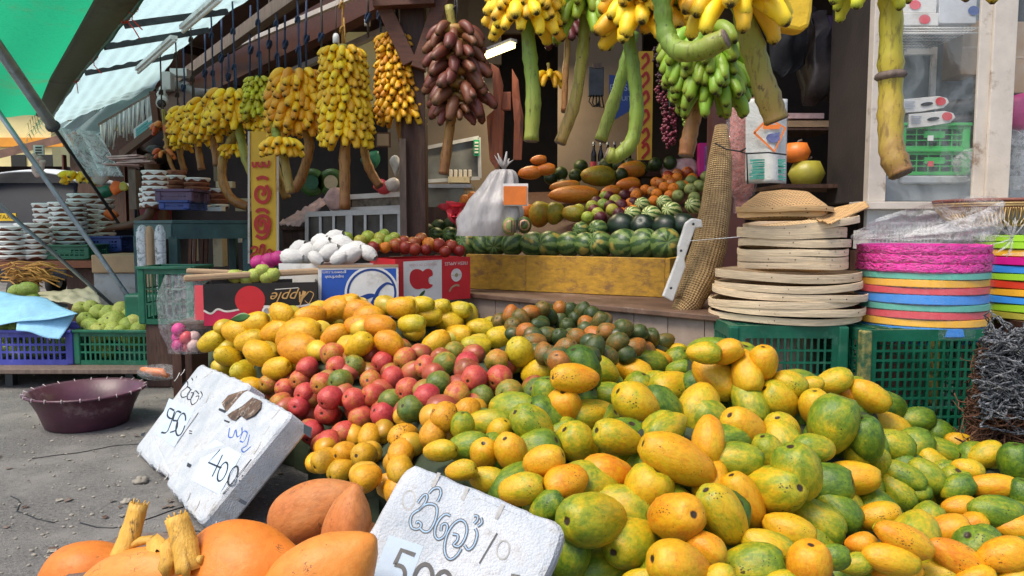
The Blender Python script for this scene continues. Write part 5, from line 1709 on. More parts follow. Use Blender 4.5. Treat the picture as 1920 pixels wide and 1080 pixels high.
text_on('printed_text', 'PRODUCT OF CHINA', A + ux * (.35 * w) + uz * (.86 * h) + n * .002, -ux, -uz, .020, simple('pale_red_print', (.6, .35, .35), .6, .1, 6, 0), rb, 0, 'CENTER', .002)
text_on('printed_text', 'FRESH APPLES', A + ux * (.80 * w) + uz * (.86 * h) + n * .002, -ux, -uz, .028, M['box_white'], rb)
mb = MB()
ring_on(mb, fr_, .80, .42, 0, .04, .002)
mb.build('cut_apple_print', M['foam'], rb)
mb = MB()
ring_on(mb, fr_, .80, .42, 0, .012, .003)
curve_on(mb, fr_, [(.72, .42), (.88, .42)], .002, .003)
mb.build('core_print', simple('olive_print', (.35, .28, .15), .6, .1, 6, 0), rb)
mb = MB()
curve_on(mb, fr_, sm_pts([(.70, .80), (.74, .70), (.80, .66), (.84, .68)]), .012, .002)
mb.build('stem_print', M['cardboard'], rb)
fk = frame_of(383, 596, 533, (612, 600), 3.86, 4.02)
kb = open_box('fruit_box', 'black and crimson printed apple box with gold script upside down', fk, .30, (M['box_black'], M['box_black'], M['cardboard']))
A, ux, uz, n, w, h = fk
top_ = sm_pts([(0, .62), (.06, .70), (.12, .60), (.20, .66), (.35, .60), (.52, .56), (.70, .60), (.85, .58), (.985, .52)], 5)
flat_on('crimson_panel', fk, top_ + [(.985, .99), (0, .99)], M['box_crimson'], kb)
mb = MB()
curve_on(mb, fk, top_, .010, .002)
mb.build('cream_line', M['box_white'], kb)
mb = MB()
ring_on(mb, fk, .40, .40, 0, .075, .0028)
mb.build('apple_print', M['box_red'], kb)
mb = MB()
ring_on(mb, fk, .545, .68, .016, .026, .0034)
mb.build('seal_ring', M['box_white'], kb)
mb = MB()
ring_on(mb, fk, .545, .68, 0, .016, .0036)
mb.build('seal_disc', simple('grey_seal_print', (.3, .32, .32), .5, .4, 60, 0), kb)
text_on('gold_script', 'Apple', A + ux * (.76 * w) + uz * (.66 * h) + n * .002, -ux, -uz, .082, M['gold'], kb, .45)
mb = MB()
curve_on(mb, fk, [(.62, .16), (.83, .13)], .004, .002)
mb.build('white_rule', M['box_white'], kb)
mb = MB()
curve_on(mb, fk, [(.835, .62), (.86, .40), (.885, .22)], [.002, .012, .020], .0022)
curve_on(mb, fk, sm_pts([(.885, .45), (.92, .52), (.95, .40), (.965, .28), (.93, .22)]), .004, .0022)
mb.build('gold_flourish', M['gold'], kb)
mb = MB()
mb.beam(at(345, 522, 4.02), at(600, 508, 4.2), .05, .035)
mb.beam(at(350, 508, 4.15), at(455, 512, 4.15), .03, .03)
mb.build('rolled_edge', M['cardboard'], kb, bevel=.01)
mb = MB()
cdk = at(300, 610, 4.7)
crate('dark green crate standing behind the clear bag, beside the guava crate', (cdk.x, 4.95, .42), 0, .34, .3, .36, M['crate_green'], 6, 3)
mb = MB()
mb.box((cdk.x, 4.95, .21), (.3, .28, .418))
tag(mb.build('wooden_block', M['wood_dark'], bevel=.01), 'dark wooden block under the tall green crate by the guavas', 'block')
pb = thing('plastic_bag', 'large clear plastic bag holding red and pink fruit at the street end of the boxes', 'bag', at(350, 660, 4.1))
def bagfn(u, v):
 a = 2 * PI * v
 z = 1 - u
 base = at(355, 660, 4.1)
 topz = at(355, 515, 4.1).z
 r = .15 * (.75 + .35 * math.sin(PI * min(1, u * 1.1))) + .02 * mnoise.noise(V((u * 4, math.cos(a) * 2, math.sin(a) * 2)))
 return V((base.x + r * math.cos(a), base.y + r * math.sin(a) * .7, base.z + (topz - base.z) * z))
mb = MB()
mb.grid(bagfn, 24, 36)
mb.build('bag_film', M['film'], pb)
for k in range(7):
 mb = MB()
 mb.ball(at(335 + 9 * (k % 3) * 1.6, 648 - 15 * (k // 3), 4.08 + .02 * (k % 2)), .038, 12)
 mb.build('fruit_inside', (M['dragon'], M['coral'], M['crinkle_pink'])[k % 3], pb)
mb = MB()
mb.hexa([at(365, 600, 4.0), at(392, 600, 4.0), at(392, 600, 4.05), at(365, 600, 4.05)], [at(365, 535, 4.0), at(392, 535, 4.0), at(392, 535, 4.05), at(365, 535, 4.05)])
mb.build('red_carton', M['coral'], pb)
mb = MB()
mb.grid(lambda u, v: at(450, 596, 3.66) + RIGHT * ((u - .5) * .10) + V((0, .02 * math.sin(u * 3), .0)) + UPV * ((v - .5) * .045 * math.sin(PI * u) + .02 * (u - .5)), 10, 4)
tag(mb.build('mango_leaf', M['leaf'], solid=.001), 'single dark green leaf lying on the yellow mangoes', 'leaf')
FO = [(548, 482, 42), (580, 474, 46), (618, 474, 40), (655, 476, 46), (605, 462, 40), (640, 458, 44), (668, 466, 36), (626, 448, 40), (600, 452, 34), (560, 466, 36), (690, 474, 34), (592, 484, 30), (636, 484, 34)]
for i, (px, py, s_) in enumerate(FO):
 Y = 4.22 + (484 - py) * .004 + (.12 if px < 590 else 0)
 hw = ps(s_, Y) / 2
 ob_ = thing('wrapped_pear', f"white foam netted pear, {ordw(i)} along the pile on the {'white' if px < 597 else 'blue'} box", 'pear', at(px, py, Y), 'foam wrapped pears')
 c = at(px, py, Y)
 ax = axis_img(U(-40, 40), U(.0, .5), c).to_track_quat('Z', 'Y').to_matrix()
 mb = MB()
 mb.lathe([(.55, -.95), (.8, -.6), (.95, 0), (.85, .55), (.5, .95), (.42, 1.1)], 18, c, ax @ Matrix.Diagonal((hw * .85, hw * .85, hw)), 0, True, lambda p, a, t: p * (1 + .05 * math.sin(7 * a + t * 4)))
 mb.build('foam_net', M['foam'], ob_)
 mb = MB()
 mb.ball(c, hw * .76, 14, 0, ax)
 mb.build('fruit', M['skin_pear'] if 'skin_pear' in M else M.setdefault('skin_pear', simple('yellow_pear_skin', (.55, .42, .12), .5, .2, 9, .1)), ob_)
for i, (px, py, s_, k_) in enumerate([(690, 445, 26, 'pear'), (712, 448, 26, 'pear'), (705, 458, 24, 'pear'), (730, 452, 24, 'pear'), (675, 452, 24, 'pear'), (740, 446, 22, 'pear'), (720, 440, 22, 'pear'), (650, 446, 24, 'pear'),
                                     (700, 464, 24, 'apple'), (722, 464, 22, 'orange'), (742, 460, 28, 'apple'), (760, 464, 26, 'apple'), (776, 456, 26, 'apple'), (778, 468, 24, 'apple'), (804, 458, 26, 'orange'), (798, 468, 22, 'apple'), (822, 460, 28, 'apple'), (846, 462, 26, 'apple'), (835, 472, 22, 'apple'), (862, 470, 22, 'apple'), (790, 448, 24, 'apple'), (758, 452, 22, 'apple')]):
 Y = 4.45 + (470 - py) * .006 + (px - 740) * .0012
 hw = ps(s_, Y) / 2
 o = put_fruit(k_, {'pear': 'green_pear', 'apple': 'red_apple', 'orange': 'orange'}[k_], at(px, py, Y), hw, hw, V((U(-.5, .5), U(-.5, .2), 1)), (U(.3, 1), .4, R()))
 nm = {'pear': 'green pear', 'apple': 'dark red apple', 'orange': 'orange'}[k_]
 tag(o, f'{nm} {ordw(i)} along the fruit heaped on the red box', nm.split()[-1], 'fruit on the red box')
for i, (px, py) in enumerate([(478, 516), (492, 508), (512, 515), (440, 518), (462, 521), (500, 520)]):
 o = put_fruit('guava', 'green_apple', at(px, py, 4.12), .04, .04, V((0, 0, 1)), (.55, .1, R()))
 tag(o, f'light green apple {ordw(i)} from the street end of the black box', 'apple', 'green apples in the black box')
for i, (px, py) in enumerate([(485, 492), (505, 488), (522, 484), (498, 497)]):
 o = put_fruit('passion', 'dragon_fruit', at(px, py, 4.5), .05, .045, V((1, .2, .2)), (.5, .1, R()))
 o.data = ME['passion'][0].copy()
 o.data.materials[0] = M['dragon']
 tag(o, f'bright pink dragon fruit {ordw(i)} from the yellow sign behind the white box', 'dragon fruit', 'dragon fruit behind the white box')
# ------------------------------------------------------------------ yellow fruit bin on the plinth with melons and tiers of fruit
ba, bb2 = atz(1246, 558, .636), atz(872, 541, .636)
dB = (bb2 - ba).normalized()
nB = V((-dB.y, dB.x, 0))
if nB.y < 0:
 nB = -nB
bh = at(1246, 484, ba.y).z - .636
bn = thing('fruit_bin', 'yellow painted plank bin on the tiled step, filled with watermelons', 'fruit bin', ba.lerp(bb2, .5))
Lb = (bb2 - ba).length
for k, (f0, f1) in enumerate(((0, .665), (.668, 1.0))):
 mb = MB()
 q = [ba + dB * Lb * f0, ba + dB * Lb * f1, ba + dB * Lb * f1 + nB * .03, ba + dB * Lb * f0 + nB * .03]
 if k:
  q = [p + nB * .012 for p in q]
 mb.hexa(q, [p + V((0, 0, bh)) for p in q])
 mb.build('front_board', M['wood_yellow'], bn, bevel=.004)
mb = MB()
q = [ba, ba + nB * 1.6, ba + nB * 1.6 - dB * .03, ba - dB * .03]
mb.hexa(q, [p + V((0, 0, bh)) for p in q])
mb.build('side_board', M['wood_yellow'], bn, bevel=.004)
mb = MB()
q = [ba + dB * .05 + nB * .16, ba + dB * (Lb + .5) + nB * .16, ba + dB * (Lb + .5) + nB * 1.75, ba + dB * .05 + nB * 1.75]
mb.hexa(q, [q[0] + V((0, 0, .12)), q[1] + V((0, 0, .12)), q[2] + V((0, 0, .72)), q[3] + V((0, 0, .72))])
mb.build('sloping_shelf', M['wood_dark'], bn)
def binY(px, py):
 """depth on the sloping shelf, growing towards the back"""
 f = (px - 872) / (1246 - 872)
 Y0 = bb2.y + (ba.y - bb2.y) * f
 return Y0 + .14 + max(0, 470 - py) * .0105
def melon(kind, name, px, py, wp, label, cat, group, ratio=1.15, ax=None, dY=0.0):
 Y = binY(px, py) + dY
 hw = ps(wp, Y) / 2
 p = at(px, py, Y + hw * .5)
 o = put_fruit(kind, name, p, hw * ratio, hw, ax or V((U(-1.2, 1.2), -.7, U(-.7, .7))), (U(.3, .7), U(.2, .6), R()))
 return tag(o, label, cat, group)
for i, (px, wp) in enumerate([(1247, 47), (1207, 44), (1170, 48), (1126, 40), (1097, 36), (1067, 38), (1032, 40), (1000, 40), (962, 36), (931, 34), (905, 34), (878, 36)]):
 melon('melon', 'watermelon', px, 458, wp * 1.3 * U(.92, 1.06), f"striped watermelon, {ordw(i)} in the front row from the woven mat{', yellow patched' if i in (1, 2) else ''}", 'watermelon', 'watermelons', 1.1)
for i, (px, py, wp) in enumerate([(1165, 424, 44), (1206, 426, 42), (1247, 426, 42), (1280, 422, 40)]):
 melon('melon_dark', 'dark_melon', px, py, wp * 1.15, f'near black melon, {ordw(i)} in the second row counted towards the mat', 'melon', 'black melons', 1.12, None, -.1)
for i, (px, py, wp) in enumerate([(1090, 432, 32), (1122, 430, 36), (845, 440, 30), (868, 442, 30), (818, 440, 28)]):
 melon('melon', 'watermelon', px, py, wp, f'smaller striped watermelon, {ordw(i)} of those behind the front row', 'watermelon', 'watermelons', 1.15, V((-.8, -1, .2)), -.1)
for i, (px, py, wp) in enumerate([(1187, 402, 30), (1222, 404, 36), (1205, 384, 28), (1260, 396, 36), (1246, 380, 28), (1300, 386, 30)]):
 melon('melon_pale', 'pale_melon', px, py, wp, f'pale cream striped melon, {ordw(i)} behind the black melons', 'melon', 'pale melons', 1.25, V((-.9, -1, .3)), -.15)
for i, (px, py, wp) in enumerate([(822, 424, 26), (846, 420, 28), (868, 424, 30), (802, 432, 26), (890, 430, 26), (912, 426, 24)]):
 melon('avocado', 'dark_melon', px, py, wp, f'dark green melon, {ordw(i)} from the timber post', 'melon', 'black melons', 1.1)
for i, (px, py, wp, hp, lab) in enumerate([(1077, 365, 98, 36, 'long ripe orange papaya lying across the tier, speckled dark'), (1122, 330, 68, 42, 'fat green orange papaya at the back of the tier'), (1185, 318, 56, 34, 'orange papaya beneath the curved banana stalk'), (1178, 346, 48, 28, 'small orange papaya behind the purple fruit'), (1060, 350, 60, 26, 'orange papaya half hidden behind the long one'),
                                           (1012, 402, 34, 46, 'upright yellow papaya beside the white carrier bag'), (1040, 400, 34, 40, 'green orange papaya below the long one'), (985, 398, 40, 34, 'orange papaya leaning on the carrier bag'), (1145, 360, 40, 26, 'green orange papaya in the middle of the tier'), (1075, 400, 46, 34, 'dull green papaya on the second tier')]):
 Y = binY(px, py) - .12
 hw = ps(hp, Y) / 2
 p = at(px, py, Y)
 o = put_fruit('big_papaya', 'ripe_papaya', p, max(ps(wp, Y) / 2, hw * 1.1), hw, V((1, U(-.15, .15), U(-.1, .15))) if wp > hp else V((.2, -.2, 1)), (U(.55, .95) if i not in (1, 6, 9) else .4, .7, R()))
 tag(o, lab, 'papaya', 'ripe papayas on the tier')
sm = []
for (k_, nm, poly, sz, n, lab) in (('orange', 'orange', [(1208, 352), (1262, 326), (1300, 318), (1304, 336), (1270, 366), (1225, 380), (1170, 408), (1160, 396)], 21, 17, 'orange'),
                                   ('pale_fruit', 'sapodilla', [(1265, 350), (1300, 338), (1332, 326), (1336, 372), (1300, 372), (1272, 374)], 23, 16, 'dull green round fruit'),
                                   ('apple', 'red_apple', [(1240, 340), (1262, 318), (1296, 316), (1290, 330), (1262, 344), (1200, 370), (1180, 366)], 22, 10, 'red apple'),
                                   ('passion', 'purple_fruit', [(1110, 382), (1190, 350), (1200, 362), (1185, 396), (1150, 412), (1110, 412)], 24, 11, 'dark purple fruit'),
                                   ('avocado', 'avocado', [(1000, 340), (1080, 312), (1120, 300), (1280, 296), (1200, 330), (1060, 352)], 26, 14, 'dark avocado'),
                                   ('pear', 'green_pear', [(1060, 388), (1150, 362), (1160, 392), (1130, 410), (1060, 412)], 24, 9, 'green fruit')):
 for i, (x, y, s_) in enumerate(darts(poly, lambda x, y: sz, n, [], .8, 2500)):
  Y = binY(x, y) - .08
  hw = ps(sz, Y) / 2
  o = put_fruit(k_, nm, at(x, y, Y), hw * U(1, 1.15), hw, V((U(-.6, .6), -1, U(-.5, .5))), (U(.2, .9), .4, R()))
  tag(o, f'{lab} on the tiered shelf, {ordw(i)} of its scattered kind', lab.split()[-1], lab + 's on the tier')
cb_ = thing('carrier_bag', 'bulging white carrier bag knotted at the top, standing on the watermelons', 'bag', at(905, 440, 4.75))
def bag2(u, v):
 a = 2 * PI * v
 base, topp = at(908, 442, 4.72), at(945, 318, 4.72)
 c = base.lerp(topp, u)
 r = ps(96, 4.72) / 2 * (1 - u) ** .55 * (.82 + .3 * math.sin(PI * min(u * 1.4, 1))) + ps(14, 4.7)
 fold = 1 + (.05 + .1 * u) * math.sin(9 * a + u * 2) * min(1, u * 3) + .10 * mnoise.noise(V((u * 5, math.cos(a) * 2, math.sin(a) * 2)))
 return V((c.x + r * fold * math.cos(a), c.y + r * .7 * fold * math.sin(a), c.z))
mb = MB()
mb.grid(bag2, 30, 48)
mb.build('bag_body', M['white_bag'], cb_)
mb = MB()
for k in range(6):
 a = k
 p = at(945, 318, 4.72)
 mb.tube([p, p + V((.03 * math.cos(a), .02 * math.sin(a), .04)), p + V((.06 * math.cos(a), .03 * math.sin(a), .06 + .01 * k))], [.012, .016, .004], 6, 0, True, True, .4)
mb.build('knot', M['white_bag'], cb_)
for i, (px, py, wp, m_, lab) in enumerate([(956, 424, 30, 'melon_pale', 'cut wrapped melon with barcode label, beside the carrier bag'), (983, 422, 28, 'melon', 'cut wrapped watermelon half, second from the carrier bag')]):
 Y = 4.62
 r_ = thing('wrapped_melon', lab, 'melon', at(px, py, Y), 'wrapped melon halves')
 mb = MB()
 mb.ball(at(px, py, Y), ps(wp, Y) / 2, 16, 0, None, (1, 1, 1.15))
 mb.build('rind', M['pale_fruit'] if i == 0 else M['avocado'], r_)
 mb = MB()
 c = at(px, py, Y - ps(wp, Y) * .42)
 mb.lathe([(.001, 0), (ps(wp, Y) * .36, .0), (ps(wp, Y) * .40, .02)], 20, c, euler(-PI / 2, 0, 0))
 mb.build('cut_face', simple('orange_flesh', (.5, .26, .14), .4, .3, 30, .1), r_)
mb = MB()
lb_ = at(955, 424, 4.62)
r_ = bpy.data.objects['wrapped_melon']
for k in range(6):
 mb.pbox(958 + 3.0 * k, 413, 959.6 + 3.0 * k, 436, 4.545, .002)
mb.build('barcode', M['black'], r_)
lf = thing('price_card', 'orange red price card in a white holder among the ripe papayas', 'price card', at(965, 385, 4.6))
mb = MB()
mb.pbox(942, 344, 990, 386, 4.6, .012)
mb.build('holder', M['white'], lf)
mb = MB()
mb.pbox(944, 349, 988, 384, 4.594, .004)
mb.build('card', M['orange_pl'], lf)
for i, (px, py, s_) in enumerate([(994, 324, 38), (1022, 318, 34), (1010, 300, 26)]):
 o = put_fruit('big_papaya', 'pumpkin_wedge', at(px, py, 5.3), ps(s_, 5.3) * .62, ps(s_, 5.3) * .36, V((1, 0, .1)), (.95, .2, R()))
 tag(o, ('pinkish orange cut pumpkin above the price card', 'orange red pumpkin wedge behind the price card', 'small orange pumpkin piece at the back')[i], 'pumpkin', 'pumpkin pieces')
for i, (px, py, s_, k_) in enumerate([(873, 376, 20, 'orange'), (886, 368, 16, 'orange'), (868, 388, 20, 'pear'), (884, 384, 18, 'pear')]):
 o = put_fruit(k_, 'small_fruit', at(px, py, 5.6), ps(s_, 5.6) * .6, ps(s_, 5.6) * .55, V((0, 0, 1)), (.5, .2, R()))
 tag(o, f"{'orange' if k_ == 'orange' else 'yellow green pear'} behind the carrier bag, {ordw(i)} in that little pile", 'fruit', 'fruit behind the carrier bag')
mb = MB()
for k in range(14):
 c = at(U(835, 872), U(390, 416), 5.3)
 mb.lathe([(.001, 0), (U(.03, .05), U(.005, .02)), (.06, .03)], 6, c, euler(U(-1.5, 1.5), U(-1, 1), U(0, 6)), 0, True, lambda p, a, t: p * (1 + .3 * math.sin(3 * a)))
tag(mb.build('artificial_flower', M['coral']), 'crimson cloth flowers at the post end of the fruit bin', 'flower')
mb = MB()
c = at(1276, 318, 6.2)
mb.ball(c, .14, 22, 0, None, (1.2, .8, .7))
for v in mb.v:
 v += V((mnoise.noise(v * 14), mnoise.noise(v * 14 + V((5, 0, 0))), mnoise.noise(v * 14 + V((0, 9, 0))))) * .035
tag(mb.build('plastic_bag', M['crinkle_pink']), 'crumpled pinkish bag on top of the red apples at the back', 'bag')
ct = thing('carton', 'magenta and purple printed carton beside the woven mat at the back of the tier', 'carton', at(1325, 320, 6.0))
mb = MB()
mb.pbox(1312, 268, 1342, 330, 6.0, .08)
mb.build('carton_body', M['magenta'], ct)
mb = MB()
mb.pbox(1322, 274, 1336, 326, 5.996, .003)
mb.build('picture_panel', simple('violet_print', (.25, .12, .4), .5, .6, 20, 0), ct)
for i, px in enumerate((1113, 1126, 1139, 1152, 1165, 1178)):
 Y = 6.35
 c = at(px, 318, Y)
 bt = thing('bottle', f'dark sauce bottle, {ordw(i)} from the street side, on the back shelf', 'bottle', c, 'dark bottles')
 mb = MB()
 r_ = ps(5.4, Y)
 mb.lathe([(r_, 0), (r_, .13), (r_ * .95, .15), (r_ * .42, .19), (r_ * .40, .235), (.002, .236)], 14, c + V((0, 0, -.02)))
 mb.build('glass', M['bottle'], bt)
 mb = MB()
 mb.lathe([(r_ * 1.03, .03), (r_ * 1.03, .085)], 14, c + V((0, 0, -.02)))
 mb.build('paper_label', M['white'] if i % 2 else M['coral'], bt)
 mb = MB()
 mb.lathe([(r_ * .48, .225), (r_ * .48, .25), (.001, .251)], 12, c + V((0, 0, -.02)))
 mb.build('cap', M['steel'], bt)
sh = MB()
sh.pbox(1090, 322, 1330, 330, 6.3, .3)
sh.build('back_shelf', M['wood_dark'], shop)
def grape(name, label, cx, cy, Y, w, h, mat, n, group):
 r_ = thing(name, label, 'grapes', at(cx, cy - h / 2, Y), group)
 mb = MB()
 for i in range(n):
  t = R() ** .8
  wr = ps(w, Y) / 2 * (1 - t) ** .6 * (.75 + .25 * math.sin(t * 9)) + .01
  a = U(0, 6.28)
  rr = wr * math.sqrt(U(.25, 1))
  c = at(cx, cy - h / 2 + h * t, Y) + V((rr * math.cos(a), rr * math.sin(a) * .8, 0))
  mb.ball(c, U(.0095, .0125), 8)
 mb.build('grape_cluster', mat, r_)
 mb = MB()
 mb.tube([at(cx, cy - h / 2 - 30, Y), at(cx, cy - h / 4, Y), at(cx + 2, cy + h / 5, Y)], .005, 6)
 mb.build('stem', M['wood_green'], r_)
grape('grape_bunch', 'big bunch of red grapes hanging lowest behind the green bananas', 1255, 215, 4.9, 62, 125, M['grape_red'], 210, 'hanging grapes')
grape('grape_bunch', 'dark black grapes hanging above the red grapes', 1245, 125, 5.0, 60, 80, M['grape_black'], 130, 'hanging grapes')
grape('grape_bunch', 'small bunch of green grapes beside the red grapes', 1288, 205, 4.8, 30, 70, M['grape_green'], 60, 'hanging grapes')
mb = MB()
mb.tube([at(1252, 158, 4.85), at(1258, 185, 4.8), at(1250, 162, 4.8), at(1262, 190, 4.8)], .003, 5)
tag(mb.build('twist_tie', M['white']), 'white twist tie round the hanging red grapes', 'tie')
bl_ = thing('banner', 'blue cloth banner with pale lettering on the beige wall', 'banner', at(1165, 230, 6.3))
mb = MB()
mb.add([at(1142, 140, 6.3), at(1186, 146, 6.3), at(1186, 205, 6.28), at(1143, 230, 6.3)], [(0, 1, 2, 3)])
mb.build('cloth', M['sign_blue'], bl_, solid=.004)
text_on('printed_text', 'FRESH', at(1166, 165, 6.285), RIGHT, UPV, .075, simple('pale_blue_print', (.35, .45, .65), .6, .1, 6, 0), bl_)
text_on('printed_text', 'FRUIT', at(1168, 185, 6.285), RIGHT, UPV, .055, simple('pale_blue_print', (.35, .45, .65), .6, .1, 6, 0), bl_)
ys = thing('banner', 'narrow yellow banner with red patches on the back wall beside the blue one', 'banner', at(1212, 300, 6.2))
mb = MB()
mb.pbox(1198, 96, 1222, 300, 6.2, .02)
mb.build('board', M['sign_yellow'], ys)
mb = MB()
for y in (110, 145, 180, 215, 250, 278):
 stroke(mb, [(1204, y), (1212, y - 9), (1216, y + 4), (1208, y + 14), (1204, y + 20)], at(1200, 100, 6.19), V((0, -1, 0)), 5, .001)
mb.build('lettering', M['sign_red'], ys)
mt_ = thing('meter_box', 'dark electricity meter with cables on the beige wall', 'meter', at(1118, 190, 6.3))
mb = MB()
mb.pbox(1104, 125, 1132, 180, 6.3, .06)
mb.build('case', M['steel_dark'], mt_, bevel=.006)
mb = MB()
mb.pbox(1112, 118, 1128, 128, 6.29, .06)
mb.build('breaker', M['wood_grey'], mt_)
mb = MB()
for k in range(5):
 mb.tube([at(1108 + k * 5, 178, 6.3), at(1104 + k * 7, 190 + 3 * k, 6.28), at(1112 + k * 3, 200, 6.28), at(1122, 194 - k, 6.3)], .006, 5)
mb.build('cable', M['black'], mt_)
ctr = thing('glass_counter', 'grey glass topped counter with scoops behind the timber post', 'counter', at(860, 380, 6.4))
mb = MB()
mb.pbox(796, 345, 884, 352, 6.3, .5)
mb.build('worktop', M['alu'], ctr)
mb = MB()
mb.pbox(800, 352, 870, 388, 6.32, .45)
mb.build('front_glass', simple('dull_counter_glass', (.20, .20, .17), .15, .3, 4, 0), ctr)
mb = MB()
mb.pbox(796, 388, 876, 520, 6.3, .5)
mb.build('base', M['wood_dark'], ctr)
cs = thing('display_case', 'slant topped glass case with a green reading scale display', 'display case', at(850, 330, 6.7))
mb = MB()
for (a, b2) in (((796, 278), (898, 258)), ((796, 340), (900, 334)), ((898, 258), (900, 334)), ((797, 278), (797, 340))):
 mb.beam(at(*a, 6.7), at(*b2, 6.7), .03, .03)
mb.build('frame', M['alu'], cs)
mb = MB()
mb.add([at(797, 279, 6.71), at(897, 260, 6.71), at(899, 333, 6.71), at(797, 339, 6.71)], [(0, 1, 2, 3)])
mb.build('pane', simple('grey_case_glass', (.16, .17, .17), .12, .3, 5, 0), cs)
mb = MB()
mb.pbox(888, 262, 899, 292, 6.66, .02)
mb.build('display_panel', M['led_green'], cs)
mb = MB()
for k in range(4):
 mb.pbox(890, 266 + 6 * k, 897, 269 + 6 * k, 6.655, .004)
mb.build('display_digits', M['white'], cs)
mb = MB()
for k, x in enumerate(range(842, 882, 9)):
 mb.pbox(x, 318, x + 6, 332, 6.64, .06)
mb.build('jar_row', M['foam'], cs, bevel=.004)
mb = MB()
mb.pbox(840, 331, 880, 342, 6.6, .3)
mb.build('tray', M['cream_paint'], cs)
# ------------------------------------------------------------------ bananas
def finger_mesh(mat, curve, n=8, fat=1.0, seed=0):
 """one banana of unit length: root at the origin, leaving along +x and curving to -z"""
 mb = MB()
 K = 11
 pts, rs, ts = [], [], []
 p = V((0, 0, 0))
 a = math.radians(62 - 0)
 for i in range(K):
  t = i / (K - 1)
  ang = math.radians(20) + (math.radians(curve)) * t       # angle below +x
  pts.append(p.copy())
  if t < .12:
   r = .045 + .02 * t / .12
  elif t < .9:
   s_ = (t - .12) / .78
   r = .065 + .075 * math.sin(PI * min(1, s_ * .92 + .06)) ** .7
  else:
   r = .075 * (1 - (t - .9) / .1) + .028
  rs.append(r * fat)
  ts.append(t)
  p = p + V((math.cos(ang), 0, -math.sin(ang))) * (1 / (K - 1))
 mb.tube(pts, rs, n, 0, True, True, 1.0, ts)
 o = mb.build('banana', mat, origin=V((0, 0, 0)))
 me = o.data
 bpy.data.objects.remove(o)
 return me
FM = {}
def fingers(key, curve, fat):
 k = (key, curve, fat)
 if k not in FM:
  FM[k] = [finger_mesh(M[key], curve + d, 8, fat * f, i) for i, (d, f) in enumerate(((-8, 1), (0, 1.06), (9, .94)))]
 return FM[k]
def bunch(label, axis_pts, nh, nf, L, r0, key, curve=72, fat=1.0, stalk=None, stalk_r=.03, stalk_m='stk_g', group='hanging banana bunches', arc=260, rope=None, rope_m='rope_blue', taper=(1.0, 1.0), tilt=0.0, name='banana_bunch', az0=None, wide=1.0, rows=2):
 """hands of bananas set round a stalk that follows axis_pts (world points, top to bottom)"""
 P = [V(p) for p in axis_pts]
 nf = int(nf * 1.5) if nf > 9 else nf
 nh = nh + 1 if nh >= 6 and key != 'ban_r' else nh
 fat *= 1.16
 root = thing(name, label, 'bananas', P[-1], group)
 org = P[-1]
 if stalk:
  S = [V(p) for p in stalk]
 else:
  S = P
 dense = []
 for i in range(len(S) - 1):
  for j in range(6):
   t = j / 6
   p0, p1, p2, p3 = S[max(i - 1, 0)], S[i], S[i + 1], S[min(i + 2, len(S) - 1)]
   dense.append(.5 * ((2 * p1) + (p2 - p0) * t + (2 * p0 - 5 * p1 + 4 * p2 - p3) * t * t + (3 * p1 - p0 - 3 * p2 + p3) * t ** 3))
 dense.append(S[-1])
 k = len(dense)
 mb = MB()
 rs = [stalk_r * (.85 + .15 * i / k + .05 * math.sin(i * 1.9) + (.18 if i % 7 == 5 else 0)) for i in range(k)]
 mb.tube(dense, rs, 12)
 mb.build('stalk', M[stalk_m], root)
 mb = MB()
 d = (dense[-1] - dense[-2]).normalized()
 mb.tube([dense[-1] - d * .002, dense[-1] + d * .006], [rs[-1] * .96, rs[-1] * .8], 12)
 mb.build('cut_end', M['wood_grey'], root)
 fm = fingers(key, curve, fat)
 cmb = MB()
 az = az0 if az0 is not None else U(0, 6)
 for h in range(nh):
  f = (h + .5) / nh
  c = poly_eval(P, f)
  az += 2.4 if rows == 2 else 0
  sc = taper[0] + (taper[1] - taper[0]) * f
  hand = MB()
  ar = math.radians(arc)
  az_c = (-PI / 2 + U(-.35, .35)) if az0 is None else az0 + U(-.12, .12)     # hands on the seen side open to the viewer
  pts = [c + V((math.cos(az_c + ar * (t - .5)), math.sin(az_c + ar * (t - .5)), 0)) * r0 * sc for t in np.linspace(0, 1, 9)]
  hand.tube(pts, .016 * L / .11, 6)
  ho = hand.build('hand', M[stalk_m], root)
  for j in range(nf):
   t = (j + .5) / nf + U(-.25, .25) / nf
   a = az_c + ar * (t - .5)
   up_row = (j % 2) if rows == 2 else 0
   o = bpy.data.objects.new('banana', random.choice(fm))
   COL.objects.link(o)
   o.parent = ho
   s_ = L * sc * U(.88, 1.1)
   o.location = c + V((math.cos(a) * r0 * sc * .8, math.sin(a) * r0 * sc * .8, .018 * up_row * L / .11)) - org
   o.rotation_euler = (U(-.14, .14), tilt + U(-.12, .12) - (.30 if up_row else 0), a + U(-.10, .10))
   o.scale = (s_ * wide, s_, s_)
 if rope:
  rp = thing('hanging_rope', f'{rope} holding the {label.split(",")[0]}'[:110], 'rope', P[0], 'ropes of the hanging bananas')
  mb = MB()
  topp = at((P[0].x * F / P[0].y) + 960, -90, P[0].y)
  if topp.z > 3.3:
   topp.z = 3.3
  topp.x = P[0].x
  mb.tube([P[0] + V((0, 0, -.03)), P[0].lerp(topp, .4) + V((.006, 0, 0)), topp], .007, 6)
  mb.build('cord', M[rope_m], rp)
  mb = MB()
  for q in range(2):
   cc = P[0].lerp(topp, .2 + .25 * q)
   mb.tube([cc + V((.014 * math.cos(a), .014 * math.sin(a), .02 * math.sin(a * 1.5))) for a in np.linspace(0, 9, 16)], .007, 5)
  mb.tube([P[0] + V((.012, 0, .2)), P[0] + V((.02, -.01, .1)), P[0] + V((.016, -.01, .03))], .006, 5)
  mb.build('knot', M[rope_m], rp)
 return root
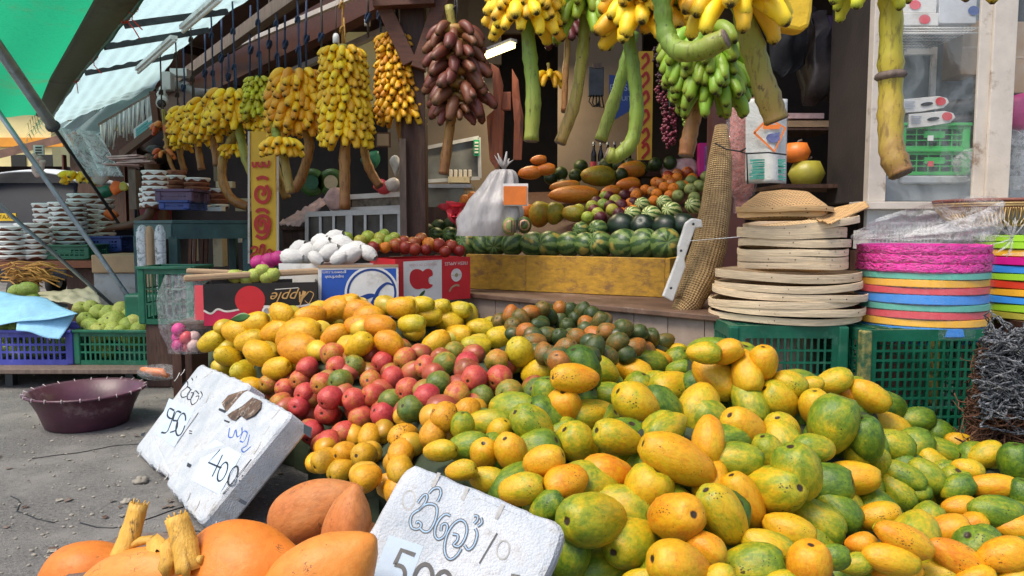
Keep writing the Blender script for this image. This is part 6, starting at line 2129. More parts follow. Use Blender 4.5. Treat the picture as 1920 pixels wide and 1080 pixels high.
def ax(px0, py0, px1, py1, Y):
 return [at(px0, py0, Y), at((px0 + px1) / 2, (py0 + py1) / 2, Y), at(px1, py1, Y)]
bunch('tall ripe amber banana bunch, tied against the timber post', ax(742, 68, 752, 222, 5.35), 12, 13, .105, .105, 'ban_o', 66, 1.3, [at(742, 60, 5.35), at(750, 220, 5.35), at(757, 262, 5.35), at(768, 292, 5.35)], .036, 'stk_b', rope='pale cord', rope_m='rope_dark', taper=(.85, 1.1))
bunch('tall bright yellow banana bunch with thick straight stalk, hung by orange cords', ax(642, 92, 650, 262, 5.0), 10, 13, .112, .105, 'ban_y', 68, 1.35, [at(642, 84, 5.0), at(648, 240, 5.0), at(646, 300, 5.0), at(647, 392, 5.0)], .037, 'stk_b', rope='orange jute cords', rope_m='rope_orange', taper=(.9, 1.08))
bunch('golden banana bunch with a slanting orange stalk, beside the tall bright one', ax(560, 138, 562, 238, 5.25), 7, 13, 0.15, 0.12, 'ban_o', 66, 1.25, [at(560, 130, 5.25), at(570, 230, 5.25), at(580, 275, 5.25), at(566, 330, 5.25), at(551, 356, 5.25)], .036, 'stk_b', rope='blue rope', taper=(.95, 1.1))
bunch('golden banana bunch hung behind the one with the slanting stalk', ax(520, 152, 522, 240, 5.6), 6, 12, 0.13, 0.1, 'ban_y', 66, 1.25, [at(520, 146, 5.6), at(512, 260, 5.6), at(518, 320, 5.6), at(538, 372, 5.6)], .034, 'stk_gb', rope='blue rope', taper=(.9, 1))
bunch('small yellow banana hand hanging lowest, before the yellow sign', ax(528, 268, 530, 276, 5.0), 1, 15, .13, .04, 'ban_y', 62, 1.2, [at(512, 215, 5.2), at(520, 262, 5.05), at(533, 300, 5.05), at(545, 362, 5.05)], .03, 'stk_gb', arc=230, tilt=-.1)
bunch('small unripe green banana bunch between the yellow ones', ax(486, 148, 488, 212, 5.5), 6, 11, 0.1, 0.07, 'ban_yg', 66, 1.3, [at(484, 142, 5.9), at(490, 220, 5.9), at(498, 280, 5.9)], .028, 'stk_g', rope='blue rope', taper=(.8, 1))
bunch('yellow banana bunch with pale green stalk that crosses the yellow sign', ax(440, 178, 446, 226, 5.7), 6, 14, 0.135, 0.13, 'ban_y', 66, 1.25, [at(438, 170, 5.7), at(446, 230, 5.65), at(462, 300, 5.6), at(486, 352, 5.6), at(494, 368, 5.6)], .036, 'stk_gb', rope='blue rope', taper=(1.0, 1.15))
bunch('small hand of yellow bananas below the crossing green stalk', ax(440, 275, 442, 282, 5.75), 1, 12, .10, .04, 'ban_y', 66, 1.2, [at(450, 240, 5.8), at(430, 270, 5.8), at(418, 300, 5.8), at(418, 340, 5.8), at(436, 374, 5.8), at(466, 388, 5.8)], .036, 'stk_b', arc=220)
bunch('broad yellow banana bunch, third from the street end', ax(400, 192, 402, 250, 6.0), 6, 14, 0.14, 0.13, 'ban_y', 66, 1.25, [at(400, 188, 6.0), at(402, 262, 6.0), at(408, 310, 6.0)], .034, 'stk_b', rope='blue rope', taper=(.9, 1.1))
bunch('pale yellow banana bunch near the street end of the row', ax(362, 206, 362, 262, 6.3), 6, 12, 0.13, 0.11, 'ban_y', 66, 1.25, [at(362, 200, 6.3), at(372, 280, 6.3), at(378, 318, 6.3)], .03, 'stk_b', rope='dark cord', rope_m='rope_dark')
bunch('brownish old banana bunch behind the street end of the row', ax(334, 236, 336, 278, 6.7), 4, 9, .09, .06, 'ban_o', 66, 1.2, [at(334, 230, 6.7), at(338, 290, 6.7), at(346, 320, 6.7)], .028, 'stk_b', rope='dark cord', rope_m='rope_dark')
bunch('small orange red banana bunch at the very street end', ax(304, 232, 308, 240, 6.6), 1, 8, .11, .04, 'ban_ro', 66, 1.25, [at(306, 205, 6.6), at(310, 250, 6.6), at(318, 300, 6.6), at(330, 326, 6.6)], .018, 'stk_b', rope='dark cord', rope_m='rope_dark')
bunch('pair of orange red bananas low beside the seller', ax(306, 284, 308, 286, 6.6), 1, 5, .10, .03, 'ban_ro', 66, 1.3, [at(314, 262, 6.6), at(310, 285, 6.6)], .014, 'stk_b')
bunch('loose yellow banana hand resting on the stacked curd pots by the street', ax(146, 330, 146, 334, 7.6), 1, 10, .15, .05, 'ban_y', 60, 1.3, [at(146, 326, 7.6), at(146, 338, 7.6)], .02, 'stk_g', arc=250, tilt=-.3, group='loose banana hands')
bunch('bare brown banana stalk hanging behind the tall bright bunch', ax(676, 255, 680, 262, 5.5), 1, 3, .08, .05, 'ban_o', 66, 1.2, [at(672, 200, 5.5), at(682, 275, 5.5), at(692, 315, 5.5), at(712, 350, 5.5)], .034, 'stk_b')
bunch('large bunch of dark red bananas hung by the timber post', ax(852, 45, 862, 198, 4.75), 6, 9, .205, .07, 'ban_r', 58, 1.2, [at(842, 10, 4.75), at(856, 120, 4.75), at(846, 220, 4.75), at(838, 280, 4.75), at(832, 326, 4.75)], .032, 'stk_b', rope='dark cord', rope_m='rope_dark', taper=(.85, 1.0), arc=300)
bunch('lowest small hand of the red bananas, pinkish tipped', ax(852, 205, 854, 210, 4.70), 1, 8, .13, .04, 'ban_r', 66, 1.25, [at(846, 190, 4.72), at(843, 215, 4.72)], .02, 'stk_b', arc=240)
bunch('maroon red bananas hanging behind the green plantain bunch', ax(1062, 40, 1064, 62, 5.1), 2, 8, .15, .05, 'ban_dr', 66, 1.25, [at(1060, 0, 5.1), at(1064, 80, 5.1), at(1060, 140, 5.1), at(1058, 210, 5.1)], .022, 'stk_b')
bunch('tiny bunch of yellow bananas beside the maroon stalk', ax(1030, 140, 1031, 144, 5.4), 1, 7, .13, .03, 'ban_y', 72, 1.1, [at(1028, 118, 5.4), at(1030, 148, 5.4)], .012, 'stk_b', arc=220)
bunch('yellow banana bunch with straight green stalk, next to the red bananas', ax(982, -58, 986, 38, 3.6), 5, 10, 0.165, 0.07, 'ban_y', 62, 1.25, [at(980, -70, 3.6), at(986, 20, 3.6), at(994, 110, 3.6), at(1000, 180, 3.6), at(996, 264, 3.6)], .036, 'stk_g', taper=(.9, 1))
bunch('lime green plantain bunch with long bent pale stalk', ax(1100, -60, 1102, 30, 3.7), 5, 9, 0.2, 0.06, 'ban_g', 70, 1.05, [at(1098, -70, 3.7), at(1096, 40, 3.7), at(1092, 100, 3.7), at(1078, 190, 3.7), at(1050, 268, 3.7)], .03, 'stk_gb', taper=(.95, 1))
bunch('yellow banana bunch before the hooked green stalk', ax(1206, -50, 1206, 52, 3.5), 5, 8, 0.2, 0.06, 'ban_y', 60, 1.3, [at(1160, -80, 3.55), at(1172, 30, 3.5), at(1186, 120, 3.5), at(1194, 200, 3.5), at(1186, 262, 3.5), at(1158, 292, 3.5), at(1138, 288, 3.5)], .034, 'stk_g', taper=(1, 1))
bunch('bare green stalk hanging slantwise before the blue banner', ax(1172, 20, 1172, 24, 4.0), 1, 2, .08, .03, 'ban_g', 66, 1.1, [at(1188, 60, 4.0), at(1170, 130, 4.0), at(1148, 200, 4.0), at(1126, 264, 4.0)], .034, 'stk_g')
bunch('ripe yellow bananas behind the thick hooked stalk', ax(1276, -40, 1276, 12, 3.4), 3, 9, 0.17, 0.06, 'ban_o', 62, 1.25, [at(1276, -60, 3.4), at(1276, 20, 3.4)], .03, 'stk_g')
bunch('green plantain bunch hanging lowest, over the woven mat', ax(1316, 66, 1336, 176, 3.15), 6, 10, .178, .055, 'ban_g', 76, 1.0, [at(1316, -10, 3.1), at(1318, 60, 3.15), at(1322, 150, 3.2), at(1306, 200, 3.2), at(1294, 250, 3.2), at(1286, 292, 3.2)], .034, 'stk_b', taper=(1.05, .9), arc=300)
bunch('bright yellow spotted bananas in front of the green plantains', ax(1382, -40, 1378, 14, 2.75), 2, 9, .185, .06, 'ban_y', 62, 1.15, [at(1385, -60, 2.78), at(1394, 20, 2.8), at(1412, 90, 2.8), at(1436, 170, 2.8), at(1456, 226, 2.8)], .046, 'stk_gb', taper=(1, 1), arc=210)
sk = bunch('thick hooked green banana stalk with a brown cut end', ax(1236, -60, 1236, -40, 2.7), 1, 4, .12, .04, 'ban_y', 62, 1.2, [at(1236, -70, 2.7), at(1242, 10, 2.7), at(1250, 66, 2.7), at(1272, 94, 2.65), at(1312, 94, 2.6), at(1360, 72, 2.55)], .036, 'stk_g')
bunch('thick yellow brown stalk with lime green bananas, before the glass cabinet', ax(1632, -60, 1636, -8, 2.3), 2, 6, .115, .04, 'ban_yg', 74, 1.25, [at(1672, -70, 2.3), at(1671, 20, 2.3), at(1670, 120, 2.3), at(1670, 200, 2.3), at(1672, 280, 2.28), at(1690, 326, 2.26)], .037, 'stk_y', az0=-PI / 2 - .5, arc=230)
mb = MB()
c = [at(1670 + x, 142 + .1 * abs(x), 2.3) for x in (0,)][0]
mb.lathe([(.036, -.012), (.046, -.004), (.044, .006), (.036, .012)], 20, c, euler(0, -.08, 0))
rt = [o_ for o_ in bpy.data.objects if o_.get('label', '').startswith('thick yellow brown stalk')][0]
mb.build('scar_collar', M['wood_grey'], rt)
bunch('single yellow banana tip at the top of the cabinet', ax(1812, -60, 1812, -44, 2.5), 1, 3, .16, .03, 'ban_y', 80, 1.15, [at(1812, -80, 2.5), at(1812, -40, 2.5)], .02, 'stk_g', arc=70)
for i, (px, py0, py1, Y, lab) in enumerate([(415, 20, 170, 6.4, 'blue cord with one knot'), (470, 10, 150, 6.2, 'slack blue cord'), (505, 0, 140, 6.0, 'dark blue cord'), (535, 0, 140, 5.8, 'blue cord, taut and thin'), (575, -10, 130, 5.6, 'brown cord'), (602, -10, 125, 5.4, 'reddish cord'), (384, 60, 190, 6.8, 'black cord'), (344, 90, 215, 7.0, 'orange cord'), (690, -20, 70, 5.2, 'thin grey cord'), (712, -20, 60, 5.3, 'frayed blue cord'), (428, 100, 175, 6.5, 'doubled blue cord')]):
 rp = thing('hanging_rope', f'{lab} hanging from the fascia beam with nothing tied below it', 'rope', at(px, py1, Y), 'spare ropes under the beam')
 mb = MB()
 mb.tube([at(px, py0, Y), at(px + U(-2, 2), (py0 + py1) / 2, Y), at(px + U(-2, 2), py1, Y)], .008, 6)
 mb.build('cord', M[('rope_blue', 'rope_blue', 'rope_dark')[i % 3]], rp)
 mb = MB()
 c = at(px, py0 + (py1 - py0) * .6, Y)
 mb.tube([c + V((.016 * math.cos(a), .016 * math.sin(a), .03 * math.sin(a * 1.3))) for a in np.linspace(0, 11, 18)], .009, 5)
 mb.build('knot', M['rope_blue'], rp)
for (px, py, Y, lab) in ((630, 72, 5.1, 'white lamp holder dangling beside the tall bright banana bunch'), (689, 40, 5.4, 'small pale lamp holder dangling near the beam braces')):
 lh = thing('lamp_holder', lab, 'lamp holder', at(px, py, Y), 'dangling lamp holders')
 mb = MB()
 mb.lathe([(.001, .035), (.014, .03), (.022, .01), (.022, -.03), (.016, -.034)], 14, at(px, py, Y))
 mb.build('socket', M['white'], lh)
 mb = MB()
 mb.tube([at(px, py - 5, Y), at(px, py - 60, Y)], .004, 5)
 mb.build('wire', M['rope_dark'], lh)
HK = [([(920, 118), (936, 128), (944, 160), (940, 205), (946, 210), (942, 300), (930, 318), (918, 300), (912, 218), (926, 206), (924, 150)], 4.9, 'broad orange brown dried banana husk hanging behind the carrier bag'),
      ([(960, 128), (972, 150), (976, 190), (982, 218), (978, 300), (962, 300), (964, 230), (960, 180)], 4.95, 'narrow orange dried banana husk beside the green stalk'),
      ([(984, 110), (996, 150), (1002, 220), (990, 266), (984, 240), (986, 170)], 5.1, 'dark brown husk behind the straight green stalk')]
for pts, Y, lab in HK:
 mb = MB()
 L_ = len(pts)
 cx = sum(p[0] for p in pts) / L_
 f_ = [at(x, y, Y + .0022 * abs(x - cx) * 1.5) for x, y in pts]
 mb.prism(f_, V((0, .012, 0)))
 tag(mb.build('dried_husk', M['terracotta_wood'] if Y < 5 else M['wood_grey'], bevel=.004), lab, 'husk', 'dried husks')
hp_ = MB()
hp_.pbox(925, 170, 938, 205, 4.93, .05)
hp_.pbox(940, 172, 958, 206, 4.97, .04)
tag(hp_.build('husk_strip', M['terracotta_wood'], bevel=.004), 'pale orange strip of husk bound between the two dried husks', 'husk')
# ------------------------------------------------------------------ bamboo trays
def tray(label, cx, pybase, Y, wpx, h, tiltx=0.0, tilty=0.0, orange=False, group='stacked bamboo trays', deep=.02):
 """one winnowing tray: a bent strip rim with woven bottom; stands with its rim's lower edge at pybase"""
 r = wpx / 2 * Y / (F - wpx / 2)
 c = at(cx, pybase, Y + r)
 c.z = at(cx, pybase, Y).z
 o = thing('bamboo_tray', label, 'tray', c, group)
 o.rotation_euler = (tiltx, tilty, U(-.3, .3))
 m1, m2 = (M['bamboo_orange'], M['bamboo_orange_weave']) if orange else (M['bamboo'], M['bamboo_weave'])
 sq = U(.985, 1.015)
 fn = lambda p, a, t: V((p.x * sq * (1 + .006 * math.sin(2 * a + cx)), p.y / sq, p.z + .003 * math.sin(3 * a + cx)))
 mb = MB()
 mb.lathe([(r - .006, .002), (r, .0), (r + .001, h * .5), (r, h), (r - .005, h + .001), (r - .006, h * .5), (r - .006, .002)], 84, c, None, 0, False, fn)
 mb.build('outer_rim', m1, o)
 mb = MB()
 mb.lathe([(r - .012, h * .25), (r - .0065, h * .2), (r - .0065, h * .92), (r - .012, h * .9), (r - .012, h * .25)], 56, c, None, 0, True, fn)
 mb.build('inner_rim', m1, o)
 mb = MB()
 mb.lathe([(.001, -deep), (r * .5, -deep * .9), (r * .85, -deep * .35), (r - .007, h * .3)], 56, c, None, 0, True, fn)
 mb.build('woven_bottom', m2, o)
 mb = MB()
 for k in range(3):
  a = -PI / 2 + (k - 1) * .55 + U(-.2, .2)
  mb.ball(c + V((math.cos(a) * (r + .001), math.sin(a) * (r + .001), h * .55)), .0028, 6)
 mb.build('binding_knot', M['wood_dark'], o)
 return o
TR_ = [(1467, 610, 3.22, 272, .028, 0, 0, 0), (1470, 594, 3.2, 282, .032, .012, .02, 0), (1466, 581, 3.2, 268, .03, -.01, -.035, 0), (1476, 566, 3.2, 276, .03, .01, .03, 0), (1474, 549, 3.2, 262, .03, 0, -.02, 0), (1474, 530, 3.2, 256, .036, .01, .01, 0),
       (1484, 506, 3.25, 196, .026, 0, 0, 0), (1484, 494, 3.25, 194, .028, 0, .01, 0), (1484, 480, 3.25, 196, .028, .01, -.01, 0), (1487, 465, 3.25, 198, .034, -.01, .02, 0), (1482, 446, 3.25, 194, .045, .01, -.01, 0)]
NM = ['lowest and widest pale tray on the green crate', 'wide pale tray, second from the bottom', 'wide pale tray, third from the bottom', 'wide pale tray, fourth from the bottom', 'wide pale tray, fifth from the bottom', 'uppermost of the wide pale trays',
      'lowest of the narrower pale trays', 'narrower pale tray, second of its size from below', 'narrower pale tray in the middle of the stack', 'narrower pale tray just under the deep one', 'deepest pale tray, top of the narrower ones']
for (cx, py, Y, wp, h, tx, ty, _), nm in zip(TR_, NM):
 tray(nm, cx, py, Y, wp, h, tx, ty)
tray('pale tray tilted edge up, leaning towards the glass cabinet', 1500, 424, 3.25, 205, .03, .06, -.10, False)
tray('amber tray with a flat rim, below the upturned one', 1466, 404, 3.25, 158, .03, .02, -.03, True)
t_ = tray('upturned amber tray crowning the stack, herringbone weave showing', 1470, 396, 3.22, 172, .022, 0, 0, True, deep=-.10)
fan = thing('winnowing_fan', 'flat woven palm fan poking out of the tray stack towards the cabinet', 'tray', at(1570, 400, 3.3))
mb = MB()
q = [at(1500, 404, 3.3), at(1622, 378, 3.6), at(1630, 388, 3.5), at(1560, 420, 3.2)]
mb.grid(lambda u, v: q[0].lerp(q[1], u).lerp(q[3].lerp(q[2], u), v) + V((0, 0, .004 * math.sin(v * 40))), 20, 10)
mb.build('woven_leaf', M['bamboo_orange_weave'], fan, solid=.008)
# ------------------------------------------------------------------ colourful plastic basket stacks
def basket(label, c, r, h, mat, group, rough=False):
 o = thing('plastic_basket', label, 'basket', c, group)
 mb = MB()
 fn = (lambda p, a, t: V((p.x, p.y, p.z)) * (1 + .012 * math.sin(a * 3 + c.z * 90)))
 mb.lathe([(r * .96, .0), (r * .992, h * .05), (r, h * .12), (r * .994, h * .93), (r * .96, h), (r * .90, h * .96), (r * .90, .0)], 84, c, None, 0, False, fn)
 mb.build('rim', mat, o)
 mb = MB()
 K = 46
 for k in range(K):
  a = 2 * PI * k / K
  d = V((math.cos(a), math.sin(a), 0))
  mb.beam(c + d * r * .90 + V((0, 0, h * .5)), c + d * r * .84 + V((0, 0, h * .5 - .06)), .008, .004)
 mb.build('lattice_side', mat, o)
 if rough:
  mb = MB()
  for k in range(230):
   a = U(PI * .9, PI * 2.1)
   da = U(.06, .22)
   z0, z1 = U(.1, 1) * h, U(.1, 1) * h
   mb.tube([c + V((math.cos(a + da * t) * r * U(1.0, 1.015), math.sin(a + da * t) * r * 1.006, z0 + (z1 - z0) * t)) for t in (0, .33, .66, 1)], .0035, 5)
  mb.build('frayed_weave', mat, o)
 return o
Yk = 3.2
base = at(1721, 634, Yk)
rk = 114 * Yk / (F - 114)
base.x = at(1721, 634, Yk + rk).x
colsA = [('sky_blue', 'sky blue'), ('amber', 'amber'), ('coral', 'coral'), ('teal', 'teal'), ('sky_blue', 'sky blue'), ('coral', 'coral'), ('amber', 'amber'), ('teal', 'teal'), ('pink', 'hot pink'), ('pink', 'hot pink'), ('pink', 'hot pink')]
zb = base.z
for i, (k_, nm) in enumerate(colsA):
 hh = ps((18, 15, 15, 13, 19, 14, 15, 13, 18, 18, 17)[i], Yk)
 c = V((base.x + U(-.003, .003), base.y + rk, zb))
 basket(f'{nm} plastic basket, {ordw(i)} from the bottom of the bagged stack', c, rk * (1 - .003 * i), hh * .97, M[k_], 'bagged stack of plastic baskets', i >= 8)
 zb += hh
pbg = thing('plastic_bag', 'clear wrinkled plastic bag drawn over the hot pink topped basket stack, flaring open above', 'bag', V((base.x, base.y + rk, base.z)))
def bagA(u, v):
 a = 2 * PI * v
 z = base.z - .005 + u * (zb - base.z + .02)
 r = rk * 1.03 + .006 * mnoise.noise(V((u * 6, math.cos(a) * 3, math.sin(a) * 3)))
 return V((base.x + r * math.cos(a), base.y + rk + r * math.sin(a), z))
mb = MB()
mb.grid(bagA, 20, 64)
mb.build('bag_side', M['film_thin'], pbg)
def bagB(u, v):
 a = 2 * PI * v
 tall = .12 + .09 * math.cos(a - .2)
 z = zb + .015 + u * tall
 r = rk * (1.03 + .10 * math.sin(u * 2.6) - .12 * u) + .03 * mnoise.noise(V((u * 5, math.cos(a) * 2.5, math.sin(a) * 2.5)))
 return V((base.x + r * math.cos(a) + u * .02, base.y + rk + r * math.sin(a), z))
mb = MB()
mb.grid(bagB, 16, 64)
mb.build('bag_mouth', M['film_dense2'] if 'film_dense2' in M else M.setdefault('film_dense2', film('thick_clear_plastic', (.78, .78, .78), .26, .15, 12.0, 1.0)), pbg)
Y2 = 3.42
base2 = at(1948, 606, Y2)
r2 = 113 * Y2 / (F - 113)
base2.x = at(1948, 606, Y2 + r2).x
zb2 = base2.z
colsB = [('olive', 'olive yellow'), ('lime', 'dark lime'), ('sky_blue', 'strong blue'), ('amber', 'amber'), ('red_pl', 'tomato red'), ('lime', 'lime'), ('sky_blue', 'strong blue'), ('magenta', 'magenta'), ('amber', 'amber orange'), ('lime', 'lime'), ('lime', 'yellowish lime')]
for i, (k_, nm) in enumerate(colsB):
 hh = ps((14, 16, 15, 15, 16, 14, 16, 17, 15, 14, 14)[i], Y2)
 basket(f'{nm} plastic basket, {ordw(i)} from the bottom of the stack beyond the bagged one', V((base2.x, base2.y + r2, zb2)), r2, hh * .96, M[k_], 'second stack of plastic baskets')
 zb2 += hh
pk = MB()
pk.box((base2.x, base2.y + r2, base2.z / 2), (.5, .5, base2.z - .004))
tag(pk.build('wooden_block', M['wood_dark']), 'dark block under the second stack of plastic baskets', 'block')
pb2 = thing('plastic_bag', 'clear bag knotted loosely over the lime topped basket stack', 'bag', V((base2.x, base2.y + r2, zb2)))
def bagC(u, v):
 a = 2 * PI * v
 r = r2 * (1.05 - .55 * u) + .03 * mnoise.noise(V((u * 5, math.cos(a) * 2.5, math.sin(a) * 2.5)))
 return V((base2.x + r * math.cos(a), base2.y + r2 + r * math.sin(a), zb2 - .10 + u * .17))
mb = MB()
mb.grid(bagC, 14, 60)
mb.build('bag_film', M['film_dense2'], pb2)
mb = MB()
for k in range(8):
 a = .5 + k * .25
 p = at(1898, 446, 3.18)
 mb.tube([p, p + V((.05 * math.cos(a * 2), -.01, .05 * math.sin(a * 2))), p + V((.1 * math.cos(a * 2), 0, .085 * math.sin(a * 2)))], [.006, .012, .003], 5, 0, True, True, .3)
mb.build('knot', M['film_dense2'], pb2)
Yw = 3.5
bw = thing('wicker_basket', 'shallow yellow wicker basket with red brown rim on top of the second stack', 'basket', at(1870, 420, Yw))
cw = at(1885, 424, Yw)
rw = 119 * Yw / (F - 119)
cw.x = at(1885, 424, Yw + rw).x
cw.y += rw
hw_ = ps(50, Yw)
mb = MB()
for (rr, z, th) in ((rw, hw_, .009), (rw * .99, hw_ - .018, .006), (rw * .985, hw_ - .03, .005)):
 mb.tube([cw + V((math.cos(a) * rr, math.sin(a) * rr, z)) for a in np.linspace(0, 2 * PI, 60, endpoint=False)], th, 7, 0, False, True, 1, None, True)
mb.build('rim', M['wicker_rim'], bw)
mb = MB()
for k in range(96):
 a = 2 * PI * k / 96
 for s_ in (-1, 1):
  pts = []
  for t in (0, .35, .7, 1):
   aa = a + s_ * .05 * t
   rr = rw * (1 - .30 * t * t)
   pts.append(cw + V((math.cos(aa) * rr, math.sin(aa) * rr, hw_ * (1 - t) + .004)))
  mb.tube(pts, .0032, 5)
mb.build('wicker_side', M['wicker'], bw)
mb = MB()
for z, f in ((hw_ * .88, .995), (hw_ * .8, .985), (.004, .70)):
 mb.tube([cw + V((math.cos(a) * rw * f, math.sin(a) * rw * f, z)) for a in np.linspace(0, 2 * PI, 60, endpoint=False)], .007, 6, 0, False, True, 1, None, True)
mb.lathe([(.001, .004), (rw * .7, .004)], 40, cw)
mb.build('woven_band', M['wicker'], bw)
wbk = thing('plastic_basket', 'grey white perforated basket standing behind the bagged stack', 'basket', at(1700, 430, 3.95))
mb = MB()
a, b2 = at(1628, 470, 3.95), at(1768, 416, 3.95)
lattice(mb, V((a.x, 3.95, a.z)), RIGHT, V((0, 0, 1)), b2.x - a.x, b2.z - a.z, 18, 5, .008, .006, V((0, -1, 0)), .015)
mb.build('front_panel', M['grey_panel'], wbk)
mb = MB()
mb.box(((a.x + b2.x) / 2, 4.06, (a.z + b2.z) / 2 - .02), (b2.x - a.x - .02, .18, .1))
mb.build('contents', M['white'], wbk)
pk = MB()
pk.box(((a.x + b2.x) / 2, 4.06, (a.z - .003) / 2), (b2.x - a.x, .2, a.z - .006))
tag(pk.build('wooden_block', M['wood_dark']), 'dark block under the grey white perforated basket', 'block')
# ------------------------------------------------------------------ coir and rope bundles
def hank(name, label, px0, py0, px1, py1, Y, n, rad, mat, cat, depth_=.18, L=.5, sag=.5):
 mb = MB()
 for i in range(n):
  px, py = U(px0, px1), U(py0, py1)
  p = at(px, py, Y + U(0, depth_))
  pts = []
  d = V((U(-1, 1), U(-.4, .4), U(-1, 1))).normalized()
  seg = 12
  b_ = [U(0, .04), U(0, .06), U(0, .05), U(-.02, .08)]
  zl, zh = at(px0, py1 + 12, Y).z, at(px0, py0 - 4, Y).z
  for k in range(seg):
   pts.append(p.copy())
   d = (d + V((U(-.7, .7), U(-.5, .5), U(-.7, .7) - .12 * sag))).normalized()
   p = p + d * L / seg
   q0 = at(px0 - 8, py1 + 12, Y)
   if p.x < (px0 - 2) / F * p.y - 960 / F * p.y + b_[0]:
    d.x = abs(d.x) + .3
   if p.y < Y - b_[1]:
    d.y = abs(d.y) + .2
   if p.z < zl + b_[2]:
    d.z = abs(d.z) + .2
   if p.z > zh - b_[3]:
    d.z = -abs(d.z) - .2
   d.normalize()
  mb.tube(pts, rad * U(.7, 1.3), 5)
 o = mb.build(name, mat)
 return tag(o, label, cat)
def twist(name, label, px0, py0, px1, py1, Y, n, mat, cat):
 """braided strands: two thin plies wound round each other"""
 mb = MB()
 for i in range(n):
  px, py = U(px0, px1), U(py0, py1)
  p = at(px, py, Y + U(0, .16))
  d = V((U(-1, 1), U(-.3, .3), U(-.8, .3))).normalized()
  path = []
  b_ = [U(0, .05), U(0, .08), U(-.02, .09), U(-.03, .10)]
  zl, zh = at(px0, py1, Y).z, at(px0, py0 - 4, Y).z
  for k in range(20):
   path.append(p.copy())
   d = (d + V((U(-.38, .38), U(-.35, .35), U(-.42, .30)))).normalized()
   p = p + d * .028
   if p.x < (px0 - 962) / F * p.y + b_[0]:
    d.x = abs(d.x) + .3
   if p.y < Y - b_[1]:
    d.y = abs(d.y) + .2
   if p.z > zh - b_[2]:
    d.z = -abs(d.z) - .15
   if p.z < zl - b_[3]:
    d.z = abs(d.z) * .3
   d.normalize()
  for ph in (0, PI):
   pts = []
   for k, c in enumerate(path):
    for s_ in (0, .5):
     if k == len(path) - 1 and s_:
      continue
     cc = c.lerp(path[min(k + 1, len(path) - 1)], s_)
     a = (k + s_) * 2.2 + ph
     pts.append(cc + V((.0034 * math.cos(a), .0034 * math.sin(a), .0034 * math.cos(a + 1))))
   mb.tube(pts, .0027, 5)
 return tag(mb.build(name, mat), label, cat)
hank('coir_bundle', 'tangled dark brown coir rope heaped low beside the scuffed green crate', 1838, 745, 1960, 880, 2.62, 560, .0024, M['coir'], 'coir rope')
hank('coir_bundle', 'brown coir tuft showing beside the corner of the scuffed crate', 1840, 655, 1870, 740, 2.68, 120, .0022, M['coir'], 'coir rope', .1, .35)
twist('rope_bundle', 'grey and white braided rope bundle piled over the brown coir', 1852, 615, 1960, 735, 2.58, 300, M['rope_grey'], 'rope')
twist('rope_bundle', 'grey white rope ends trailing down over the coir', 1838, 735, 1880, 790, 2.56, 12, M['rope_grey'], 'rope')
pk = MB()
pa, pz = at(1925, 740, 2.75), at(2040, 870, 2.75)
pk.box(((pa.x + pz.x) / 2, 2.95, .30), (pz.x - pa.x, .22, .60))
tag(pk.build('sack', M['coir'], bevel=.05), 'full brown sack that the rope bundles are draped over', 'sack')
# ------------------------------------------------------------------ woven mat roll, white bracket, mesh bag, poster
mat_pts = [at(1352, 236, 4.0), at(1350, 300, 3.98), at(1343, 380, 3.94), at(1330, 460, 3.88), at(1312, 520, 3.84), at(1288, 572, 3.80), at(1270, 590, 3.78)]
mb = MB()
n = 28
rad = [ps(w_, 3.9) / 2 for w_ in (30, 58, 72, 84, 88, 66, 40)]
dn, dr = [], []
for i in range(len(mat_pts) - 1):
 for j in range(5):
  t = j / 5
  dn.append(mat_pts[i].lerp(mat_pts[i + 1], t))
  dr.append(rad[i] + (rad[i + 1] - rad[i]) * t)
dn.append(mat_pts[-1]); dr.append(rad[-1])
mb.tube(dn, dr, n, 0, True, True, .75)
mt = mb.build('mat_bag', M['plait'])
uvw = mt.data.attributes.new('uvw', 'FLOAT_VECTOR', 'POINT')
k = len(dn)
cum = [0]
for i in range(1, k):
 cum.append(cum[-1] + (dn[i] - dn[i - 1]).length)
dat = []
for i in range(k):
 for j in range(n):
  a = 2 * PI * j / n
  dat += [a * .06, cum[i], 0]
uvw.data.foreach_set('vector', dat[:len(mt.data.vertices) * 3] + [0] * max(0, len(mt.data.vertices) * 3 - len(dat)))
tag(mt, 'long plaited palm leaf bag leaning against the doorway beside the fruit bin', 'woven bag')
br_ = thing('bracket', 'white painted hooked bracket leaning before the plaited bag', 'bracket', at(1255, 562, 3.66))
mb = MB()
pl_ = [(1243, 556), (1262, 566), (1286, 500), (1284, 486), (1304, 428), (1318, 426), (1316, 412), (1298, 409), (1286, 418), (1272, 462), (1272, 480)]
f_ = [at(x, y, 3.66 + (y - 400) * .0004) for x, y in pl_]
mb.prism(f_, V((0, .035, 0)))
mb.build('bracket_body', M['white'], br_, bevel=.006)
mb = MB()
for x, y in ((1258, 540), (1277, 470), (1300, 420)):
 mb.ball(at(x, y, 3.655), .007, 8)
mb.build('bolt', M['steel_dark'], br_)
mb = MB()
mb.tube([at(1290, 452, 3.64), at(1340, 448, 3.5), at(1388, 444, 3.3)], .0018, 5)
tag(mb.build('string', M['white']), 'thin white string stretched from the bracket to the bamboo trays', 'string')
mb = MB()
mg = [(1388, 130), (1420, 150), (1428, 240), (1412, 330), (1392, 392), (1382, 360), (1376, 280), (1372, 200)]
c0 = at(1400, 260, 4.1)
